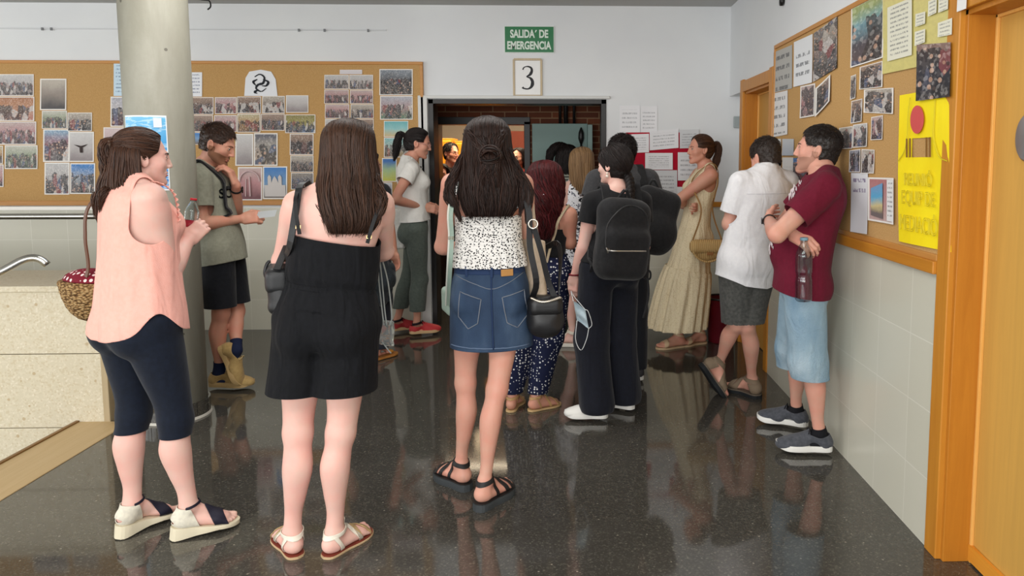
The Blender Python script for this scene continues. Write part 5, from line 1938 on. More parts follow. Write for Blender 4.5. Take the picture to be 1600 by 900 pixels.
P0 = np.array([[V3(r * math.cos(a), r * math.sin(a), z - zc) for z in np.linspace(z0, z1_, 9)] for a in np.linspace(a0, a1, 19)])
o = link('poster', uvmesh(P0, 0, 0, .001), pm.m); o.location = (COLX, COLY, zc)
tag(o, 'glossy blue poster with white streaks taped round the concrete column', 'poster')
q = (a0 * .18 + a1 * .82)
b = MB(); rr = r + .002
e1 = V3(-math.sin(q), math.cos(q), 0); nq = V3(math.cos(q), math.sin(q), 0)
b.obox(nq * rr + V3(0, 0, z1_ - zc - .04), e1 * .02, nq * .0006, V3(0, 0, .026)); b.build('crest', plain((216, 222, 232), .5, .3, name='pale crest'), o)
# ---- exit sign and number over the opening
c = (at(788, 41, WY) + at(866, 83, WY)) / 2
w_, h_ = at(866, 60, WY)[0] - at(788, 60, WY)[0], at(800, 41, WY)[2] - at(800, 83, WY)[2]
t = empty('exit_sign', V3(c[0], WY, c[2]), 'green emergency exit sign with white words above the opening', 'sign')
b = MB(); b.box((-w_ / 2, -.012, -h_ / 2), (w_ / 2, 0, h_ / 2)); b.build('plate', plain((216, 224, 216), .4, .4, name='white edge'), t, bevel=.002)
b = MB(); b.box((-w_ / 2 + .006, -.014, -h_ / 2 + .006), (w_ / 2 - .006, -.011, h_ / 2 - .006)); b.build('green_panel', plain((16, 112, 62), .4, .4, name='sign green'), t)
wt = plain((216, 228, 216), .4, .3, name='white letters')
for txt, z, s_ in (('SALIDA\u00b4 DE', h_ * .21, .098), ('EMERGENCIA', -h_ * .22, .098)):
 me = fit_text(text_mesh(txt, s_, .0015, 1, .0035), w_ * (.76 if z > 0 else .88), h_ * .31)
 place_text('lettering', me, wt, t, (0, -.015, z), (1, 0, 0), (0, 0, 1))
c = (at(803, 93, WY) + at(846, 150, WY)) / 2
w_, h_ = at(846, 60, WY)[0] - at(803, 60, WY)[0], at(800, 93, WY)[2] - at(800, 150, WY)[2]
t = empty('number_sign', V3(c[0], WY, c[2]), 'framed white sheet with a large black number three below the exit sign', 'sign')
b = MB(); b.box((-w_ / 2 + .01, -.01, -h_ / 2 + .01), (w_ / 2 - .01, 0, h_ / 2 - .01)); b.build('sheet', plain((236, 236, 234), .5, .3, name='white sheet'), t)
b = MB()
for s_ in (-1, 1):
 b.box((s_ * w_ / 2 - .009, -.016, -h_ / 2), (s_ * w_ / 2 + .009, 0, h_ / 2)); b.box((-w_ / 2, -.016, s_ * h_ / 2 - .009), (w_ / 2, 0, s_ * h_ / 2 + .009))
b.build('frame', wood((196, 178, 146), (182, 162, 128), 2), t, bevel=.002)
# serif numeral drawn as a swelling stroke
pts = [(-.042, .068), (-.03, .088), (.0, .096), (.03, .084), (.036, .056), (.02, .026), (-.008, .008), (.024, -.004), (.042, -.036), (.034, -.074), (.004, -.096), (-.034, -.092), (-.046, -.082)]
C = curve([(x, z, 0) for x, z in pts], 70)
T = np.gradient(C, axis=0); T /= np.linalg.norm(T, axis=1, keepdims=True)
Nn = np.stack([-T[:, 1], T[:, 0]], 1)
wd = np.interp(np.linspace(0, 1, 70), [0, .1, .28, .36, .46, .5, .6, .72, .86, .95, 1], [.006, .004, .011, .013, .005, .004, .012, .015, .006, .006, .01])
L_, R_ = C[:, :2] + Nn * wd[:, None], C[:, :2] - Nn * wd[:, None]
v = np.concatenate([np.stack([L_[:, 0], np.full(70, -.0112), L_[:, 1]], 1), np.stack([R_[:, 0], np.full(70, -.0112), R_[:, 1]], 1)])
i = np.arange(69)
link('numeral', mesh_np(v, np.stack([i, i + 1, i + 71, i + 70], 1), False), plain((20, 20, 24), .5, .3, name='black ink'), t)
# ---- red board and notes right of the opening
c = (at(978, 207, WY) + at(1092, 318, WY)) / 2
lo, hi = at(978, 300, WY), at(1092, 207, WY)
b = MB(); b.box((lo[0] - c[0], -.006, lo[2] - c[2]), (hi[0] - c[0], 0, hi[2] - c[2]))
o = b.build('red_board', Mat('red felt', (178, 24, 48), .9, .2).m, bevel=.001); o.location = (c[0], WY, c[2])
tag(o, 'crimson red notice panel with white notes on the white end wall', 'noticeboard')
YN = WY - .008
note = lambda col=(228, 228, 230), n=8, s=0, asp=1.3: pmat('text', (col, (90, 92, 100), .5), n, seed=s, band=(.15, .85), asp=asp)
for i, (q, lab) in enumerate((((968, 165, 1000, 207, 0), 'white sheet of handwriting on the white wall, highest of the notes'), ((1001, 166, 1027, 207, 0), 'faint white sheet beside the highest handwritten note'), ((983, 210, 1014, 239, -1), 'white note with red marks at the top left of the red panel'), ((1015, 205, 1060, 235, -4), 'tilted white note of large handwriting at the top of the red panel'), ((1062, 203, 1092, 232, -1), 'greyish curled note at the top right of the red panel'), ((1008, 239, 1051, 265, 0), 'wide white note in the middle of the red panel'), ((1059, 238, 1092, 282, 0), 'white note with blue marks half behind the woman in cream'), ((1021, 266, 1058, 306, 0), 'grey printed note at the bottom of the red panel'), ((1010, 292, 1066, 318, 0), 'blank white note lowest on the red panel'))):
 x0, y0, x1, y1, sk = q
 pl = YN - .0012 * i if i > 1 else WY - .002
 sheet('note', lp(x0, y0, x1, y1, pl, sk), note((206, 208, 210) if i in (4, 7) else (228, 228, 230), 6 + i % 3, i + 3), lab, 'note', 'notes on and above the red panel', .004, .001, seed=i + 90)
# ---- posters on the right-hand corkboard
N = (-1, 0, 0)
R = []
radd = lambda q, m, name, lab, cat='photo', grp=None: R.append((q, m, name, lab, cat, grp))
GR = 'snapshots on the right wall corkboard'
radd((1209, 82, 145, 1238, 70, 138), pmat('text', ((176, 174, 168), (40, 44, 52)), 4, seed=41, band=(.02, .98), asp=.5), 'poster', 'grey poster with bold dark lines in the far upper corner of the right corkboard', 'poster')
radd((1241, 66, 136, 1270, 53, 129), pmat('text', ((226, 228, 230), (50, 54, 62)), 5, seed=42, band=(.1, .8), asp=.5), 'poster', 'white poster with dark print beside the grey poster', 'poster')
radd((1272, 52, 128, 1309, 25, 106), pmat('crowd', GREY, 13, .0, 43, (0, 1), .5), 'photo_print', 'big photo of a dense crowd with a curled lower corner', 'photo')
radd((1205, 147, 215, 1231, 141, 210), pmat('text', ((222, 220, 218), (50, 54, 62)), 5, seed=44, band=(.05, .95), asp=.5), 'poster', 'white leaflet with bold headings under the grey poster', 'poster')
radd((1251, 135, 185, 1274, 130, 181), pmat('crowd', PINK, 9, .04, 45, (0, .9), .6), 'photo_print', 'pair of group snapshots on one white sheet under the crowd photo', 'photo')
radd((1275, 138, 183, 1298, 116, 158), pmat('crowd', DARK, 6, .06, 46, (0, .9), .6), 'photo_print', 'tilted torn snapshot hanging under the crowd photo', 'photo')
radd((1331, 13, 106, 1382, -14, 90), pmat('crowd', ((110, 84, 70), (90, 80, 80), (140, 190, 200), (176, 190, 120)), 6, .02, 47, (0, .7), .6), 'poster', 'colourful poster of people with a white title near the board top', 'poster')
yel = pmat('mixed', ((224, 212, 130), (230, 218, 140)), 3, 0, 48)
radd((1380, -30, 116, 1494, -70, 92), yel, 'large_poster', 'large pale yellow handmade poster with white text panels', 'poster')
radd((1433, 70, 158, 1486, 66, 151), pmat('crowd', ((60, 60, 66), (90, 96, 120), (150, 120, 110)), 5, 0, 50, (0, .9), .7), 'photo_print', 'cut out photo of dark clothed people over the yellow poster top', 'photo')
GRY = [((1330, 119, 156, 1338, 116, 153), GREY, 'narrow grey snapshot standing off the cork left of the stacked snapshots'), ((1344, 105, 140, 1380, 95, 136), DARK, 'snapshot with a pale circle, top of the stacked snapshots'), ((1351, 140, 176, 1397, 137, 178), GREY, 'wide snapshot of a tunnel like hall in the stack'), ((1331, 158, 193, 1348, 154, 190), DARK, 'small busy snapshot left of the wide snapshot'), ((1362, 183, 219, 1380, 180, 218), PINK, 'single pinkish snapshot below the wide snapshot'), ((1312, 200, 233, 1333, 197, 232), GREY, 'dark snapshot just behind the head of the man in maroon'), ((1334, 195, 231, 1356, 192, 229), PALE, 'busy pale snapshot right of the head of the man in maroon'), ((1328, 235, 269, 1345, 233, 269), ((80, 90, 130), (120, 120, 130), (160, 160, 170)), 'bluish snapshot above the white calendar sheet'), ((1347, 233, 271, 1367, 234, 271), GREY, 'grey snapshot above the colour calendar')]
for i, (q, p, lab) in enumerate(GRY):
 radd(q, pmat('crowd', p, 8, .03, 60 + i, (0, .85), .7), 'photo_print', lab, 'photo', GR)
radd((1331, 270, 362, 1357, 270, 366), pmat('text', ((226, 228, 232), (90, 60, 120)), 6, seed=70, band=(.6, .95), asp=.4), 'paper_sheet', 'long white sheet with purple drawings behind the calendar', 'paper')
radd((1357, 277, 344, 1397, 278, 351), pmat('mixed', ((206, 176, 172), (196, 150, 150), (190, 130, 130)), 3, .04, 71, asp=.6), 'calendar', 'pink calendar sheet with a blue to yellow picture', 'calendar')
radd((1200, 217, 268, 1221, 217, 270), pmat('text', ((216, 216, 212), (110, 110, 110)), 6, seed=72, asp=.5), 'paper_sheet', 'white sheet above the head of the man in the white shirt', 'paper')
radd((1223, 217, 243, 1241, 217, 243), pmat('mixed', ((190, 200, 212), (214, 218, 222)), 3, 0, 73), 'paper_sheet', 'pale blue sheet between the two men on the right wall', 'paper')
radd((1223, 246, 285, 1240, 246, 285), pmat('text', ((222, 222, 220), (120, 120, 120)), 5, seed=74, asp=.5), 'paper_sheet', 'white sheet below the pale blue sheet between the two men', 'paper')
radd((1240, 247, 283, 1264, 246, 286), pmat('crowd', BLUE, 7, 0, 75, (0, .8), .6), 'photo_print', 'bluish photo behind the chin of the man in maroon', 'photo')
objs = {}
for i, (q, m, name, lab, cat, grp) in enumerate(R):
 over = .014 if 'cut out' in lab else .004 if 'cut out' in lab or 'calendar sheet' in lab or 'tilted' in lab else .0
 objs[lab] = sheet(name, rp(*q, XB - .002 - over - (.003 if name == 'large_poster' else 0)), m, lab, cat, grp, .005 if i not in (0, 7) else .002, .001, N, seed=200 + i)
# text panels of the pale yellow poster
for px in (((1387, 12, 96, 1425, -4, 86), 12), ((1431, 22, 42, 1446, 18, 37), 4), ((1430, 50, 72, 1446, 45, 66), 4), ((1451, 2, 26, 1464, -4, 20), 4), ((1467, -2, 20, 1482, -8, 14), 4), ((1466, 36, 58, 1488, 28, 54), 4)):
 o = sheet('text_panel', [p - np.array(objs['large pale yellow handmade poster with white text panels'].location) for p in rp(*px[0], XB - .013)], pmat('text', ((226, 224, 206), (110, 112, 110)), px[1], seed=px[0][0], band=(.05, .95), asp=.8), None, None, None, .002, .001, N, seed=px[0][0], parent=objs['large pale yellow handmade poster with white text panels'])
b = MB()
o = objs['pink calendar sheet with a blue to yellow picture']; oc = np.array(o.location)
o2 = sheet('calendar_picture', [p - oc for p in rp(1361, 294, 336, 1379, 286, 342, XB - .012)], pmat('mixed', ((120, 110, 110), (222, 206, 150), (96, 180, 222), (120, 170, 214)), 2, 0, 80, asp=.5), None, None, None, .001, .001, N, parent=o)
o2 = sheet('day_column', [p - oc for p in rp(1386, 281, 345, 1396, 281, 347, XB - .012)], pmat('text', ((226, 226, 226), (120, 120, 120)), 9, seed=81, band=(.05, .95), asp=.3), None, None, None, .001, .001, N, parent=o)
# bright yellow poster with cut out window, red oval and outlined letters
Q = rp(1406, 149, 377, 1486, 135, 394, XB - .003)
cq = np.mean(Q, 0)
yt = empty('yellow_poster', cq, 'bright yellow handmade poster with red oval, square hole and outlined letters', 'poster')
def yp(u, v, lift=0.0):
 """point of the poster, u 0..1 from far to near, v 0..1 upwards"""
 return (Q[0] * (1 - u) + Q[1] * u) * (1 - v) + (Q[3] * (1 - u) + Q[2] * u) * v + V3(-lift, 0, 0) - cq
ym = Mat('yellow card', (250, 226, 24), .6, .3); ym.color(ym.ramp(ym.noise(ym.co('Object'), 6, 3).outputs['Fac'], [(.3, (250, 228, 28)), (.7, (244, 216, 20))]))
us, vs_ = np.array([0, .1, .2, .3, .64, .76, .88, 1.0]), np.array([0, .1, .2, .3, .4, .48, .575, .70, .8, .9, 1])
us[3], us[4] = .27, .62
hole = lambda i, j: 3 <= i < 4 and 6 <= j < 7
pv, pf, ix = [], [], {}
for i, u_ in enumerate(us):
 for j, v_ in enumerate(vs_):
  ix[i, j] = len(pv); pv.append(yp(u_, v_, .004 + .004 * math.sin(u_ * 5 + v_ * 4)))
for i in range(len(us) - 1):
 for j in range(len(vs_) - 1):
  if not hole(i, j): pf.append((ix[i, j], ix[i + 1, j], ix[i + 1, j + 1], ix[i, j + 1]))
o = link('card', mesh_np(pv, np.array(pf), False), ym.m, yt)
md = o.modifiers.new('thickness', 'SOLIDIFY'); md.thickness = .001
b = MB(); b.prism([yp(.42 + .135 * math.cos(a), .82 + .092 * math.sin(a), .0105) for a in np.linspace(0, 2 * PI, 33)[:-1]], (-.001, 0, 0)); b.build('red_oval', plain((206, 84, 82), .6, .3, name='red card'), yt)
pen = plain((206, 188, 44), .7, .2, name='pencil line'); dk = plain((120, 84, 40), .7, .2, name='brown line')
b = MB()
for u_ in (.21, .28, .61, .68):
 b.tube([yp(u_, .575, .011), yp(u_, .70, .011)], .0035, 5)
b.build('window_strips', dk, yt)
for pts in ([(.28, .97), (.24, .86), (.22, .72), (.16, .62), (.02, .55)], [(.78, .97), (.76, .84), (.74, .7), (.84, .58), (.98, .55)]):
 b = MB(); b.tube(curve([yp(u_, v_, .011) for u_, v_ in pts], 20), .0022, 5); b.build('drawn_line', pen, yt)
ux = nrm(yp(1, .5) - yp(0, .5)); uy = nrm(yp(.5, 1) - yp(.5, 0))
for txt, v_, s_, sp in (('REUNI\u00d3', .44, .1, .55), ('EQUIP DE', .3, .105, .66), ('MEDIACI\u00d3', .15, .13, .74)):
 me = fit_text(text_mesh(txt, .1, .0006, 1, .0), np.linalg.norm(yp(1, .5) - yp(0, .5)) * sp, np.linalg.norm(yp(.5, 1) - yp(.5, 0)) * s_)
 # outlines only: thin tubes along the letter borders
 bm = bmesh_edges(me)
 b = MB()
 for loop in bm:
  P3 = np.array([yp(.43, v_, .0105) + ux * x + uy * y for x, y in loop])
  if len(P3) > 2:
   b.tube(P3, .0016, 4, closed=True)
 b.build('outlined_lettering', pen, yt)
# white scrap of paper at the top of the near door casing
q = onx(1503, -2, WX - .03)
b = MB(); b.box((-.001, -.03, -.04), (.001, .03, .012))
o = b.build('paper_scrap', plain((232, 232, 230), .6, .3, name='white paper')); o.location = q
tag(o, 'small white paper scrap stuck on the near door frame at the ceiling end', 'paper')
# ---- dark red bin behind the woman in cream
c = onfloor(1126, 533)
t = empty('waste_bin', c, 'dark red waste bin with black rim on the floor behind the cream dress', 'bin')
b = MB(); b.lathe([(.0, .0), (.1, .0), (.105, .01), (.125, .36), (.128, .365), (.12, .365), (.1, .02), (.0, .02)], n=32)
b.build('bin_body', plain((96, 16, 28), .4, .4, name='dark red plastic'), t, True)
b = MB(); b.tube(np.array([V3(.127 * math.cos(a), .127 * math.sin(a), .37) for a in np.linspace(0, 2 * PI, 33)[:-1]]), .009, 8, closed=True)
b.build('rim', BLACK, t, True)
# ================================================================ woman in the denim skirt (front middle)
def woman_denim():
 H = 1.66
 aL, yL = foot2((734, 768), (682, 742), H, lift=.035)
 aR, yR = foot2((745, 800), (800, 765), H, lift=.035)
 Y = (aL[1] + aR[1]) / 2 + .02
 pel = at(766, 456, Y); neck = at(761, 268, Y)
 P = Person((pel[0], Y), H=H, yaw=.0, pel=pel, neck=neck, head=at(762, 228, Y + .03), hdir=(.0, -.12, 0),
               an={'L': aL, 'R': aR}, fyaw={'L': yL, 'R': yR}, leg=.9, arm=.92, fat=.97, width=.97,
               el={'L': reach(691, 386, at(704, 290, Y), .3, 1), 'R': reach(828, 386, at(818, 290, Y), .3, 1)},
               wr={'L': at(735, 392, Y + .27), 'R': at(795, 388, Y + .28)}, fingers=.8, bend=(-.004, -.004))
 P.start('woman in speckled white top, blue denim mini skirt and black platform sandals')
 P.mk_body(SKIN_B, .008, hands='LR', face=False, feet='LR')
 # speckled smocked top
 m = Mat('speckled cotton', (226, 224, 220), .85, .2)
 o = m.co('Object', (1, 1, 1.25))
 vn = m.n('ShaderNodeTexVoronoi', {'Vector': o, 'Scale': 105.0, 'Randomness': 1.0})
 nz = m.noise(o, 90, 2, .5, 1.5).outputs['Fac']
 dots = m.ramp(m.math('ADD', vn.outputs['Distance'], m.math('MULTIPLY', nz, .25)), [(.47, (24, 24, 26)), (.53, (230, 228, 224))])
 m.color(dots)
 m.bump(m.math('ADD', m.math('MULTIPLY', m.math('SINE', m.math('MULTIPLY', m.n('ShaderNodeSeparateXYZ', {0: m.co('Object')}).outputs[2], 420.0)), .3), m.noise(m.co('Object', (60, 60, 10)), 1, 2).outputs['Fac']), .5, .008)
 L = float(P.torso_l.L)
 tt = lambda py: ((at(760, py, Y) - P.pel) @ P.up) / L
 rows = [(tt(424), .172, .115, .118), (tt(410), .166, .11, .112), (tt(392), .158, .105, .106), (tt(380), .15, .1, .098), (tt(360), .148, .104, .095), (tt(335), .148, .108, .104), (tt(320), .146, .108, .104)]
 mod = lambda h, a: 1 + (.03 * np.sin(a * 19) + .018 * np.sin(a * 31 + 1)) * np.clip((tt(384) - h) * 9, 0, 1)
 W = Wear(P, .007, rows, shoulders=False, mod=mod, k=.012)
 P1 = W.build('top', m.m, [K_t(P, tt(415), lambda a, x, y: tt(336) + .012 * np.cos(a * 26) * .4)], *zbox(P, .95, 1.4), vox=.006)
 for sx, px0, px1 in ((-1, 722, 735), (1, 812, 800)):
  a = P.neck + P.r1 * sx * .135 * P.S - P.up * .155 * P.S - P.f1 * .1
  b = P.neck + P.r1 * sx * .115 * P.S - P.up * .0 - P.f1 * .03
  pts = [a, a * .5 + b * .5 - P.f1 * .03, b, b + P.f1 * .09 - P.up * .04]
  v, f = tube_arr(curve(pts, 14)[None], .006, 6)
  P.obj('top_strap', v, f, m.m, P1)
 # denim skirt
 d = Mat('blue denim', (40, 62, 96), .8, .25)
 oz = d.co('Object')
 fad = d.noise(d.co('Object', (7, 7, 3)), 1.0, 3).outputs['Fac']
 tw = d.noise(d.co('Object', (500, 500, 180)), 1.0, 2).outputs['Fac']
 c = d.ramp(fad, [(.3, (38, 52, 74)), (.52, (52, 72, 98)), (.72, (86, 106, 130))])
 d.color(d.mix(d.math('MULTIPLY', tw, .5), c, (30, 43, 64)))
 d.bump(d.math('ADD', tw, d.noise(d.co('Object', (12, 12, 6)), 1, 3).outputs['Fac']), .3, .006)
 rows = [(tt(560), .19, .12, .135), (tt(538), .187, .118, .135), (tt(505), .184, .115, .138), (tt(470), .18, .108, .136), (tt(440), .164, .1, .115), (tt(418), .146, .095, .096), (tt(405), .143, .093, .092)]
 W = Wear(P, .007, rows, shoulders=False, k=.012)
 sk = W.build('skirt', d.m, [K_t(P, tt(539), tt(413))], *zbox(P, .6, 1.2), vox=.006, thick=.004)
 P.skirt = W
 thread = plain((112, 118, 128), .7, name='seam thread')
 dark = Mat('dark denim', (34, 52, 84), .8, .25).m
 Mt = np.stack([P.r0, P.f0, P.up], 1)
 def on(x, t):                        # point on the back of the skirt
  p = P.pel + P.r0 * x + P.up * t * L
  lo_, hi_ = p - P.f0 * .3, p.copy()
  ys = np.linspace(0, 1, 60)
  q = lo_[None] * (1 - ys[:, None]) + hi_[None] * ys[:, None]
  dd = W(q.astype(F32))
  i = int(np.argmax(dd < 0))
  return q[i] - P.f0 * .004
 def seam(pts, name, mm, r=.0022, n=26, fl=.6):
  P3 = np.array([on(*q) for q in curve([(a, b, 0) for a, b in pts], n)[:, :2]])
  v, f = tube_arr(P3[None], r, 6)
  return P.obj(name, v, f, mm, sk)
 seam([(.018, tt(418)), (.02, tt(470)), (.022, tt(534))], 'centre_seam', dark, .004)
 seam([(-.14, tt(427)), (-.06, tt(436)), (.018, tt(444)), (.09, tt(436)), (.15, tt(424))], 'yoke_seam', thread, .0018)
 seam([(-.17, tt(533)), (0, tt(533)), (.17, tt(533))], 'hem_stitch', plain((96, 114, 140), .8, name='frayed edge'), .0025)
 for sx in (-1, 1):
  x0 = .02
  pk = [(x0 + sx * .045, tt(456 if sx > 0 else 459)), (x0 + sx * .135, tt(448)), (x0 + sx * .148, tt(487)), (x0 + sx * .105, tt(504)), (x0 + sx * .062, tt(495)), (x0 + sx * .045, tt(456 if sx > 0 else 459))]
  pts = []
  for a, b in zip(pk[:-1], pk[1:]):
   for u in np.linspace(0, 1, 9)[:-1]:
    pts.append(on(a[0] * (1 - u) + b[0] * u, a[1] * (1 - u) + b[1] * u))
  pts.append(pts[0])
  v, f = tube_arr(np.array(pts)[None], .0022, 6)
  P.obj('back_pocket', v, f, thread, sk)
 # waistband, belt loop, leather patch
 rw = [(tt(427), .153, .099, .103), (tt(416), .151, .098, .1), (tt(410), .149, .097, .098)]
 W2 = Wear(P, .008, rw, shoulders=False, k=.012)
 W2.build('waistband', dark, [K_t(P, tt(424), tt(412))], *zbox(P, .9, 1.2), vox=.006, thick=.004)
 a, b = on(.06, tt(421)) - P.f0 * .008, on(.11, tt(421)) - P.f0 * .008
 g = MB(); g.obox((a + b) / 2 - P.base - P.f0 * .004, (b - a) / 2, P.f0 * .002, P.up * .015)
 o = g.build('leather_patch', plain((176, 128, 72), .6, name='tan leather'), sk, bevel=.002);
 for x in (.02, -.09):
  q = on(x, tt(420)) - P.f0 * .008
  g = MB(); g.obox(q - P.base, P.r0 * .006, P.f0 * .003, P.up * .022); g.build('belt_loop', dark, sk, bevel=.002)
 # hair: long with a half up knot
 U, R, F = P.HM[:, 2], P.r1, P.f1
 hc = P.headc
 z = lambda py, px=762, dy=-.02: at(px, py, Y + dy)
 secs = [(hc + U * .132 - F * .01, .02, .02, .03, 0.0), (hc + U * .118 - F * .01, .06, .06, .07, .0), (hc + U * .07 - F * .012, .096, .1, .108, 1.0), (hc - U * .02 - F * .012, .106, .1, .112, 1.25),
   (z(262, 766, .0) - F * .03, .118, .08, .105, 1.3), (z(290, 768, -.01) - F * .04, .13, .06, .1, 1.35), (z(316, 768, -.03) - F * .045, .118, .05, .085, 1.4), (z(338, 766, -.04) - F * .05, .085, .04, .065, 1.45)]
 hair_sheet(P, 'hair', secs, HAIR_DB, R, F, n=1700, rad=.0021, wav=.035, freq=1.6, cl=.6, seed=3, tips=.16, curl=.02, frizz=.008)
 # front locks over the shoulders
 for i, (x0, y0, x1, y1, x2, y2) in enumerate(((712, 270, 700, 305, 716, 335), (716, 262, 704, 300, 722, 350), (806, 262, 826, 300, 822, 350), (803, 258, 818, 296, 812, 340))):
  hair_tail(P, 'hair_lock', [at(x0 + (14 if x0 < 760 else -12), y0 - 30, Y - .02), at(x0, y0, Y - .06), at(x1, y1, Y - .1), at(x2, y2, Y - .12)], [.012, .022, .022, .006], HAIR_DB, 70, .0018, 20 + i, parent=None, wav=.4)
 # knot
 kc = at(767, 244, Y - .125)
 v, f = sphere_arr(kc + F * .012, 1.0, np.stack([R * .05, F * .036, U * .042], 1), 20, 12)
 P.obj('hair_knot', v, f, HAIR_DB, rnd=np.full(len(v), .2))
 g = np.random.default_rng(5)
 K, n = 18, 110
 pts = []
 for i in range(n):
  a0 = g.random() * 6.28; inc = g.normal(0, .5); R0 = .032 + .014 * g.random()
  t = np.linspace(0, 4.2, K)
  e1 = nrm(R + U * inc); e2 = nrm(np.cross(nrm(F + U * g.normal(0, .8) + R * g.normal(0, .7)), e1))
  pts.append(kc + R0 * (np.cos(a0 + t)[:, None] * e1 + np.sin(a0 + t)[:, None] * e2) + F * g.normal(-.012, .012))
 v, f = tube_arr(np.array(pts), .004, 5)
 P.obj('hair_knot', v, f, HAIR_DB, rnd=np.repeat(np.clip(g.normal(.45, .3, n), 0, 1), K * 5))
 for i, (dx, dy, ln, tw) in enumerate(((-26, -6, .16, 1), (24, -8, .16, -1), (-10, 4, .2, 1), (10, 6, .2, -1))):
  hair_tail(P, 'hair_lock', [hc + R * dx * .003 + U * .06 - F * .085, kc + R * dx * .0008 - F * .02, kc - U * .1 + R * dx * .0012 - F * .012, kc - U * ln + R * dx * .001 - F * .0], [.022, .018, .02, .006], HAIR_DB, 70, .0018, 30 + i, wav=.5)
 # sandals
 dk = plain((30, 28, 28), .55, .4, name='black leather'); sol = plain((58, 62, 64), .7, .3, name='grey foam')
 for k in 'LR':
  t = empty('tmp', (0, 0, 0)); bpy.data.objects.remove(t)
  s0 = sole(P, k, P.root, sol, lambda y: -.035 / P.fs, lambda y: -.003 + .004 * abs(y - .06), grow=.008, name='sandal')
  sole(P, k, s0, dk, lambda y: -.003, lambda y: .002, grow=.006, name='footbed', rings=1)
  strap(P, k, s0, dk, band((0, .135, .03), (0, .93, .37), .011), .0045)
  strap(P, k, s0, dk, band((0, .085, .05), (0, .9, .42), .010), .0045)
  strap(P, k, s0, dk, lambda q: np.maximum(np.abs((q[:, 2] - .088) - (q[:, 1] + .02) * .25) - .010, -9), .0045, name='ankle_strap')
  strap(P, k, s0, dk, lambda q: np.maximum(np.maximum(np.abs(q[:, 1] - .03 + (q[:, 2] - .05) * .3) - .009, q[:, 2] - .085), -q[:, 2]), .0045, name='side_strap')
 return P
PD = woman_denim()
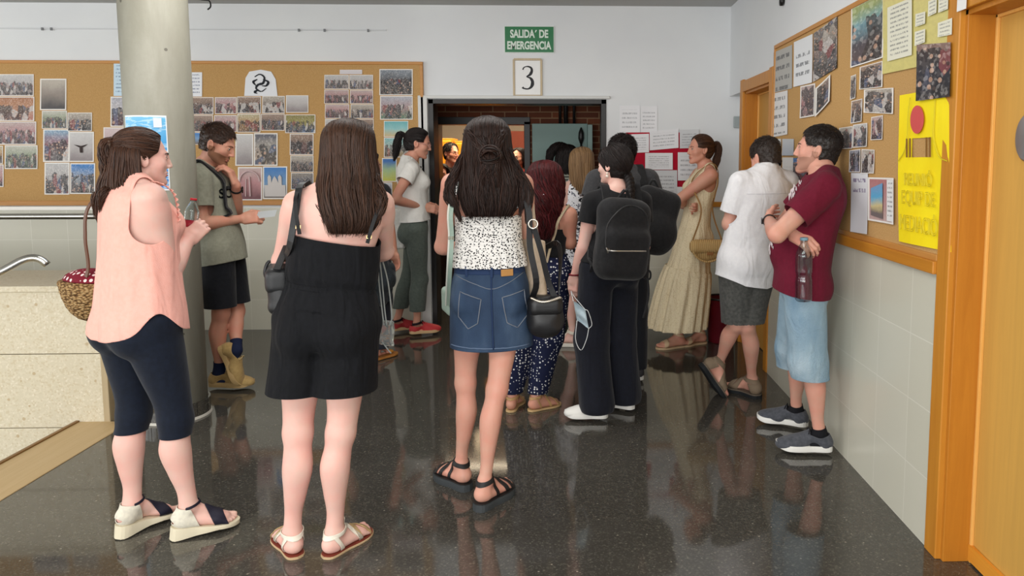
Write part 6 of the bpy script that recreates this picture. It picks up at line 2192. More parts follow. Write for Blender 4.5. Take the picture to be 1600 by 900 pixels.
# ================================================================ woman in the black jumpsuit
def woman_jumpsuit():
 H = 1.64
 aL, yL = foot2((464, 872), (437, 834), H, lift=.012)
 aR, yR = foot2((514, 869), (573, 832), H, lift=.012)
 Y = (aL[1] + aR[1]) / 2 + .0
 P = Person((at(510, 500, Y)[0], Y), H=H, yaw=.03, syaw=-.04, pel=at(511, 507, Y), neck=at(532, 296, Y + .02), head=at(546, 238, Y + .06), hdir=(.05, -.1, 0.02),
               an={'L': aL, 'R': aR}, fyaw={'L': yL, 'R': yR}, leg=1.06, arm=1.06, fat=1.06, width=1.04,
               el={'L': reach(441, 408, at(466, 322, Y), .29, 1), 'R': reach(600, 392, at(598, 322, Y), .29, 1)},
               wr={'L': at(492, 400, Y + .3), 'R': at(560, 404, Y + .3)}, fingers=.8, bend=(-.005, -.01))
 P.start('woman in loose black strappy jumpsuit with wide shorts and white flat sandals')
 P.mk_body(SKIN_A, .008, hands='', face=False, feet='LR')
 L = float(P.torso_l.L)
 tt = lambda py: ((at(515, py, Y) - P.pel) @ P.up) / L
 m = cloth((11, 12, 15), (15, 16, 20), .85, .7, 400, (16, 16, 3.5), .02)
 rows = [(tt(620), .2, .13, .14), (tt(560), .205, .135, .15), (tt(520), .2, .13, .15), (tt(480), .186, .12, .135), (tt(452), .170, .108, .116), (tt(445), .166, .104, .112), (tt(432), .174, .112, .122), (tt(400), .172, .118, .124), (tt(368), .163, .116, .116), (tt(350), .16, .112, .112)]
 mod = lambda h, a: 1 + .014 * np.sin(a * 23 + h * 3) * np.clip(1 - np.abs(h - tt(455)) * 5, .25, 1)
 legs = {'th': ([0, .3, .62, .8], [.112, .116, .126, .13])}
 W = Wear(P, .008, rows[3:], legs=legs, shoulders=False, mod=mod, k=.02, fold=.004, fsc=(13, 13, 4), legk=.012)
 zh = at(510, 611, Y - .03)[2]
 top = lambda a, x, y: tt(372) + .05 * np.clip(y / .1, -.2, 1) - .012 * x / .15
 j = W.build('jumpsuit', m, [K_z(zh), K_t(P, None, top)], *zbox(P, .5, 1.35), vox=.0065, thick=.004)
 # gathered waist seam
 W2 = Wear(P, .010, [(tt(456), .171, .109, .118), (tt(447), .168, .106, .114), (tt(438), .171, .109, .118)], shoulders=False, k=.01, mod=lambda h, a: 1 + .02 * np.sin(a * 47))
 W2.build('waist_seam', m, [K_t(P, tt(451), tt(444))], *zbox(P, .9, 1.2), vox=.006, thick=.003, parent=j)
 blk = plain((16, 16, 18), .6, .3, name='black strap')
 for sx, p0, p1 in ((-1, (468, 366), (462, 308)), (1, (574, 380), (590, 330))):
  a = at(*p0, Y - .095); b = at(*p1, Y - .075)
  c = b + P.f1 * .085 + V3(0, 0, .03)
  d = c + P.f1 * .07 - V3(0, 0, .1)
  o = bag_strap('jumpsuit_strap', [a, (a + b) / 2 - P.f1 * .012, b, c, d], .013, blk, P.root, .004, 30, [(0, -1, .1), (0, -1, .3), (0, -.5, .8), (0, .3, 1), (0, 1, .2)])
  o.parent = j
  g = MB(); q = a * .8 + b * .2 - P.base - P.f1 * .005; g.obox(q, P.r1 * .009, P.f1 * .002, P.up * .006); g.build('buckle', plain((190, 160, 110), .3, .5, .8, name='gold metal'), j)
 U, R, F, hc = P.HM[:, 2], P.r1, P.f1, P.headc
 z = lambda py, px, dy: at(px, py, Y + dy)
 secs = [(hc + U * .129 - F * .008, .015, .02, .03, 0.0), (hc + U * .114 - F * .01, .062, .06, .07, .0), (hc + U * .065 - F * .012, .094, .1, .106, 1.0), (hc - U * .02 - F * .012, .1, .1, .11, 1.25),
   (z(266, 546, .045), .106, .08, .118, 1.3), (z(290, 545, .02), .112, .06, .112, 1.35), (z(320, 546, -.02), .11, .05, .094, 1.4), (z(345, 549, -.04), .1, .04, .08, 1.45), (z(366, 545, -.045), .07, .03, .066, 1.45)]
 hair_sheet(P, 'hair', secs, hairmat((28, 19, 15), (78, 51, 36), .48, .26), R, F, n=2000, rad=.002, wav=.026, freq=1.7, cl=.9, seed=8, tips=.2, curl=.01, frizz=.006)
 for i, (a, b, c) in enumerate((((508, 280), (500, 325), (518, 350)), ((584, 275), (596, 320), (582, 352)), ((584, 285), (592, 330), (572, 362)))):
  hair_tail(P, 'hair_lock', [at(*a, Y + .02), at(*b, Y - .06), at(*c, Y - .085)], [.02, .024, .006], hairmat((28, 19, 15), (78, 51, 36), .48, .26), 70, .0018, 40 + i, wav=.3)
 # sandals
 wh = plain((224, 216, 200), .45, .4, name='white leather'); gd = plain((196, 168, 120), .35, .5, .4, name='gold leather'); tan = plain((150, 96, 62), .6, .3, name='tan sole'); red = plain((120, 52, 38), .6, .3, name='footbed leather')
 for k in 'LR':
  s0 = sole(P, k, P.root, plain((188, 160, 124), .6, .3, name='pale sole'), lambda y: -.012 / P.fs, lambda y: -.003, grow=.006, name='sandal')
  sole(P, k, s0, red, lambda y: -.003, lambda y: .001, grow=.003, name='footbed', rings=1)
  strap(P, k, s0, wh, band((0, -.03, .072), (0, -.18, 1), .0085), .004, name='ankle_strap')
  strap(P, k, s0, wh, lambda q: np.maximum(np.abs(q[:, 1] + .03 + (q[:, 2] - .03) * .55 - .02) - .009, q[:, 2] - .07), .0045, name='heel_strap')
  strap(P, k, s0, gd, band((0, .13, .03), (.35, .93, .3), .008), .004)
  strap(P, k, s0, gd, band((0, .1, .04), (-.35, .9, .35), .008), .004)
  strap(P, k, s0, wh, band((0, .065, .06), (0, .85, .5), .008), .004)
 # black shoulder bag
 c = at(437, 450, Y + .07)
 lea = Mat('black grained leather', (26, 27, 29), .45, .45)
 lea.bump(lea.noise(lea.co('Object'), 240, 2).outputs['Fac'], .25, .002)
 t = empty('shoulder_bag', c, 'black leather shoulder bag hanging at the left hip of the woman in black jumpsuit', 'bag')
 M = hframe(1.25)
 f = lambda p: d_box(p, c, M, (.12, .042, .085), .035) + F32(.006) * noise3(p, 16)
 sdf_obj('bag_body', f, c, (.24, .24, .2), lea.m, t, .007)
 fl = lambda p: d_box(p, c + V3(0, 0, .042), M, (.122, .046, .05), .03)
 sdf_obj('flap', fl, c, (.24, .24, .2), lea.m, t, .007)
 g = MB(); q = M @ V3(-.12, 0, .07); g.tube(curve([q, q + V3(-.035, -.02, .02), q + V3(-.05, -.03, -.02), q + V3(-.045, -.02, -.06)], 12), .007, 8); g.build('tassel', lea.m, t, True)
 sh = at(474, 296, Y + .0)
 p = [c + M @ V3(-.1, 0, .09), at(451, 390, Y - .07), at(462, 330, Y - .075), sh + V3(0, -.035, .012), sh + V3(0, .05, .02), c + V3(.05, .16, .32), c + M @ V3(.13, 0, .09)]
 bag_strap('strap', p, .026, lea.m, t, .005, 50, [(-.6, -1, .1), (-.3, -1, .1), (-.2, -1, .3), (0, -.3, 1), (0, .6, 1), (0, 1, 0)])
 # corded clear pouch held in front, its strings hanging down at the right
 c = at(604, 520, Y + .35)
 t = empty('drawstring_pouch', c, 'small clear pouch hanging on pale cords beside the black jumpsuit, above the floor', 'pouch')
 cl = Mat('clear film', (235, 240, 238), .1, .5, Transmission_Weight=.85, IOR=1.2).m
 sdf_obj('film', lambda p: d_box(p, c, hframe(.4), (.035, .012, .055), .01) + F32(.005) * noise3(p, 40), c, .09, cl, t, .005)
 cords = plain((170, 176, 174), .7, .3, name='pale cord')
 for i, (x0, x1, x2) in enumerate(((590, 592, 598), (592, 597, 602), (594, 606, 612))):
  g = MB(); g.tube(curve([at(x0, 395, Y + .3) - c, at(x1, 440, Y + .34) - c, at(x2, 492, Y + .35) - c, at(600 + i * 5, 508, Y + .35) - c], 20), .003, 6); g.build('cord', cords, t, True)
 g = MB(); g.tube(curve([at(598, 535, Y + .35) - c, at(606, 546, Y + .34) - c, at(611, 552, Y + .35) - c], 10), .003, 6); g.build('cord', cords, t, True)
 return P
PJ = woman_jumpsuit()
# ================================================================ woman in the pink top
def woman_pink():
 H = 1.62
 aL, yL = foot2((203, 843), (234, 797), H, lift=.046)
 aR, yR = foot2((284, 842), (363, 812), H, lift=.046)
 yL = .55; yR = 1.05
 Y = (aL[1] + aR[1]) / 2
 nk = at(210, 285, Y + .0)
 P = Person((at(220, 500, Y)[0], Y), H=H, yaw=.55, syaw=.72, pel=at(219, 503, Y), neck=nk, head=at(222, 249, Y + .04), hdir=(.88, -.02, 0.0),
               an={'L': aL, 'R': aR}, fyaw={'L': yL, 'R': yR}, fpitch={'L': .12, 'R': .12}, leg=1.12, arm=1.2, fat=1.1, width=1.02, butt=1.08, bust=1.15,
               el={'R': reach(264, 424, at(263, 322, Y - .1), .285, 1), 'L': at(176, 420, Y + .2)},
               wr={'R': at(293, 376, Y + .14), 'L': at(236, 400, Y + .36)},
               hand={'R': (V3(.35, .55, .55), V3(-.5, .8, -.25), .8)}, fingers=1.0, bend=(.01, .01))
 P.start('woman in sleeveless pink top, navy knee length leggings and cream wedge espadrilles')
 P.mk_body(SKIN_A, .008, hands='R', face=True, feet='LR')
 eyes(P, iris=(70, 50, 30), lip=(188, 112, 106))
 L = float(P.torso_l.L)
 tt = lambda py: ((at(219, py, Y) - P.pel) @ P.up) / L
 # leggings
 nav = cloth((13, 20, 33), (17, 25, 40), .8, .2, 600, (10, 10, 5), .1)
 W = Wear(P, .007, thighs=True, shoulders=False)
 kh = .005 + at(235, 678, Y)[2]
 W.build('leggings', nav, [K_z(kh), K_t(P, None, tt(440))], *zbox(P, .3, 1.1), vox=.0075, thick=.003)
 # top
 pk = cloth((240, 178, 164), (238, 173, 158), .85, .8, 300, (11, 11, 4), .05)
 rows = [(tt(545), .225, .16, .165), (tt(520), .22, .158, .16), (tt(480), .212, .155, .15), (tt(440), .198, .148, .14), (tt(400), .184, .142, .13), (tt(360), .178, .14, .124), (tt(330), .168, .125, .115), (tt(305), .15, .09, .1), (tt(290), .1, .06, .075)]
 mod = lambda h, a: 1 + (.02 * np.sin(a * 7 + 1 + h * 2) + .012 * np.sin(a * 15)) * np.clip((tt(370) - h) * 4, 0, 1)
 W = Wear(P, .008, rows, mod=mod, k=.02, fold=.006, fsc=(10, 10, 5))
 hem = lambda a, x, y: tt(521) + .15 * np.exp(-((np.abs(a) - 1.75) / .33) ** 2) + .07 * np.clip(np.abs(np.sin(a)) - .3, 0, 1)
 arm = K_cap(P.sh['R'] + P.r1 * .02 + V3(0, 0, .06), P.sh['R'] - P.f1 * .005 - V3(0, 0, .105), .062, .07)
 arm2 = K_cap(P.sh['L'] - P.r1 * .02 + V3(0, 0, .06), P.sh['L'] - V3(0, 0, .105), .062, .07)
 tp = W.build('top', pk, [K_t(P, hem, None), arm, arm2, K_neck(P, .085, .02)], *zbox(P, .75, 1.5), vox=.0065, thick=.003)
 # ruffle along the armhole, bra strap
 q = [P.sh['R'] + P.r1 * -.035 + V3(0, 0, .055) - P.f1 * .03, P.sh['R'] + P.r1 * -.02 + V3(0, 0, .06) + P.f1 * .03, P.sh['R'] + P.f1 * .085 + V3(0, 0, .02) - P.r1 * .02, P.sh['R'] + P.f1 * .1 + V3(0, 0, -.05) - P.r1 * .02, P.sh['R'] + P.f1 * .1 + V3(0, 0, -.1) - P.r1 * .02]
 C = curve(q, 90); g = np.arange(90)
 C2 = C + P.r1 * (.012 + .006 * np.sin(g * .9))[:, None] + P.f1 * (.006 * np.cos(g * .9))[:, None]
 v = np.concatenate([C, C2]); f = np.stack([g[:-1], g[1:], g[1:] + 90, g[:-1] + 90], 1)
 o = P.obj('ruffle', v, f, pk, tp, .003)
 s0 = [P.sh['R'] - P.r1 * .05 + V3(0, 0, .045) - P.f1 * .02, P.sh['R'] - P.r1 * .052 - P.f1 * .075 - V3(0, 0, .02), P.sh['R'] - P.r1 * .045 - P.f1 * .088 - V3(0, 0, .1)]
 bag_strap('bra_strap', s0, .012, plain((178, 168, 170), .6, .3, name='grey lilac'), P.root, .004, 24, -P.f1)
 # hair: half ponytail
 U, R, F, hc = P.HM[:, 2], P.HM[:, 0], P.HM[:, 1], P.headc
 hm = hairmat((32, 20, 15), (84, 54, 38), .48, .26)
 tie = (0, -.112, .058)
 line = lambda q: np.maximum(q[:, 1] - .052 - .30 * np.clip(q[:, 2] - .045, -.03, .1) + 1.1 * np.clip(.03 - q[:, 2], 0, 1) * 1.0, -.055 - q[:, 2])
 scalp(P, 'hair', hm, line, .011, .0045, strands=900, tie=tie, rad=.0018, lift=.002, bump=.001)
 r1, f1 = P.r1, P.f1
 hb = nrm(F * .75 + f1 * .25); hr = nrm(np.cross(hb, V3(0, 0, 1)))
 d = lambda x, y, zz: hc + hr * x + hb * y + V3(0, 0, zz)
 secs = [(d(0, -.03, .06), .06, .03, .07, 1.3), (d(0, -.03, .02), .086, .05, .088, 1.5), (d(0, -.034, -.04), .096, .05, .094, 1.5), (d(-.005, -.042, -.09), .106, .05, .098, 1.4), (d(-.015, -.055, -.135), .115, .05, .09, 1.25), (d(-.03, -.075, -.18), .11, .04, .07, 1.35), (d(-.05, -.085, -.22), .08, .03, .05, 1.4), (d(-.06, -.085, -.25), .05, .02, .035, 1.4)]
 hair_sheet(P, 'loose_hair', secs, hm, hr, hb, n=1500, rad=.002, wav=.035, freq=1.2, cl=.9, seed=12, tips=.4, curl=.03, frizz=.012, rin=.6)
 T = P.hl(*tie)
 hair_tail(P, 'ponytail', [T + F * .03, T - F * .006 + U * .006, T - F * .012 - U * .03, T + F * .002 - U * .09, T + F * .01 - U * .15, T - F * .012 - U * .21, T - F * .03 - U * .27], [.018, .028, .036, .042, .044, .034, .01], hm, 260, .002, 14, wav=.25, ragged=.35)
 g = MB(); g.tube(np.array([T - P.base + (R * math.cos(a) + U * math.sin(a)) * .022 - F * .008 for a in np.linspace(0, 2 * PI, 15)[:-1]]), .006, 8, closed=True)
 g.build('hair_tie', plain((90, 74, 62), .7, .3, name='hair tie'), P.root, True)
 for i, (x, t1, t2) in enumerate(((-.1, .86, .72), (-.06, .9, .74), (-.13, .84, .7), (.02, .93, .8))):
  Lx = float(P.torso_l.L)
  q1 = hit(W, P.pel + P.up * t1 * Lx + P.r1 * x - P.f1 * .3, P.f1, off=.012); q2 = hit(W, P.pel + P.up * t2 * Lx + P.r1 * (x - .02) - P.f1 * .3, P.f1, off=.006)
  hair_tail(P, 'hair_lock', [hc - hb * .08 - V3(0, 0, .05), (hc - hb * .07 - V3(0, 0, .1)) * .5 + q1 * .5 - P.f1 * .01, q1, q2], [.02, .024, .02, .005], hm, 60, .0018, 60 + i, wav=.4)
 # espadrilles
 cr = cloth((222, 216, 198), None, .85, .2, 260); jute = plain((214, 204, 178), .9, .2, name='cream jute'); nv = plain((26, 24, 40), .6, .3, name='navy canvas')
 for k in 'LR':
  s0 = sole(P, k, P.root, jute, lambda y: -.052 + (.036 * np.clip((y + .05) / .16, 0, 1)), lambda y: .002, grow=.007, name='espadrille', rings=7)
  strap(P, k, s0, cr, lambda q: np.maximum.reduce([q[:, 1] - .022 + (q[:, 2] - .04) * .5, q[:, 2] - .083, -q[:, 2], .0125 - np.sqrt((q[:, 0] / 2.2) ** 2 + (np.minimum(q[:, 1] + .03, 0) * 0) ** 2 + ((q[:, 2] - .024) / .75) ** 2) - np.where(q[:, 1] > -.035, 1, 0)]), .006, name='heel_cup', toes=False)
  strap(P, k, s0, nv, lambda q: np.maximum(np.abs(q[:, 1] - .125 + (q[:, 2]) * .5) - .027, -q[:, 2]), .005, name='toe_band')
  strap(P, k, s0, nv, lambda q: np.maximum(np.abs(q[:, 2] - .086 - (q[:, 1] + .02) * .3) - .0055, -.02 - q[:, 1]), .006, name='ankle_strap', toes=False)
 # bottle in the hand
 h = P.wr['R'] + P.hfr['R'][0] * .075 + P.hfr['R'][1] * .032
 bottle('water_bottle', h + V3(-.025, -.012, .035), .2, .029, 'clear small water bottle with red cap in the hand of the woman in pink', (186, 30, 44), up=V3(.12, .1, 1), label_col=(150, 24, 44))
 # straw basket bag
 c = at(137, 469, Y + .2)
 t = empty('straw_bag', c, 'woven straw basket bag with red polka dot lining beside the woman in pink', 'bag')
 st = Mat('woven straw', (170, 138, 92), .85, .2)
 o = st.co('Object')
 wv = st.n('ShaderNodeTexVoronoi', {'Vector': st.co('Object', (1, 1, 1.6)), 'Scale': 70.0})
 st.color(st.ramp(wv.outputs['Distance'], [(.1, (196, 168, 122)), (.45, (160, 126, 82)), (.75, (92, 66, 38))]))
 st.bump(st.math('SUBTRACT', 1.0, wv.outputs['Distance']), 1.0, .012)
 M = hframe(.45)
 fb = lambda p: smax(d_ell(p, c + V3(0, 0, .1), (.14, .085, .19), M), (p[:, 2] - F32(c[2] + .085)), .008) + F32(.004) * noise3(p, 70)
 sdf_obj('basket', fb, c, (.22, .22, .2), st.m, t, .006)
 rd = Mat('polka dot lining', (110, 22, 40), .8, .2)
 v2 = rd.n('ShaderNodeTexVoronoi', {'Vector': rd.co('Object', (1, 1, 1)), 'Scale': 42.0, 'Randomness': .25})
 rd.color(rd.ramp(v2.outputs['Distance'], [(.3, (226, 208, 204)), (.34, (112, 20, 38))]))
 fr = lambda p: smax(smax(d_ell(p, c + V3(.02, 0, .08), (.148, .08, .055), M), F32(c[2] + .084) - p[:, 2], .006), (p[:, 2] - c[2] - .08) * .6 - (p[:, 0] - c[0] + .17) * .33, .01)
 sdf_obj('lining', fr, c, (.22, .22, .2), rd.m, t, .006)
 br = plain((96, 62, 44), .55, .4, name='brown leather')
 s1 = P.sh['L'] + V3(-.01, 0, .055)
 bag_strap('handle', [c + M @ V3(.0, -.06, .03), at(137, 425, Y + .12), at(133, 370, Y + .08), at(139, 322, Y + .06), s1, s1 + V3(0.02, .06, -.02), c + M @ V3(.0, .09, .3), c + M @ V3(.0, .07, .05)], .02, br, t, .005, 50, [(-.6, -1, .1), (-.6, -1, .1), (-.6, -.6, .4), (0, 0, 1), (0, 1, .2)])
 return P
PP = woman_pink()
# ================================================================ man in the maroon T-shirt leaning on the right wall
def man_maroon():
 H = 1.73
 aL, yL = foot2((1297, 709), (1216, 705), H, False, lift=.02)
 aR, yR = foot2((1262, 671), (1184, 659), H, False, lift=.02)
 Y = (aL[1] + aR[1]) / 2 - .13
 pel = at(1255, 438, Y); nk = at(1286, 272, Y - .05)
 P = Person((pel[0], Y), H=H, fem=False, yaw=-1.3, syaw=-1.38, pel=pel, neck=nk, head=at(1278, 236, Y + .01), hdir=(-1.12, .12, 0),
               an={'L': aL, 'R': aR}, fyaw={'L': yL, 'R': yR}, leg=1.0, arm=1.02, fat=1.0, belly=.02, shw=.172,
               el={'L': reach(1214, 366, at(1298, 318, Y - .22), .3, -1), 'R': at(1222, 352, Y + .2)},
               wr={'L': at(1201, 343, Y + .1), 'R': at(1238, 366, Y - .13)},
               hand={'L': (V3(.25, .9, .1), V3(1, -.2, 0), .3), 'R': (V3(.55, -.75, -.35), V3(.35, .55, -.75), .7)}, fingers={'L': .4, 'R': .75}, bend=(.02, .03))
 P.start('man in maroon T-shirt and pale denim shorts leaning on the right wall with crossed arms')
 P.shod = .012
 P.mk_body(SKIN_B, .008, hands='LR', face=True)
 eyes(P, iris=(50, 36, 24), brow=(24, 18, 15), lip=(168, 104, 92))
 L = float(P.torso_l.L)
 tt = lambda py: ((at(1270, py, Y) - P.pel) @ P.up) / L
 # shorts
 dn = Mat('pale denim', (150, 184, 206), .85, .2)
 n1 = dn.noise(dn.co('Object', (9, 9, 4)), 1, 4).outputs['Fac']
 tw = dn.noise(dn.co('Object', (400, 400, 160)), 1, 2).outputs['Fac']
 dn.color(dn.mix(dn.math('MULTIPLY', tw, .4), dn.ramp(n1, [(.3, (128, 158, 180)), (.55, (160, 184, 198)), (.75, (190, 206, 214))]), (120, 148, 170)))
 dn.bump(dn.math('ADD', dn.math('MULTIPLY', tw, .3), dn.noise(dn.co('Object', (13, 13, 8)), 1, 4, .55, .8).outputs['Fac']), .8, .025)
 rows = [(-.12, .172, .125, .13), (.04, .176, .125, .13), (tt(448), .172, .125, .12), (tt(430), .168, .12, .115)]
 legs = {'th': ([0, .4, .8, 1], [.108, .104, .098, .096]), 'sh': ([0, .25, .5], [.096, .096, .098])}
 W2 = Wear(P, .008, rows, legs=legs, shoulders=False, fold=.005, fsc=(10, 10, 6), legk=.008)
 zl, zr = at(1270, 590, P.knee['L'][1])[2], at(1245, 574, P.knee['R'][1])[2]
 sh = W2.build('shorts', dn.m, [lambda p: np.where(p[:, 1] < (P.knee['L'][1] + P.knee['R'][1]) / 2, zl, zr) - p[:, 2], K_t(P, None, tt(440))], *zbox(P, .3, 1.1), vox=.0075, thick=.004)
 mr = cloth((104, 22, 44), (98, 19, 40), .88, .6, 500, (10, 10, 5), .03)
 rows = [(tt(470), .178, .15, .128), (tt(440), .178, .152, .126), (tt(400), .176, .15, .122), (tt(360), .18, .145, .12), (tt(320), .184, .134, .122), (tt(296), .165, .1, .11), (tt(280), .1, .068, .085)]
 W = Wear(P, .009, rows, sleeves=(.62, .074, .074), fold=.004, fsc=(9, 9, 7), k=.02, over=W2)
 tp = W.build('t_shirt', mr, [K_t(P, tt(456), None), W.K_sleeve(), K_neck(P, .082, .02)], *zbox(P, .7, 1.6), vox=.007)
 # pale print on the chest
 wh = plain((226, 214, 216), .8, .2, name='white print')
 chest(P, W, tp, [('dots', (-.02, .88), .034, 22), ('dots', (-.05, .83), .026, 12), ('dots', (.01, .8), .03, 14), ('dots', (-.03, .3), .035, 12), ('dots', (.0, .34), .03, 8)], wh)
 for k in 'LR':
  sock(P, k, plain((24, 24, 28), .9, .2, name='black sock'), .02, .112)
  shoe(P, k, cloth((66, 68, 74), (80, 82, 88), .85, .25, 300), plain((226, 224, 218), .6, .3, name='white sole'), plain((30, 30, 34), .8, .2, name='dark lace'), name='sneaker')
 hm = hairmat((20, 15, 13), (46, 34, 28), .45, .4)
 line = lambda q: np.maximum.reduce([q[:, 1] - .062 + .5 * np.clip(.055 - q[:, 2], 0, 1) - .35 * np.clip(q[:, 2] - .06, 0, 1), -.06 - q[:, 2] + .0 * q[:, 1], np.where(q[:, 2] < .022, q[:, 1] + .018, -1) - .0])
 scalp(P, 'hair', hm, line, .007, .004, strands=2600, slen=lambda q: np.where(q[:, 2] > .07, .022, .008), rad=.0012, lift=.005, dirn=(0, .35, -.55), bump=.003)
 # stubble beard: short strands on jaw
 beard(P, plain((172, 128, 110), .8, .2, name='stubble'))
 # watch on the far wrist
 watch(P, 'L')
 bottle('water_bottle', at(1256, 421, Y - .21), .31, .042, 'tall clear water bottle with blue cap hanging from the hand of the man in maroon', (120, 160, 178), up=V3(-.02, 0, 1))
 return P
def chest(P, W, parent, items, m):
 """flat print laid on the front of a garment; positions are (x, t) in the torso frame"""
 L = float(P.torso_l.L)
 g = np.random.default_rng(9)
 def on(x, t):
  yw = P.yaw + (P.syaw - P.yaw) * min(max(t, 0), 1)
  r = V3(math.cos(yw), -math.sin(yw), 0); f = V3(math.sin(yw), math.cos(yw), 0)
  p = P.pel + r * x + P.up * t * L
  s = np.linspace(.3, .02, 90)
  q = p[None] + s[:, None] * f[None]
  i = int(np.argmax(W(q.astype(F32)) < 0))
  return q[i] + f * .004, f
 for it in items:
  if it[0] == 'ring':
   _, (x, t), r, w = it
   C = np.array([on(x + r * math.cos(a), t + r / L * math.sin(a))[0] for a in np.linspace(0, 2 * PI, 29)[:-1]])
   v, f = tube_arr(C[None], w, 6, (on(x, t)[1], 1.0), closed=True)
   v = C.repeat(6, 0) + (v - C.repeat(6, 0)) * 1.0
   P.obj('shirt_print', v, f, m, parent)
  elif it[0] == 'dots':
   _, (x, t), r, n = it
   vs, fs, k = [], [], 0
   for i in range(n):
    a, q = g.random() * 6.28, r * math.sqrt(g.random())
    c, f0 = on(x + q * math.cos(a), t + q / L * math.sin(a))
    e1 = nrm(np.cross(f0, V3(0, 0, 1)))
    M = np.stack([e1, f0 * .2, V3(0, 0, 1)], 1)
    v, f = sphere_arr(c, g.uniform(.006, .014), M, 8, 6)
    vs.append(v); fs.append(f[0] + k); k += len(v)
   P.obj('shirt_print', np.concatenate(vs), np.concatenate(fs), m, parent)
  elif it[0] == 'text':
   _, (x, t), size, txt, mm = it
   me = text_mesh(txt, size, .0008, 1.0, .002)
   co = np.empty(len(me.vertices) * 3, F32); me.vertices.foreach_get('co', co); co = co.reshape(-1, 3)
   W3 = np.array([on(x - c[0], t + c[1] / L)[0] for c in co])
   me.vertices.foreach_set('co', (W3 - P.base).astype(F32).ravel()); me.update()
   me.materials.clear()
   link('shirt_print', me, mm, parent)
def beard(P, m, grow=.0012):
 V, Q = _surf(lambda p: P.headl(p, grow), P.headc - .16, P.headc + .1, .004)
 q = (V - P.headc) @ P.HM / P.hs
 ax = np.abs(q[:, 0])
 c = np.maximum.reduce([q[:, 2] + .034 + np.clip(q[:, 1] - .055, 0, 1) * .3 - np.where(q[:, 1] < .02, .03, 0), -.012 - q[:, 1], -.103 - q[:, 2] + np.clip(.06 - q[:, 1], 0, 1) * .35])
 c = np.maximum(c, .0125 - np.sqrt((ax / 2.0) ** 2 + ((q[:, 2] + .062)) ** 2) - np.where(q[:, 1] < .05, 1, 0))
 V, T = clip(V, Q, c)
 P.obj('beard', V, T, m)
def watch(P, k, col=(22, 22, 24), frac=.9):
 a = P.el[k] * (1 - frac) + P.wr[k] * frac
 d = nrm(P.wr[k] - P.el[k])
 x = nrm(np.cross(d, V3(.2, .3, 1))); y = np.cross(d, x)
 r = float(P.fa[k].pr(np.array([frac], F32))[0]) + .004
 C = np.array([a + (x * math.cos(t) + y * math.sin(t)) * r for t in np.linspace(0, 2 * PI, 25)[:-1]])
 v, f = tube_arr(C[None], .009, 8, (d, .28), closed=True)
 w = P.obj('watch', v, f, plain(col, .5, .4, name='watch strap'))
 n = -P.hfr[k][1]; n = nrm(n - d * (n @ d))
 g = MB(); g.obox(a + n * (r + .005) - P.base, d * .017, n * .005, np.cross(d, n) * .015); g.build('watch_face', plain((14, 14, 16), .15, .6, name='watch glass'), w, bevel=.003)
PR = man_maroon()
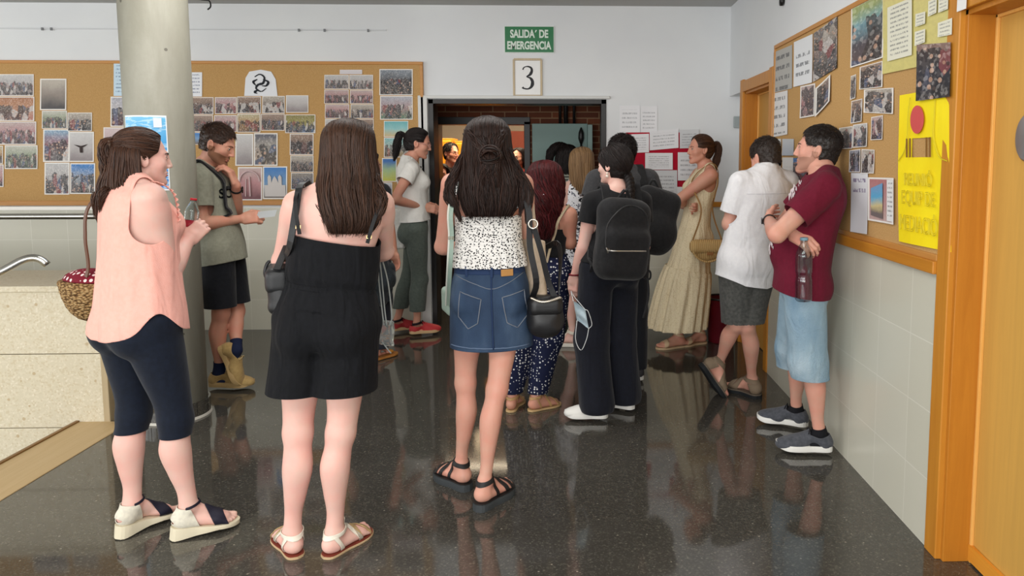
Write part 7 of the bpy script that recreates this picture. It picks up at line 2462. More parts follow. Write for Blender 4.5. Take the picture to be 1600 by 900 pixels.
# ================================================================ man in the white shirt
def man_white():
 H = 1.72
 aR, yR = foot2((1184, 622), (1138, 607), H, False, lift=.025)
 Y = 4.36
 an = at(1124, 567, 4.6)
 pel = at(1170, 405, Y); nk = at(1197, 270, Y)
 P = Person((pel[0], Y), H=H, fem=False, yaw=-.35, syaw=-.35, pel=pel, neck=nk, head=at(1197, 249, Y + .05), hdir=(-.45, -.42, 0),
               an={'L': an, 'R': aR}, fyaw={'L': PI / 2 - .2, 'R': yR}, fpitch={'L': .98, 'R': 0}, leg=.97, arm=1.0, shw=.168,
               knee={'L': at(1152, 505, 4.36), 'R': at(1167, 508, Y + .0)},
               el={'L': at(1139, 350, Y - .03), 'R': at(1230, 350, Y + .12)},
               wr={'L': at(1172, 350, Y + .2), 'R': at(1212, 345, Y + .32)}, fingers=.8)
 P.start('man in white short sleeved shirt and grey shorts with bowed head, seen from behind')
 P.mk_body(SKIN_B, .009, hands='', face=True, fv=.005)
 L = float(P.torso_l.L)
 tt = lambda py: ((at(1185, py, Y) - P.pel) @ P.up) / L
 gs = cloth((84, 84, 80), (66, 66, 64), .9, .5, 260, (9, 9, 6), .1)
 rows = [(-.12, .176, .125, .135), (.04, .178, .125, .135), (.16, .172, .12, .118), (.25, .168, .115, .11)]
 legs = {'th': ([0, .4, .8, 1], [.11, .105, .1, .098])}
 W2 = Wear(P, .008, rows, legs=legs, shoulders=False, fold=.005, fsc=(10, 10, 6), legk=.008)
 zh = at(1170, 503, Y)[2]
 hh = lambda p: (zh + .004 * noise3(p, 180)) - p[:, 2]
 W2.build('shorts', gs, [hh, K_t(P, None, .22)], *zbox(P, .4, 1.15), vox=.0075, thick=.004)
 ws = cloth((226, 225, 226), (221, 220, 222), .85, .7, 300, (11, 11, 5), .1)
 rows = [(tt(462), .2, .135, .14), (tt(430), .196, .135, .135), (tt(390), .19, .138, .13), (tt(350), .19, .138, .13), (tt(315), .192, .13, .128), (tt(290), .165, .098, .112), (tt(274), .1, .066, .085)]
 W = Wear(P, .01, rows, sleeves=(.72, .068, .076), sk=.05, fold=.006, fsc=(8, 8, 7), k=.02, over=W2)
 hem = lambda a, x, y: tt(446) + .10 * np.clip(np.abs(np.sin(a)) - .5, 0, 1)
 tp = W.build('shirt', ws, [K_t(P, hem, None), W.K_sleeve(), K_neck(P, .078, .03)], *zbox(P, .7, 1.6), vox=.0075)
 # collar
 v = []
 C = [P.neck + P.up * .02 + (P.r1 * math.sin(a) * .072 - P.f1 * (math.cos(a) * .07 - .01)) for a in np.linspace(-2.3, 2.3, 25)]
 C = np.array(C)
 w_ = np.array([P.up * (.042 + .0 * a) for a in np.linspace(-2.3, 2.3, 25)])
 out = nrm_rows(C - P.neck) * .014
 V = np.concatenate([C + out, C + w_ - out * .6])
 i = np.arange(24)
 P.obj('collar', V, np.stack([i, i + 1, i + 26, i + 25], 1), ws, tp, .004)
 yk = plain((206, 205, 208), .85, .2, name='yoke seam')
 s = np.linspace(-.16, .16, 24)
 q = []
 for x in s:
  p = P.pel + P.r1 * x + P.up * (tt(300) * L)
  k_ = np.linspace(.3, 0, 60); z = p[None] - k_[:, None] * P.f1[None]
  q.append(z[int(np.argmax(W(z.astype(F32)) < 0))] - P.f1 * .003)
 v, f = tube_arr(np.array(q)[None], .002, 5); P.obj('yoke_seam', v, f, yk, tp)
 hm = hairmat((30, 24, 21), (66, 52, 44), .5, .35)
 line = lambda q: np.maximum.reduce([q[:, 1] - .06 + .5 * np.clip(.055 - q[:, 2], 0, 1), -.058 - q[:, 2], np.where(q[:, 2] < .022, q[:, 1] + .016, -1)])
 scalp(P, 'hair', hm, line, .006, .005, strands=1800, slen=lambda q: np.where(q[:, 2] > .06, .026, .007), rad=.0013, lift=.006, dirn=(0, .3, -.5), bump=.003)
 tb = plain((120, 104, 86), .8, .2, name='taupe webbing'); sol = plain((32, 34, 36), .8, .2, name='black rubber'); fb = plain((98, 88, 76), .8, .2, name='taupe footbed')
 for k in 'LR':
  s0 = sole(P, k, P.root, sol, lambda y: -.028 + .012 * max(0, (y - .13) / .06) ** 2, lambda y: -.004, grow=.01, name='hiking_sandal')
  sole(P, k, s0, fb, lambda y: -.004, lambda y: .003, grow=.008, name='footbed', rings=1)
  strap(P, k, s0, tb, band((0, .125, .03), (.1, .93, .37), .016), .006, vox=.005)
  strap(P, k, s0, tb, band((0, .07, .05), (-.1, .87, .45), .014), .006, vox=.005)
  strap(P, k, s0, tb, lambda q: np.abs(q[:, 2] - .078 - (q[:, 1] + .02) * .2) - .013, .006, name='ankle_strap', vox=.005)
  strap(P, k, s0, tb, lambda q: np.maximum.reduce([q[:, 1] + .012 - .3 * (q[:, 2] - .03), q[:, 2] - .062, -q[:, 2]]), .007, name='heel_strap', vox=.005)
 return P
PW = man_white()
# ================================================================ man in the grey T-shirt by the column
def man_grey():
 H = 1.79
 aR, yR = foot2((329, 608), (398, 603), H, False, lift=.02)
 Y = aR[1] + .02
 yR = PI / 2 + .05
 pel = at(345, 388, Y); nk = at(319, 262, Y)
 anL = at(370, 548, Y - .06)
 P = Person((pel[0], Y), H=H, fem=False, yaw=1.45, syaw=1.35, pel=pel, neck=nk, head=at(339, 227, Y - .01), hdir=(1.5, -.38, 0),
               an={'L': anL, 'R': aR}, fyaw={'L': 1.5, 'R': yR}, fpitch={'L': 1.2, 'R': 0}, leg=.98, arm=.98,
               knee={'L': at(369, 486, Y + .1), 'R': at(345, 490, Y - .06)},
               el={'R': at(314, 350, Y - .22), 'L': at(368, 334, Y + .14)},
               wr={'R': reach(378, 342, at(314, 350, Y - .22), .27, 1), 'L': at(369, 290, Y - .03)},
               hand={'R': (V3(1, .1, .12), V3(0, .9, -.3), .8), 'L': (V3(-.28, -.1, .95), V3(-.9, -.1, -.3), .6)}, fingers={'R': 1.15, 'L': .75}, sole=.0)
 P.start('man in grey green T-shirt, black shorts and tan sneakers beside the concrete column')
 P.shod = .012
 P.mk_body(SKIN_C, .009, hands='LR', face=True, fv=.004)
 eyes(P, iris=(50, 40, 30), brow=(50, 34, 24), lip=(170, 104, 92), open_=.6)
 L = float(P.torso_l.L)
 tt = lambda py: ((at(340, py, Y) - P.pel) @ P.up) / L
 bs = cloth((18, 20, 26), (24, 26, 32), .8, .4, 300, (9, 9, 5), .1)
 rows = [(-.12, .172, .125, .135), (.04, .175, .125, .135), (.16, .168, .12, .118), (.22, .165, .115, .11)]
 W2 = Wear(P, .008, rows, legs={'th': ([0, .4, .8, 1], [.108, .104, .1, .098])}, shoulders=False, fold=.004, fsc=(10, 10, 5), legk=.008)
 zh = at(345, 476, Y)[2]
 W2.build('shorts', bs, [lambda p: zh + .25 * (p[:, 0] - P.base[0]) * .0 - p[:, 2], K_t(P, None, .18)], *zbox(P, .4, 1.15), vox=.0075, thick=.004)
 gt = cloth((146, 146, 130), (136, 136, 120), .88, .5, 400, (9, 9, 5), .1)
 rows = [(tt(420), .176, .14, .13), (tt(385), .174, .138, .125), (tt(350), .172, .13, .118), (tt(315), .176, .122, .12), (tt(290), .176, .112, .122), (tt(276), .15, .09, .1), (tt(266), .1, .066, .085)]
 W = Wear(P, .009, rows, sleeves=(.62, .078, .08), fold=.004, fsc=(9, 9, 7), k=.02, over=W2)
 tp = W.build('t_shirt', gt, [K_t(P, tt(410), None), W.K_sleeve(), K_neck(P, .07, .015)], *zbox(P, .7, 1.6), vox=.0075)
 ink = plain((28, 30, 32), .8, .2, name='black print')
 chest(P, W, tp, [('text', (.0, tt(300)), .085, 'SCIENC', ink), ('text', (.0, tt(287)), .04, 'LOVE', ink)], ink)
 tan = cloth((176, 148, 96), (164, 136, 86), .8, .2, 300)
 for k in 'LR':
  sock(P, k, plain((28, 36, 62), .9, .2, name='navy sock'), .02, .155)
  shoe(P, k, tan, plain((190, 160, 110), .7, .3, name='gum sole'), plain((186, 164, 120), .8, .2, name='tan lace'), name='sneaker', vox=.006)
 hm = hairmat((38, 26, 20), (82, 56, 42), .45, .4)
 line = lambda q: np.maximum.reduce([q[:, 1] - .066 + .5 * np.clip(.055 - q[:, 2], 0, 1), -.05 - q[:, 2], np.where(q[:, 2] < .022, q[:, 1] + .016, -1)])
 scalp(P, 'hair', hm, line, .005, .005, strands=2200, slen=lambda q: np.where(q[:, 2] > .07, .034, .006), rad=.0013, lift=.008, dirn=(0, .6, -.1), bump=.004)
 beard(P, plain((140, 98, 76), .9, .2, name='beard hair'))
 watch(P, 'L', frac=.86)
 # paper slip in the hand
 h = P.wr['R'] + P.hfr['R'][0] * .1
 t = sheet('paper_slip', [h + V3(-.01, 0, -.012), h + V3(.1, .03, -.0), h + V3(.12, .02, .045), h + V3(.01, -.01, .035)], plain((214, 220, 222), .6, .3, name='white paper'), 'small white paper slip held by the man in the grey green T-shirt', 'paper', nrml=(0, -1, .2), curl=.006)
 # rucksack on his back
 c = P.neck - P.f1 * .24 - P.up * .26
 t = empty('backpack', c, 'black backpack with chest strap on the man beside the concrete column', 'backpack')
 bk = cloth((20, 20, 22), (28, 28, 30), .8, .4, 300)
 M = np.stack([P.r1, P.f1, P.up], 1)
 sdf_obj('pack_body', lambda p: d_box(p, c, M, (.13, .07, .21), .06), c, .3, bk, t, .01)
 for sg in (1, -1):
  pts, nr = strap_over(P, W, sg, .105, .42, .6, .009)
  bag_strap('shoulder_strap', pts + [c - P.up * .12 + P.r1 * sg * .13 + P.f1 * .03], .05, bk, t, .012, 60, nr + [P.r1 * sg])
 cs = [hit(W, P.pel + P.up * (.76 * L) + P.r1 * x + P.f1 * .34, -P.f1, off=.012) for x in (.1, .05, 0, -.05, -.1)]
 bag_strap('chest_strap', cs, .02, bk, t, .006, 20, P.f1)
 return P
PG = man_grey()
# ================================================================ woman in the long cream dress
def woman_dress():
 H = 1.70
 aL, yL = foot2((1070, 541), (1027, 546), H, lift=.015)
 aR, yR = foot2((1100, 536), (1066, 541), H, lift=.015)
 Y = (aL[1] + aR[1]) / 2 + .02
 pel = at(1084, 368, Y); nk = at(1103, 262, Y)
 P = Person((pel[0], Y), H=H, yaw=-1.55, syaw=-1.7, pel=pel, neck=nk, head=at(1094, 235, Y), hdir=(-1.85, .04, 0), an={'L': aL, 'R': aR}, fyaw={'L': yL, 'R': yR}, arm=1.12, fat=1.04,
               el={'L': reach(1058, 314, at(1102, 278, Y - .15), .28, -1), 'R': at(1066, 318, Y + .16)}, wr={'L': at(1078, 318, Y + .12), 'R': at(1082, 322, Y - .06)}, fingers=.8)
 P.start('woman with crossed arms in long sleeveless cream dress by the red noticeboard')
 P.mk_body(SKIN_C, .009, hands='L', face=True, fv=.004)
 eyes(P, iris=(46, 34, 26), brow=(30, 22, 18), lip=(176, 100, 92))
 L = float(P.torso_l.L)
 tt = lambda py: ((at(1088, py, Y) - P.pel) @ P.up) / L
 m = Mat('cream printed cotton', (226, 206, 164), .85, .2)
 v = m.n('ShaderNodeTexVoronoi', {'Vector': m.co('Object', (1, 1, .8)), 'Scale': 120.0})
 m.color(m.ramp(m.math('ADD', v.outputs['Distance'], m.math('MULTIPLY', m.noise(m.co('Object'), 70, 2).outputs['Fac'], .3)), [(.3, (196, 168, 124)), (.5, (228, 212, 178))]))
 m.bump(m.noise(m.co('Object', (26, 26, 2.2)), 1.0, 3).outputs['Fac'], .7, .03)
 rows = [(tt(526), .27, .24, .23), (tt(470), .25, .22, .21), (tt(428), .222, .19, .19), (tt(420), .2, .165, .175), (tt(385), .185, .14, .15), (tt(345), .15, .115, .11), (tt(325), .142, .11, .1), (tt(300), .15, .118, .108), (tt(280), .145, .085, .1), (tt(268), .11, .06, .075)]
 mod = lambda h, a: 1 + (.045 * np.sin(a * 17 + 1) + .02 * np.sin(a * 29)) * np.clip((tt(395) - h) * 1.6, 0, 1)
 W = Wear(P, .008, rows, mod=mod, k=.015, thighs=True, shin=False)
 zb = at(1090, 514, Y)[2]
 arms = [K_cap(P.sh[k] + V3(0, 0, .06), P.sh[k] - V3(0, 0, .07), .062, .062) for k in 'LR']
 dr = W.build('dress', m.m, [lambda p: zb + .04 * (p[:, 0] - P.base[0]) * -1.0 - p[:, 2], *arms, K_neck(P, .08, .02)], *zbox(P, .15, 1.55), vox=.009)
 W2 = Wear(P, .012, [(tt(431), .226, .195, .195), (tt(424), .216, .184, .186), (tt(417), .206, .172, .18)], shoulders=False, k=.01, mod=mod)
 W2.build('tier_seam', m.m, [K_t(P, tt(428), tt(421))], *zbox(P, .5, .95), vox=.009, parent=dr)
 hm = HAIR_BR
 line = lambda q: np.maximum.reduce([q[:, 1] - .058 - .3 * np.clip(q[:, 2] - .06, -.02, .1), -.05 - q[:, 2] - .3 * np.clip(-q[:, 1], 0, .1), np.where(q[:, 2] < .02, q[:, 1] + .02, -1)])
 tie = (0, -.122, .045)
 scalp(P, 'hair', hm, line, .008, .005, strands=700, tie=tie, rad=.0018, lift=.001, bump=.001)
 T = P.hl(*tie); F, U = P.HM[:, 1], P.HM[:, 2]
 hair_tail(P, 'ponytail', [T + F * .02, T - F * .03 + U * .015, T - F * .045 - U * .04, T - F * .03 - U * .12, T - F * .01 - U * .2, T - U * .27], [.015, .026, .03, .03, .024, .008], hm, 130, .002, 15, ragged=.3)
 tn = plain((206, 176, 140), .6, .3, name='beige leather')
 for k in 'LR':
  s0 = sole(P, k, P.root, plain((196, 168, 132), .7, .3, name='beige sole'), lambda y: -.016, lambda y: -.0, grow=.006, name='sandal')
  strap(P, k, s0, tn, band((0, .125, .03), (0, .95, .3), .016), .004, vox=.006)
  strap(P, k, s0, tn, lambda q: np.abs(q[:, 2] - .08 - (q[:, 1] + .02) * .25) - .007, .004, name='ankle_strap', vox=.006)
 # wicker crossbody bag
 c = at(1105, 392, Y - .24)
 t = empty('wicker_bag', c, 'small round bottomed wicker bag on the hip of the woman in the cream dress', 'bag')
 wk = Mat('wicker', (204, 168, 110), .7, .3)
 sp = wk.n('ShaderNodeSeparateXYZ', {0: wk.co('Object')})
 wv = wk.math('SINE', wk.math('MULTIPLY', sp.outputs[0], 420.0))
 wk.color(wk.ramp(wv, [(.2, (186, 148, 92)), (.8, (220, 188, 132))])); wk.bump(wv, .5, .004)
 fb = lambda p: smax(d_ell(p, c + V3(0, 0, .05), (.135, .05, .13)), (p[:, 2] - F32(c[2] + .075)), .012)
 sdf_obj('basket', fb, c, (.2, .12, .16), wk.m, t, .006)
 sdf_obj('flap', lambda p: d_box(p, c + V3(0, -.012, .035), np.eye(3), (.14, .05, .055), .045), c, (.2, .12, .16), wk.m, t, .006)
 g = MB(); g.obox(V3(.01, -.066, -.015), V3(.025, 0, 0), V3(0, .004, 0), V3(0, 0, .012)); g.build('clasp', plain((150, 100, 52), .5, .4, name='tan clasp'), t, bevel=.003)
 g = MB(); g.tube(np.array([V3(.125 * math.sin(a), -.04, .05 - .13 * math.cos(a)) for a in np.linspace(-1.2, 1.2, 20)]), .008, 8); g.build('rim', wk.m, t, True)
 br = plain((150, 112, 66), .6, .3, name='tan strap')
 sh = hit(W, P.neck + P.r1 * -.1 + P.up * .2, -P.up, off=.006)
 b1 = hit(W, at(1122, 330, Y - .34), V3(0, 1, 0), off=.01)
 bag_strap('strap', [c + V3(.12, 0, .06), b1 + V3(.0, -.03, 0), hit(W, P.pel + P.up * .9 * L - P.r1 * .1 - P.f1 * .3, P.f1), sh, hit(W, P.pel + P.up * .8 * L - P.r1 * .09 + P.f1 * .3, -P.f1), c + V3(-.06, -.05, .32), c + V3(-.12, 0, .06)], .012, br, t, .004, 60, [(.3, -1, 0), (.5, -1, 0), (1, 0, .3), (0, 0, 1), (-1, -.4, .4), (-.3, -1, 0), (-.2, -1, 0)])
 return P
PB = woman_dress()
# ================================================================ woman in the white T-shirt by the opening
def woman_white():
 H = 1.74
 aR, yR = foot2((640, 526), (689, 521), H, lift=.025)
 aL, yL = foot2((612, 521), (655, 516), H, lift=.025)
 Y = (aL[1] + aR[1]) / 2 - .12
 pel = at(650, 358, Y); nk = at(640, 253, Y)
 P = Person((pel[0], Y), H=H, yaw=1.4, syaw=1.3, pel=pel, neck=nk, head=at(653, 225, Y), hdir=(1.45, -.2, 0), an={'L': aL, 'R': aR}, fyaw={'L': yL, 'R': yR}, fat=.95, arm=.95, leg=.95,
               el={'R': reach(616, 312, at(638, 265, Y - .15), .3, -1), 'L': at(640, 310, Y + .2)}, wr={'R': reach(662, 324, at(616, 312, Y - .2), .26, 1), 'L': at(668, 322, Y + .1)},
               hand={'R': (V3(1, .3, -.2), V3(0, .9, -.3), .6), 'L': (V3(1, -.4, -.1), V3(0, -.8, -.5), .6)}, fingers=.7)
 P.start('woman with ponytail and glasses in white T-shirt and grey green trousers by the opening')
 P.shod = .012
 P.mk_body(SKIN_C, .009, hands='LR', face=True, fv=.004)
 eyes(P, iris=(46, 34, 26), brow=(26, 20, 18), lip=(176, 96, 92))
 L = float(P.torso_l.L)
 tt = lambda py: ((at(648, py, Y) - P.pel) @ P.up) / L
 tr = cloth((92, 100, 92), (82, 90, 84), .85, .5, 300, (12, 12, 6), .1)
 W2 = Wear(P, .008, None, legs={'th': ([0, .4, .8, 1], [.094, .086, .07, .066]), 'sh': ([0, .3, .7, 1], [.068, .075, .066, .056]), 'sho': [.0, .01, .008, .004]}, shoulders=False, fold=.003, legk=.01)
 zh = at(645, 487, Y)[2]
 W2.build('trousers', tr, [K_z(zh), K_t(P, None, tt(338))], *zbox(P, .1, 1.2), vox=.009)
 ws = cloth((228, 226, 220), (223, 221, 215), .85, .6, 300, (10, 10, 5), .05)
 rows = [(tt(362), .168, .118, .13), (tt(342), .165, .118, .125), (tt(320), .15, .115, .11), (tt(295), .152, .12, .108), (tt(275), .152, .1, .105), (tt(262), .12, .07, .085), (tt(256), .09, .06, .075)]
 W = Wear(P, .009, rows, sleeves=(.42, .064, .066), fold=.005, k=.02, over=W2)
 tp = W.build('t_shirt', ws, [K_t(P, tt(345), None), W.K_sleeve(), K_neck(P, .076, .03)], *zbox(P, .8, 1.65), vox=.008)
 C = np.array([P.neck + P.up * .012 + P.r1 * math.sin(a) * .07 + P.f1 * (math.cos(a) * .078 + .012) - P.up * (.028 * (1 + math.cos(a))) for a in np.linspace(0, 2 * PI, 41)[:-1]])
 v, f = tube_arr(C[None], .005, 6, closed=True); P.obj('neck_trim', v, f, plain((40, 36, 36), .8, .2, name='dark trim'), tp)
 hm = HAIR_BK
 line = lambda q: np.maximum.reduce([q[:, 1] - .055 - .3 * np.clip(q[:, 2] - .06, -.02, .1), -.05 - q[:, 2] - .3 * np.clip(-q[:, 1], 0, .1), np.where(q[:, 2] < .02, q[:, 1] + .02, -1)])
 tie = (0, -.118, .04)
 scalp(P, 'hair', hm, line, .008, .005, strands=700, tie=tie, rad=.0018, lift=.001, bump=.001)
 T = P.hl(*tie); F, U = P.HM[:, 1], P.HM[:, 2]
 hair_tail(P, 'ponytail', [T + F * .02, T - F * .03 + U * .012, T - F * .045 - U * .03, T - F * .045 - U * .1, T - F * .045 - U * .17, T - F * .05 - U * .22], [.015, .028, .034, .034, .028, .01], hm, 140, .002, 16, ragged=.25)
 glasses(P, (206, 160, 150))
 for k in 'LR':
  shoe(P, k, plain((190, 58, 60) if k == 'R' else (176, 54, 56), .7, .3, name='red canvas'), plain((206, 172, 128), .7, .3, name='tan sole'), plain((30, 26, 28), .8, .2, name='dark lace'), name='red_shoe', vox=.007, sole_h=.024, ankle=.062)
  strap(P, k, P.root, plain((34, 26, 30), .7, .3, name='dark band'), lambda q: np.abs(q[:, 2] - .082 - (q[:, 1] + .02) * .2) - .01, .006, name='ankle_band', vox=.007)
 c = at(618, 357, Y - .02)
 t = empty('tote_bag', c, 'white cloth tote bag hanging behind the woman in the white T-shirt', 'bag')
 cb = cloth((230, 228, 220), (218, 216, 208), .9, .6, 260, (9, 9, 4), .1)
 Mx = hframe(.35)
 sdf_obj('bag_body', lambda p: d_box(p, c, Mx, (.1, .03, .17), .03) + F32(.012) * noise3(p, 11), c, (.2, .14, .24), cb, t, .008)
 sh = hit(W, P.neck - P.r1 * -.1 + P.up * .2, -P.up, off=.005)
 for dx in (-.05, .05):
  bag_strap('handle', [c + Mx @ V3(dx, -.02, .15), c * .5 + sh * .5 + Mx @ V3(dx * .6, -.04, .03), sh + P.f1 * dx * .3], .022, cb, t, .004, 24, [(0, -1, 0), (-.3, -1, .3), (-.3, -.3, 1)])
 return P
def glasses(P, col, lens=True):
 m = plain(col, .3, .5, name='spectacle frame')
 g = None
 for sx in (-1, 1):
  C = np.array([P.hl(sx * (.031 + .0235 * math.cos(a)), .1045 - .012 * abs(.031 + .0235 * math.cos(a)) / .05, .004 + .0185 * math.sin(a)) for a in np.linspace(0, 2 * PI, 29)[:-1]])
  v, f = tube_arr(C[None], .0018 * P.hs, 6, closed=True)
  o = P.obj('glasses', v, f, m, g)
  if g is None: g = o
  else: o.name = 'rim'
  v, f = tube_arr(np.array([P.hl(sx * .054, .092, .01), P.hl(sx * .07, .06, .012), P.hl(sx * .079, .0, .012), P.hl(sx * .08, -.02, -.004)])[None], .002 * P.hs, 6)
  P.obj('temple', v, f, m, g)
 v, f = tube_arr(np.array([P.hl(-.008, .105, .008), P.hl(0, .108, .01), P.hl(.008, .105, .008)])[None], .0018 * P.hs, 6)
 P.obj('bridge', v, f, m, g)
PT = woman_white()
# ================================================================ woman with the plait and the backpack
def woman_plait():
 H = 1.63
 aL, yL = foot2((951, 657), (881, 655), H, lift=.02)
 aR, yR = foot2((986, 643), (936, 636), H, lift=.02)
 Y = (aL[1] + aR[1]) / 2 - .02
 pel = at(952, 420, Y); nk = at(966, 300, Y)
 P = Person((pel[0], Y), H=H, yaw=-.5, syaw=-.3, pel=pel, neck=nk, head=at(959, 259, Y + .03), hdir=(-.95, -.02, 0), an={'L': aL, 'R': aR}, fyaw={'L': yL, 'R': yR}, arm=1.0,
               el={'L': at(911, 388, Y - .06), 'R': at(1006, 385, Y + .06)}, wr={'L': at(897, 432, Y - .02), 'R': at(990, 400, Y + .25)},
               hand={'L': (V3(-.08, .15, -1), V3(.6, .8, 0), .3)}, fingers={'L': .55, 'R': .6})
 P.start('woman with dark plait and earrings in black T-shirt, wide navy trousers and white sneakers')
 P.shod = .012
 P.mk_body(SKIN_A, .009, hands='L', face=True, fv=.004)
 eyes(P, iris=(46, 34, 26), brow=(26, 20, 18), lip=(176, 96, 92), which=(-1,))
 L = float(P.torso_l.L)
 tt = lambda py: ((at(958, py, Y) - P.pel) @ P.up) / L
 nv = cloth((20, 23, 34), (16, 18, 27), .8, .5, 400, (12, 12, 2.5), .1)
 W2 = Wear(P, .008, [(-.12, .17, .115, .13), (.05, .176, .115, .13), (.2, .162, .105, .1), (.32, .145, .098, .085)], legs={'th': ([0, .4, 1], [.1, .1, .102]), 'sh': ([0, .5, 1], [.102, .102, .106]), 'up': .0}, shoulders=False, fold=.006, fsc=(13, 13, 3), legk=.02)
 W2.build('trousers', nv, [lambda p: .06 - p[:, 2], K_t(P, None, .3)], *zbox(P, .0, 1.1), vox=.009)
 bt = cloth((20, 20, 22), (25, 25, 27), .85, .4, 400, (9, 9, 5), .1)
 rows = [(tt(415), .165, .12, .12), (tt(390), .15, .115, .105), (tt(365), .142, .11, .1), (tt(340), .152, .12, .108), (tt(318), .152, .1, .105), (tt(306), .12, .07, .085), (tt(300), .09, .06, .075)]
 W = Wear(P, .009, rows, sleeves=(.45, .062, .062), fold=.003, k=.02, over=W2)
 W.build('t_shirt', bt, [K_t(P, tt(410), None), W.K_sleeve(), K_neck(P, .088, .0, .01)], *zbox(P, .8, 1.6), vox=.008)
 U, R, F, hc = P.HM[:, 2], P.HM[:, 0], P.HM[:, 1], P.headc
 hm = HAIR_BK
 line = lambda q: np.maximum.reduce([q[:, 1] - .055 - .3 * np.clip(q[:, 2] - .05, -.02, .1), -.07 - q[:, 2] - .4 * np.clip(-q[:, 1], 0, .1), np.where(q[:, 2] < .03, q[:, 1] + .012, -1)])
 tie = (.015, -.085, -.055)
 scalp(P, 'hair', hm, line, .008, .005, strands=1100, tie=tie, rad=.002, lift=.002, bump=.002, nscale=60)
 T = P.hl(*tie)
 e = hit(W, P.pel + P.up * .86 * L + P.r1 * .03 - P.f1 * .3, P.f1, off=.025)
 C = curve([T + F * .03 + U * .02, T - F * .012 - U * .02, T * .5 + e * .5 - F * .012, e, e - P.up * .09 + P.r1 * .01 - P.f1 * .003], 60)
 s = np.linspace(0, 1, 60)
 Tn = nrm_rows(np.gradient(C, axis=0)); A = nrm_rows(np.cross(Tn, F)); Bn = np.cross(Tn, A)
 ps = []
 for ph in (0, 2 * PI / 3, 4 * PI / 3):
  w = s * 2 * PI * 4 + ph
  ps.append(C + A * (.016 * np.sin(w))[:, None] + Bn * (.009 * np.sin(2 * w))[:, None])
 v, f = tube_arr(np.array(ps), np.interp(s, [0, .08, .85, 1], [.016, .019, .012, .002]), 10)
 P.obj('plait', v, f, hm, rnd=np.full(len(v), .25))
 for i in range(2):
  c = P.hl(-.083, -.004, -.045 - .018 * i)
  v, f = sphere_arr(c, .009 * (1 if i else .8), np.eye(3), 12, 8)
  P.obj('earring', v, f, plain((226, 214, 200), .25, .5, name='pearl'))
 wh = plain((228, 226, 220), .6, .3, name='white leather')
 for k in 'LR':
  shoe(P, k, wh, plain((234, 232, 226), .6, .3, name='white sole'), plain((236, 234, 230), .8, .2, name='white lace'), name='sneaker', vox=.006)
 C = np.array([P.wr['L'] * .93 + P.el['L'] * .07 + (P.r1 * math.cos(a) + P.f1 * math.sin(a)) * .03 for a in np.linspace(0, 2 * PI, 21)[:-1]])
 v, f = tube_arr(C[None], .005, 6, closed=True); P.obj('bracelet', v, f, plain((110, 24, 34), .6, .3, name='red band'))
 # backpack
 c = P.neck - P.f1 * .215 - P.up * .25 - P.r1 * .03
 t = empty('backpack', c, 'large black backpack with silver zip on the woman with the plait', 'backpack')
 bk = cloth((22, 22, 24), (29, 29, 31), .75, .5, 300, (7, 7, 7), .1)
 M = hframe(-.42, 0, -.1)
 sdf_obj('pack_body', lambda p: smin(d_box(p, c, M, (.155, .085, .225), .08), d_box(p, c - P.up * .07 - P.f1 * .06, M, (.14, .07, .14), .06), .03) + F32(.006) * noise3(p, 12), c, .36, bk, t, .009)
 sv = plain((200, 196, 190), .3, .5, .9, name='silver zip')
 def onp(x, z):
  q = c + P.r1 * x + P.up * z - P.f1 * .3
  return hit(lambda p: smin(d_box(p, c, M, (.155, .085, .225), .08), d_box(p, c - P.up * .07 - P.f1 * .06, M, (.14, .07, .14), .06), .03) + F32(.006) * noise3(p, 12), q, P.f1, off=.002)
 pz = np.array([onp(x, -.045 - .06 * (x + .1)) for x in np.linspace(-.12, .1, 16)])
 v, f = tube_arr(pz[None] - c, .0045, 6)
 link('zip', mesh_np(v, f), sv, t)
 g = MB(); q = onp(-.115, -.04) - c; g.tube([q, q - P.f1 * .01 + P.up * .012 - P.r1 * .02, q - P.f1 * .012 - P.up * .015 - P.r1 * .01], .005, 6); g.build('zip_pull', sv, t, True)
 pz = np.array([onp(.135 * math.sin(a), .02 + .17 * math.cos(a)) for a in np.linspace(-1.9, 1.9, 30)])
 v, f = tube_arr(pz[None] - c, .004, 6); link('seam_piping', mesh_np(v, f), plain((40, 40, 42), .5, .4, name='piping'), t)
 for sg in (-1, 1):
  pts, nr = strap_over(P, W, sg, .095, .5, .66, .01)
  bag_strap('shoulder_strap', pts + [c - P.up * .17 + P.r1 * sg * .14 + P.f1 * .05], .05, bk, t, .014, 60, nr + [P.r1 * sg])
 g = MB(); g.tube(curve([P.up * .21 + P.f1 * .04 - P.r1 * .04, P.up * .27 + P.f1 * .03, P.up * .21 + P.f1 * .04 + P.r1 * .04], 14), .01, 8); g.build('grab_loop', bk, t, True)
 for sx, pts in ((1, [(.13, -.05, -.15), (.17, -.05, -.17), (.17, -.05, -.21), (.13, -.05, -.2)]), (1, [(.14, -.08, -.2), (.15, -.09, -.3), (.13, -.09, -.42)])):
  g = MB(); g.tube(curve([M @ V3(a, b, d) for a, b, d in pts], 14), .006, 6); g.build('side_strap', bk, t, True)
 # face mask and clear sleeve in the hand
 h = P.wr['L'] + V3(-.005, .0, -.1)
 c = at(905, 492, Y - .2)
 t = empty('face_mask', c, 'pale blue face mask dangling from the hand of the woman with the plait', 'mask')
 mk = cloth((188, 206, 214), (176, 196, 206), .9, .3, 300)
 P0 = np.array([[V3((u - .5) * .065 + .02 * v, .01 * math.sin(v * 9) + .012 * math.sin(u * 5), (v - .5) * -.11 + (u - .5) * -.045) for u in np.linspace(0, 1, 9)] for v in np.linspace(0, 1, 15)])
 link('mask_cloth', uvmesh(P0, 0, 0, .003), mk, t)
 wl = plain((226, 230, 230), .7, .3, name='ear loop')
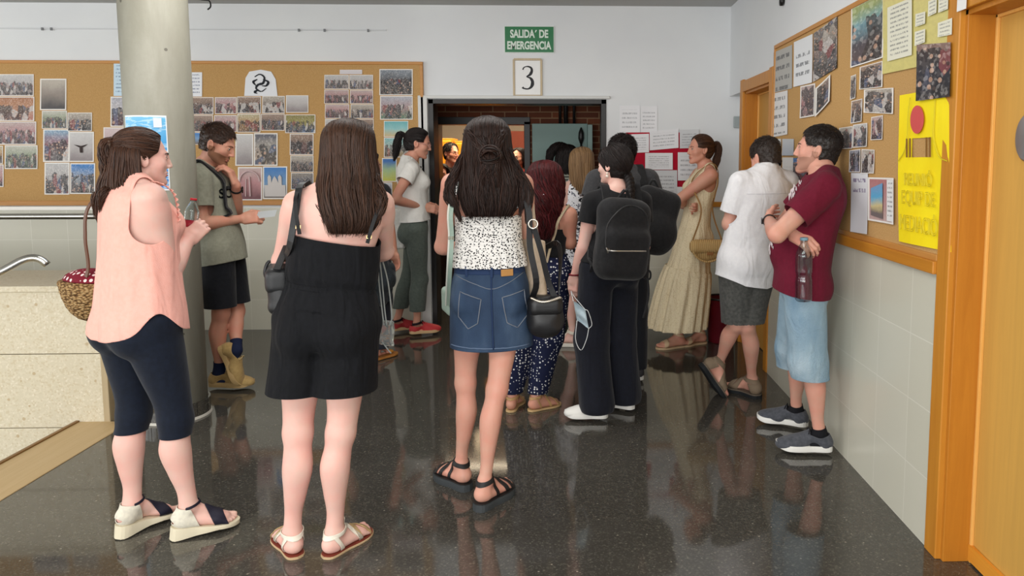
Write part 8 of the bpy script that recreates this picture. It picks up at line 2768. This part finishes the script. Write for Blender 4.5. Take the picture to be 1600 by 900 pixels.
 for pts in ([P0[0, 0], h - c + V3(-.012, -.03, .02), h - c + V3(.004, -.03, -.01), P0[0, 8]], [P0[-1, 0], V3(-.02, 0, -.14), V3(.01, 0, -.2), V3(.04, 0, -.14), P0[-1, 8]], [P0[0, 8], V3(.05, -.01, .02), V3(.07, -.01, -.05), P0[-1, 8]]):
  g = MB(); g.tube(curve(pts, 24), .0019, 6); g.build('ear_loop', wl, t, True)
 return P
PK = woman_plait()
# ================================================================ woman with the dark red hair
def woman_red():
 H = 1.54
 aR, yR = foot2((836, 641), (863, 632), H, lift=.012)
 aL, yL = foot2((800, 642), (806, 628), H, lift=.012)
 yR, yL = .95, .2
 Y = (aL[1] + aR[1]) / 2 + .02
 pel = at(846, 428, Y); nk = at(853, 322, Y)
 P = Person((pel[0], Y), H=H, yaw=.15, syaw=.1, pel=pel, neck=nk, head=at(852, 284, Y + .02), hdir=(.1, -.05, 0), an={'L': aL, 'R': aR}, fyaw={'L': yL, 'R': yR}, arm=1.08, fat=1.04,
               el={'L': at(812, 385, Y + .02), 'R': at(891, 380, Y + .0)}, wr={'L': at(835, 372, Y + .25), 'R': at(862, 378, Y + .26)}, fingers=.7)
 P.start('woman with dark red wavy hair, bare back and navy polka dot trousers')
 P.mk_body(SKIN_C, .009, hands='', face=False)
 L = float(P.torso_l.L)
 tt = lambda py: ((at(850, py, Y) - P.pel) @ P.up) / L
 m = Mat('navy polka dot', (24, 30, 58), .85, .2)
 v = m.n('ShaderNodeTexVoronoi', {'Vector': m.co('Object'), 'Scale': 58.0, 'Randomness': .6})
 r = m.n('ShaderNodeSeparateColor', {0: v.outputs['Color']})
 th = m.math('MULTIPLY_ADD', r.outputs[0], .14, .2)
 m.color(m.mix(m.math('LESS_THAN', v.outputs['Distance'], th), (22, 28, 56), (216, 216, 216)))
 W2 = Wear(P, .008, [(-.12, .168, .11, .125), (.05, .172, .11, .125), (.25, .15, .1, .095), (.36, .138, .098, .085)], legs={'th': ([0, .4, 1], [.1, .096, .09]), 'sh': ([0, .5, 1], [.088, .076, .06])}, shoulders=False, fold=.005, fsc=(12, 12, 3), legk=.015)
 W2.build('trousers', m.m, [lambda p: .11 - p[:, 2], K_t(P, None, .36)], *zbox(P, .05, 1.0), vox=.009)
 bk = cloth((18, 18, 20), (24, 24, 26), .85, .4, 400)
 rows = [(.3, .146, .105, .095), (.45, .14, .105, .088), (.6, .146, .112, .094), (.8, .15, .12, .11), (.95, .12, .09, .09)]
 W = Wear(P, .007, rows, shoulders=False, over=None)
 arms = [K_cap(P.sh[k] + P.r1 * sg * .0 + V3(0, 0, .08), P.sh[k] - V3(0, 0, .06), .08, .075) for k, sg in (('L', -1), ('R', 1))]
 top = lambda a, x, y: np.where(y < .02, tt(355) + .35 * np.clip(y + .06, 0, .08) / .08 * .3, .93)
 o = W.build('halter_top', bk, [K_t(P, .28, top), *arms], *zbox(P, .7, 1.35), vox=.008)
 C = np.array([P.neck + P.up * .03 + P.r1 * math.sin(a) * .056 + P.f1 * (math.cos(a) * .056 + .01) for a in np.linspace(0, 2 * PI, 25)[:-1]])
 v, f = tube_arr(C[None], .008, 6, closed=True); P.obj('halter_tie', v, f, bk, o)
 U, R, F, hc = P.HM[:, 2], P.r1, P.f1, P.headc
 d = lambda x, y, z: hc + R * x + F * y + V3(0, 0, z)
 secs = [(d(0, -.01, .13), .015, .02, .03, 0.0), (d(0, -.01, .115), .065, .06, .07, .0), (d(0, -.012, .07), .1, .1, .106, .95), (d(0, -.012, .0), .112, .1, .112, 1.1), (d(0, -.02, -.06), .11, .08, .11, 1.2), (d(.0, -.04, -.12), .1, .06, .1, 1.3), (d(.005, -.06, -.2), .08, .05, .07, 1.4), (d(.005, -.075, -.27), .062, .04, .05, 1.4), (d(0, -.08, -.34), .035, .03, .035, 1.4)]
 hair_sheet(P, 'hair', secs, HAIR_RED, R, F, n=1500, rad=.0023, wav=.085, freq=3.4, cl=.9, seed=21, tips=.35, curl=.07, frizz=.014, K=34)
 g = MB(); c = d(.0, -.128, -.07) - P.base; g.obox(c, R * .018, F * .006, U * .008); g.tube([c - R * .012 - F * .008, c + R * .012 - F * .01], .005, 8); g.build('hair_clip', plain((190, 186, 190), .25, .6, .6, name='shiny clip'), P.root, bevel=.002)
 tn = plain((190, 150, 100), .55, .4, name='tan leather')
 for k in 'LR':
  s0 = sole(P, k, P.root, plain((200, 168, 120), .7, .3, name='tan sole'), lambda y: -.012, lambda y: -.0, grow=.006, name='sandal')
  for b in (band((0, .13, .03), (.2, .93, .3), .008), band((0, .085, .04), (-.2, .9, .35), .008)):
   strap(P, k, s0, tn, b, .004, vox=.006)
  strap(P, k, s0, tn, lambda q: np.abs(q[:, 2] - .08 - (q[:, 1] + .02) * .2) - .008, .004, name='ankle_strap', vox=.006)
  strap(P, k, s0, tn, lambda q: np.maximum.reduce([np.abs(q[:, 1] + .0 + (q[:, 2] - .04) * .5) - .006, q[:, 2] - .08]), .004, name='side_strap', vox=.006)
 # cord bag across the back
 c = at(862, 500, Y + .2)
 t = empty('cord_bag', c, 'dark grey crossbody bag on a pale cord beside the woman with dark red hair', 'bag')
 sdf_obj('bag_body', lambda p: d_box(p, c, hframe(.3), (.1, .035, .09), .03), c, .16, plain((52, 62, 56), .7, .3, name='dark grey green'), t, .007)
 q = [hit(W2 if py > 400 else W, at(px, py, Y - .35), V3(0, 1, 0), off=.006) for px, py in ((872, 350), (866, 372), (858, 396), (852, 420))]
 bag_strap('strap', [P.sh['R'] + V3(.0, -.02, .065), *q], .014, plain((176, 160, 132), .7, .3, name='pale cord'), t, .006, 40, [(0, 0, 1), (0, -1, 0), (0, -1, 0)])
 return P
PH = woman_red()
# ================================================================ woman in the black and white floral dress
def woman_floral():
 H = 1.66
 aL, yL = foot2((897, 541), (868, 541), H, lift=.03)
 aR, yR = foot2((912, 530), (893, 536), H, lift=.03)
 yL, yR = -1.35, -1.0
 Y = (aL[1] + aR[1]) / 2 + .02
 pel = at(901, 380, Y); nk = at(908, 285, Y)
 P = Person((pel[0], Y), H=H, yaw=-.5, syaw=-.4, pel=pel, neck=nk, head=at(908, 255, Y), hdir=(-.3, -.1, 0), an={'L': aL, 'R': aR}, fyaw={'L': yL, 'R': yR}, arm=1.05,
               el={'L': at(880, 333, Y - .05), 'R': at(938, 335, Y)}, wr={'L': at(886, 310, Y + .18), 'R': at(925, 320, Y + .25)}, fingers=.8)
 P.start('woman with long light brown hair in sleeveless black and white floral dress')
 P.mk_body(SKIN_A, .01, hands='', face=False)
 L = float(P.torso_l.L)
 tt = lambda py: ((at(905, py, Y) - P.pel) @ P.up) / L
 m = Mat('floral print', (230, 230, 232), .85, .2)
 o = m.co('Object')
 v = m.n('ShaderNodeTexVoronoi', {'Vector': m.n('ShaderNodeMix', {0: .25, 4: o, 5: m.noise(o, 22, 2).outputs['Color']}, data_type='VECTOR').outputs[1], 'Scale': 26.0})
 r = m.n('ShaderNodeSeparateColor', {0: v.outputs['Color']})
 m.color(m.ramp(r.outputs[0], [(0, (228, 228, 232)), (.45, (24, 24, 30)), (.8, (120, 122, 132)), (.9, (230, 230, 232))], 'CONSTANT'))
 rows = [(tt(425), .2, .15, .16), (tt(400), .19, .135, .145), (tt(370), .175, .115, .125), (tt(345), .142, .1, .085), (tt(320), .148, .112, .1), (tt(300), .145, .09, .1), (tt(290), .11, .06, .075)]
 W = Wear(P, .008, rows, thighs=True, shin=False, k=.02)
 zb = at(900, 412, Y)[2]
 arms = [K_cap(P.sh[k] + V3(0, 0, .06), P.sh[k] - V3(0, 0, .07), .06, .06) for k in 'LR']
 W.build('dress', m.m, [K_z(zb), *arms, K_neck(P, .085, -.01, .02)], *zbox(P, .5, 1.5), vox=.009)
 U, R, F, hc = P.HM[:, 2], P.HM[:, 0], P.HM[:, 1], P.headc
 d = lambda x, y, z: hc + R * x + F * y + V3(0, 0, z)
 secs = [(d(0, -.01, .13), .015, .02, .03, 0.0), (d(0, -.01, .115), .06, .06, .07, .0), (d(0, -.012, .07), .094, .1, .104, .95), (d(0, -.012, -.01), .1, .1, .108, 1.15), (d(0, -.02, -.08), .098, .06, .1, 1.25), (d(0, -.035, -.15), .1, .05, .085, 1.35), (d(.01, -.05, -.22), .105, .04, .07, 1.4), (d(.02, -.06, -.29), .09, .03, .05, 1.4)]
 hair_sheet(P, 'hair', secs, HAIR_BL, R, F, n=900, rad=.0026, wav=.01, freq=1.2, cl=1.0, seed=23, tips=.25, frizz=.006)
 wh = plain((226, 216, 200), .6, .3, name='cream leather')
 for k in 'LR':
  s0 = sole(P, k, P.root, plain((232, 226, 214), .6, .3, name='white sole'), lambda y: -.028, lambda y: 0, grow=.008, name='sandal')
  for b in (band((0, .13, .03), (0, .95, .3), .018), band((0, .075, .05), (0, .88, .45), .012)):
   strap(P, k, s0, wh, b, .005, vox=.007)
  strap(P, k, s0, wh, lambda q: np.abs(q[:, 2] - .085 - (q[:, 1] + .02) * .2) - .012, .005, name='ankle_strap', vox=.007)
 return P
PF = woman_floral()
# ================================================================ simpler figures farther back
def short_hair(P, hm, strands=1200, off=.008, L0=.03, vox=.006, curl=.35):
 line = lambda q: np.maximum.reduce([q[:, 1] - .06 + .5 * np.clip(.055 - q[:, 2], 0, 1), -.055 - q[:, 2], np.where(q[:, 2] < .022, q[:, 1] + .016, -1)])
 scalp(P, 'hair', hm, line, off, vox, strands=strands, slen=L0, rad=.0016, lift=.008, dirn=(0, .2, -.5), bump=.004)
def long_hair(P, hm, ln=.32, n=600, w=1.0, wav=.02, seed=30, open_=1.0):
 U, R, F, hc = P.HM[:, 2], P.HM[:, 0], P.HM[:, 1], P.headc
 d = lambda x, y, z: hc + R * x + F * y + V3(0, 0, z)
 secs = [(d(0, -.01, .13), .015, .02, .03, 0.0), (d(0, -.01, .115), .06, .06, .07, .0), (d(0, -.012, .07), .094, .1, .104, .95 * open_), (d(0, -.012, -.01), .1 * w, .1, .108, 1.0 * open_), (d(0, -.02, -.08), .104 * w, .07, .1, 1.1 * open_), (d(0, -.03, -.16), .11 * w, .06, .09, 1.2 * open_), (d(0, -.04, -ln), .1 * w, .04, .06, 1.3 * open_)]
 hair_sheet(P, 'hair', secs, hm, R, F, n=n, rad=.003, wav=wav, freq=2, cl=1.0, seed=seed, tips=.25, frizz=.008)
def simple(label, px, pyn, pyh, Y, H, fem, yaw, hyaw, skinm, top, bottom, sleeve=.45, el=None, wr=None, fat=1.0, pitch=0.0, shoes=True, face=False, armsc=1.0, down=False):
 """standing figure: px column of the neck, pyn / pyh rows of the neck and the ear"""
 nk = at(px, pyn, Y)
 S = H / (1.68 if fem else 1.75)
 base = (nk[0], Y)
 r = V3(math.cos(yaw), -math.sin(yaw), 0); f = V3(math.sin(yaw), math.cos(yaw), 0)
 b = V3(nk[0], Y, 0)
 fz = .082 * (.243 if fem else .268) * S / .245 + .02
 an = {'L': b - r * .1 + V3(0, 0, fz) - f * .03, 'R': b + r * .1 + V3(0, 0, fz) - f * .03}
 pel = b + V3(0, 0, (.895 if fem else .92) * S)
 hc = at(px, pyh, Y) + f * .03
 sh = {k: nk + r * s * (.155 if fem else .185) * S for k, s in (('L', -1), ('R', 1))}
 e = {k: sh[k] + r * s * .07 - V3(0, 0, .32 * S) - f * .02 for k, s in (('L', -1), ('R', 1))}
 w = {k: e[k] + f * .2 - r * s * .06 + V3(0, 0, .06) for k, s in (('L', -1), ('R', 1))}
 if down: w = {k: e[k] + f * .06 - V3(0, 0, .22) for k in 'LR'}
 if el: e.update(el)
 if wr: w.update(wr)
 P = Person(base, H=H, fem=fem, yaw=yaw, pel=pel, neck=nk, head=hc, hdir=(hyaw, pitch, 0), an=an, el=e, wr=w, fat=fat, arm=armsc, fingers=.6)
 P.shod = .012
 P.start(label)
 P.mk_body(skinm, .011, hands='LR' if face else '', face=face, fv=.0055)
 L = float(P.torso_l.L)
 if fem:
  rows = [(-.1, .18, .12, .13), (.1, .168, .11, .112), (.38, .138, .1, .085), (.6, .146, .108, .096), (.8, .158, .115, .11), (.93, .14, .08, .095), (1.02, .09, .06, .072)]
 else:
  rows = [(-.08, .178, .125, .13), (.2, .17, .125, .11), (.38, .168, .12, .102), (.6, .178, .13, .112), (.8, .188, .13, .126), (.93, .16, .09, .11), (1.02, .095, .065, .08)]
 W2 = Wear(P, .009, [(-.1, .174, .12, .13), (.1, .172, .118, .12), (.3, .15, .108, .095)], legs={'th': ([0, .4, 1], [.102, .096, .084]), 'sh': ([0, .3, 1], [.084, .082, .07])}, shoulders=False, fold=.004, legk=.015)
 W2.build('trousers', bottom, [K_z(.09), K_t(P, None, .25)], *zbox(P, .03, 1.15), vox=.011)
 W = Wear(P, .01, rows, sleeves=(sleeve, .066 if fem else .078, .066 if fem else .08), fold=.004, k=.02, over=W2)
 W.build('t_shirt' if sleeve < .8 else 'top', top, [K_t(P, .02, None), W.K_sleeve(), K_neck(P, .078, .015)], *zbox(P, .7, 1.62), vox=.01)
 if shoes:
  for k in 'LR':
   shoe(P, k, plain((60, 58, 60), .8, .2, name='dark canvas'), plain((210, 208, 202), .7, .3, name='pale sole'), plain((40, 40, 42), .8, .2, name='lace'), name='sneaker', vox=.009, laces=False)
 return P, W
# man with the dark backpack, half hidden by the woman with the plait
def man_backpack():
 gy = cloth((66, 66, 68), (58, 58, 60), .88, .4, 300)
 P, W = simple('man in dark grey T-shirt half hidden behind the woman with the plait', 973, 268, 241, 4.95, 1.70, False, -.25, -.6, SKIN_C, gy, cloth((30, 32, 38), None, .85, .4, 300))
 short_hair(P, HAIR_BK, 1500, .009, .03)
 c = P.neck - P.f1 * .23 - P.up * .31 + P.r1 * .13
 t = empty('backpack', c, 'black backpack of the man in dark grey, partly behind the big black backpack', 'backpack')
 bk = cloth((26, 26, 27), (33, 33, 34), .8, .4, 300)
 M = hframe(-.3, 0, -.3)
 sdf_obj('pack_body', lambda p: smin(d_box(p, c, M, (.15, .085, .21), .07), d_ell(p, c - P.up * .08 - P.f1 * .05, (.15, .09, .14), M), .03), c, .34, bk, t, .01)
 for sg in (-1, 1):
  pts, nr = strap_over(P, W, sg, .11, .5, .66, .01)
  bag_strap('shoulder_strap', pts + [c - P.up * .14 + P.r1 * sg * .12 + P.f1 * .05], .055, bk, t, .012, 50, nr + [P.r1 * sg])
 g = MB(); g.tube(curve([P.up * .2 - P.r1 * .04, P.up * .26 + P.f1 * .0, P.up * .2 + P.r1 * .04], 12), .009, 8); g.build('grab_loop', bk, t, True)
man_backpack()
@cached
def striped():
 m = Mat('striped jersey', (150, 152, 140), .85, .2)
 z = m.n('ShaderNodeSeparateXYZ', {0: m.co('Object')}).outputs[2]
 m.color(m.mix(m.math('GREATER_THAN', m.math('SINE', m.math('MULTIPLY', z, 230.0)), .1), (158, 160, 148), (66, 68, 66)))
 return m.m
P, W = simple('person with dark curly hair and grey striped top by the green door', 886, 270, 247, 6.95, 1.66, True, -.1, -.3, SKIN_C, striped(), cloth((40, 44, 52), None, .85, .4, 300), sleeve=.6)
long_hair(P, HAIR_BK, .2, 500, 1.12, .05, 31)
# the raised dark arm-like curve above is a bag strap loop of dark hair falling forward
U, R, F = P.HM[:, 2], P.HM[:, 0], P.HM[:, 1]
hair_tail(P, 'hair_lock', [P.headc + U * .1 + R * .0, P.headc + U * .11 - R * .07, P.headc + U * .07 - R * .14, P.headc - U * .02 - R * .17, P.headc - U * .1 - R * .16], [.03, .045, .045, .035, .012], HAIR_BK, 160, .003, 33, wav=.3)
P, W = simple('woman in dark clothes mostly hidden behind the woman in the black jumpsuit', 572, 288, 262, 5.6, 1.56, True, .4, 1.0, SKIN_C, cloth((30, 32, 36), None, .85, .4, 300), cloth((30, 32, 40), None, .85, .4, 300), sleeve=.5, face=True, shoes=False, down=True)
eyes(P, iris=(46, 34, 26), brow=(26, 20, 18))
long_hair(P, HAIR_BK, .26, 400, 1.0, .02, 35)
for k in 'LR':
 s0 = sole(P, k, P.root, plain((170, 112, 52), .7, .3, name='tan sole'), lambda y: -.016, lambda y: 0, grow=.008, name='sandal')
 strap(P, k, s0, plain((196, 130, 50), .6, .3, name='orange leather'), band((0, .12, .03), (0, .95, .3), .03), .005, vox=.007)
c = at(601, 432, 5.42)
t = empty('dark_jacket', c, 'dark jacket hanging over an arm just behind the woman in the black jumpsuit', 'jacket')
jk = cloth((34, 40, 44), (26, 31, 35), .85, .7, 300, (14, 14, 6))
sdf_obj('jacket_body', lambda p: smin(d_cone(p, c + V3(-.04, 0, .16), c + V3(.0, 0, -.02), .05, .085), d_cone(p, c + V3(-.02, 0, -.02), c + V3(-.03, 0, -.17), .075, .055), .04) + F32(.014) * noise3(p * np.array([1, 1, .5], F32), 24), c, (.2, .16, .28), jk, t, .008)
sdf_obj('sleeve', lambda p: d_cone(p, c + V3(.04, .02, .06), c + V3(.015, .02, -.16), .04, .032) + F32(.008) * noise3(p, 22), c, (.2, .16, .28), jk, t, .008)
P, W = simple('woman with long dark hair and red top facing out of the lit doorway', 689, 296, 273, 8.6, 1.50, True, PI - .25, PI - .3, SKIN_C, cloth((132, 24, 26), None, .85, .4, 300), cloth((60, 40, 34), None, .85, .4, 300), face=True, sleeve=1.0)
eyes(P); long_hair(P, HAIR_BK, .34, 500, 1.08, .03, 36, 1.15)
P, W = simple('man with short dark hair in front of the orange lockers', 703, 262, 240, 9.12, 1.7, False, PI - .6, PI - .9, SKIN_C, cloth((40, 34, 34), None, .85, .4, 300), cloth((40, 40, 46), None, .85, .4, 300), face=True)
eyes(P); short_hair(P, HAIR_BK, 700)
P, W = simple('woman with blonde hair seen from behind inside the lit doorway', 733, 279, 256, 8.15, 1.6, True, -.1, -.2, SKIN_A, cloth((36, 34, 36), None, .85, .4, 300), cloth((40, 40, 46), None, .85, .4, 300), down=True)
long_hair(P, HAIR_BL, .24, 400, 1.0, .01, 37)
P, W = simple('woman in bright red top near the red brown partition of the lit room', 812, 268, 247, 9.2, 1.66, True, PI + .5, PI + .4, SKIN_C, cloth((190, 44, 40), None, .85, .4, 300), cloth((40, 40, 46), None, .85, .4, 300), face=True, sleeve=.5)
eyes(P); long_hair(P, HAIR_BK, .26, 300, 1.0, .02, 38)
P, W = simple('person with pale hair in olive top just inside the lit doorway', 797, 285, 262, 8.5, 1.58, True, .2, .3, SKIN_A, cloth((96, 100, 72), None, .85, .4, 300), cloth((40, 40, 46), None, .85, .4, 300), down=True)
long_hair(P, HAIR_BR, .2, 300, 1.0, .02, 39)
# ================================================================ bags of the woman in the denim skirt
def denim_bags():
 P = PD
 Y = P.base[1]
 lea = Mat('soft black leather', (24, 24, 26), .42, .45)
 lea.bump(lea.noise(lea.co('Object'), 200, 2).outputs['Fac'], .25, .002)
 c = at(852, 492, Y - .06)
 t = empty('shoulder_bag', c, 'black leather bag with silver chain hanging at the right hip of the denim skirt', 'bag')
 M = hframe(-.15)
 sdf_obj('bag_body', lambda p: smin(d_box(p, c, M, (.075, .05, .085), .04), d_ell(p, c - V3(0, 0, .03), (.078, .056, .075), M), .02) + F32(.004) * noise3(p, 22), c, .17, lea.m, t, .006)
 sdf_obj('flap', lambda p: d_box(p, c + V3(0, -.012, .045), M, (.077, .05, .045), .035), c, .17, lea.m, t, .006)
 g = MB(); g.tube(curve([V3(-.06, -.055, .085), V3(-.02, -.066, .07), V3(.02, -.066, .072), V3(.07, -.05, .085)], 40) + np.array([[0, .0, .004 * (i % 2)] for i in range(40)]), .005, 6); g.build('chain', plain((206, 196, 180), .3, .5, .8, name='silver chain'), t, True)
 top = P.sh['R'] + V3(-.03, -.01, .062)
 s1 = [c + V3(-.055, -.02, .08), at(838, 440, Y - .14), at(828, 385, Y - .145), at(826, 330, Y - .13), top + V3(0.01, -.05, -.01), top, top + V3(0, .07, -.03), at(842, 380, Y + .14), c + V3(.06, .04, .3), c + V3(.06, .02, .08)]
 bag_strap('strap', s1, .026, lea.m, t, .005, 60, [(.3, -1, 0), (.3, -1, 0), (.3, -1, .2), (.2, -.6, 1), (0, 0, 1), (0, 1, .6), (.5, .6, 0), (1, 0, 0)])
 s2 = [at(835, 358, Y - .15), at(846, 395, Y - .13), at(857, 440, Y - .1), c + V3(.045, -.03, .08)]
 bag_strap('second_strap', s2, .024, lea.m, t, .005, 30, [(.1, -1, 0)] * 2)
 q = at(833, 350, Y - .165) - c
 g = MB(); g.tube(np.array([q + V3(.019 * math.cos(a), 0, .019 * math.sin(a)) for a in np.linspace(0, 2 * PI, 21)[:-1]]), .0035, 8, closed=True); g.build('ring', plain((206, 200, 190), .25, .5, .9, name='silver ring'), t, True)
 c2 = at(834, 425, Y + .02)
 t2 = empty('canvas_tote', c2, 'beige canvas bag panel between the black straps beside the denim skirt', 'bag')
 cv = cloth((196, 176, 152), (184, 164, 140), .9, .5, 260)
 M2 = hframe(.9)
 sdf_obj('bag_body', lambda p: smax(d_box(p, c2, M2, (.09, .022, .15), .02), (p[:, 0] - c2[0]) * .9 + (p[:, 2] - c2[2]) * .0 - .05, .01) + F32(.006) * noise3(p, 14), c2, (.2, .16, .2), cv, t2, .007)
 for sx in (-.04, .04):
  g = MB(); g.tube(curve([M2 @ V3(sx, 0, .14), M2 @ V3(sx * .5, -.01, .24), M2 @ V3(0, 0, .3)], 12), .007, 6); g.build('handle', cv, t2, True)
 # pale green strap bag at her left side
 c3 = at(704, 470, Y + .16)
 t3 = empty('green_strap_bag', c3, 'long pale mint strap with small bag at the left side of the denim skirt', 'bag')
 mint = plain((150, 170, 158), .6, .3, name='mint leather'); mi2 = plain((206, 210, 200), .6, .3, name='pale strap')
 a = P.sh['L'] + V3(.035, 0, .06)
 pts = [a + V3(.02, .09, -.05), a + V3(.0, .03, .0), a, a + V3(.0, -.045, -.02), at(705, 330, Y - .125), at(706, 370, Y - .11), at(704, 410, Y - .1), at(702, 450, Y + .0), at(701, 478, Y + .08)]
 nr = [(0, 1, 1), (0, .4, 1), (0, 0, 1), (0, -.7, 1), (0, -1, .2), (-.2, -1, 0), (-.4, -1, 0), (-.8, -1, 0)]
 bag_strap('strap', pts, .018, mint, t3, .004, 50, nr)
 bag_strap('strap_edge', [p + V3(-.012, -.002, .002) for p in pts], .007, mi2, t3, .004, 50, nr)
 sdf_obj('bag_body', lambda p: d_box(p, c3, hframe(1.2), (.08, .03, .06), .02), c3, .12, mint, t3, .006)
 q = at(705, 372, Y - .125) - c3
 g = MB(); g.tube([q + V3(-.012, 0, .004), q + V3(.012, 0, .004), q + V3(.012, 0, -.004), q + V3(-.012, 0, -.004)], .002, 6, closed=True); g.build('buckle', plain((200, 190, 170), .3, .5, .8, name='metal'), t3, True)
denim_bags()
# ---------------------------------------------------------------- light, camera, view
def area(name, loc, tgt, sx, sy, power, col=(1, 1, 1), spread=None):
 l = bpy.data.lights.new(name, 'AREA')
 l.shape = 'RECTANGLE'; l.size = sx; l.size_y = sy; l.energy = power; l.color = col
 if spread: l.spread = spread
 o = bpy.data.objects.new(name, l); COL.objects.link(o)
 o.location = loc
 o.rotation_euler = (Vector(tgt) - Vector(loc)).to_track_quat('-Z', 'Y').to_euler()
 return o
area('window_daylight', (-2.6, -3.9, 1.55), (-2.2, 6, 1.2), 7.4, 2.0, 300, (1, .99, .97))
area('stair_window_daylight', (-7.9, 1.0, 1.65), (1.4, 3.2, 1.2), 8.0, 1.8, 190, (.97, .99, 1))
area('ceiling_lamp', (-.6, .6, 2.815), (-.6, .6, 0), 3.2, 1.2, 70, (1, .98, .95))
area('ceiling_lamp', (-1.0, 3.9, 2.815), (-1.0, 3.9, 0), 2.6, 1.0, 38, (1, .98, .95))
area('room_lamp', (-1.0, 9.3, 2.55), (-1.0, 9.6, 0), 1.6, 1.6, 130, (1, .84, .6))
w = bpy.data.worlds.new('daylight'); SC.world = w; w.use_nodes = True
bgn = w.node_tree.nodes['Background']
bgn.inputs[0].default_value = (.9, .95, 1, 1); bgn.inputs[1].default_value = .9
cd = bpy.data.cameras.new('camera')
cam = bpy.data.objects.new('camera', cd); COL.objects.link(cam)
cd.sensor_width = 36; cd.lens = FPX * 36 / 1600
cd.shift_x = -(PPX - 800) / 1600; cd.shift_y = (PPY - 450) / 1600
cd.clip_start = .05
cam.matrix_world = Matrix(((CR[0], CU[0], -CF[0], 0), (CR[1], CU[1], -CF[1], 0), (CR[2], CU[2], -CF[2], CAMH), (0, 0, 0, 1)))
SC.camera = cam
vs = SC.view_settings
vs.view_transform = 'Standard'; vs.look = 'None'; vs.exposure = 0.08; vs.gamma = 1.0; vs.use_curve_mapping = False
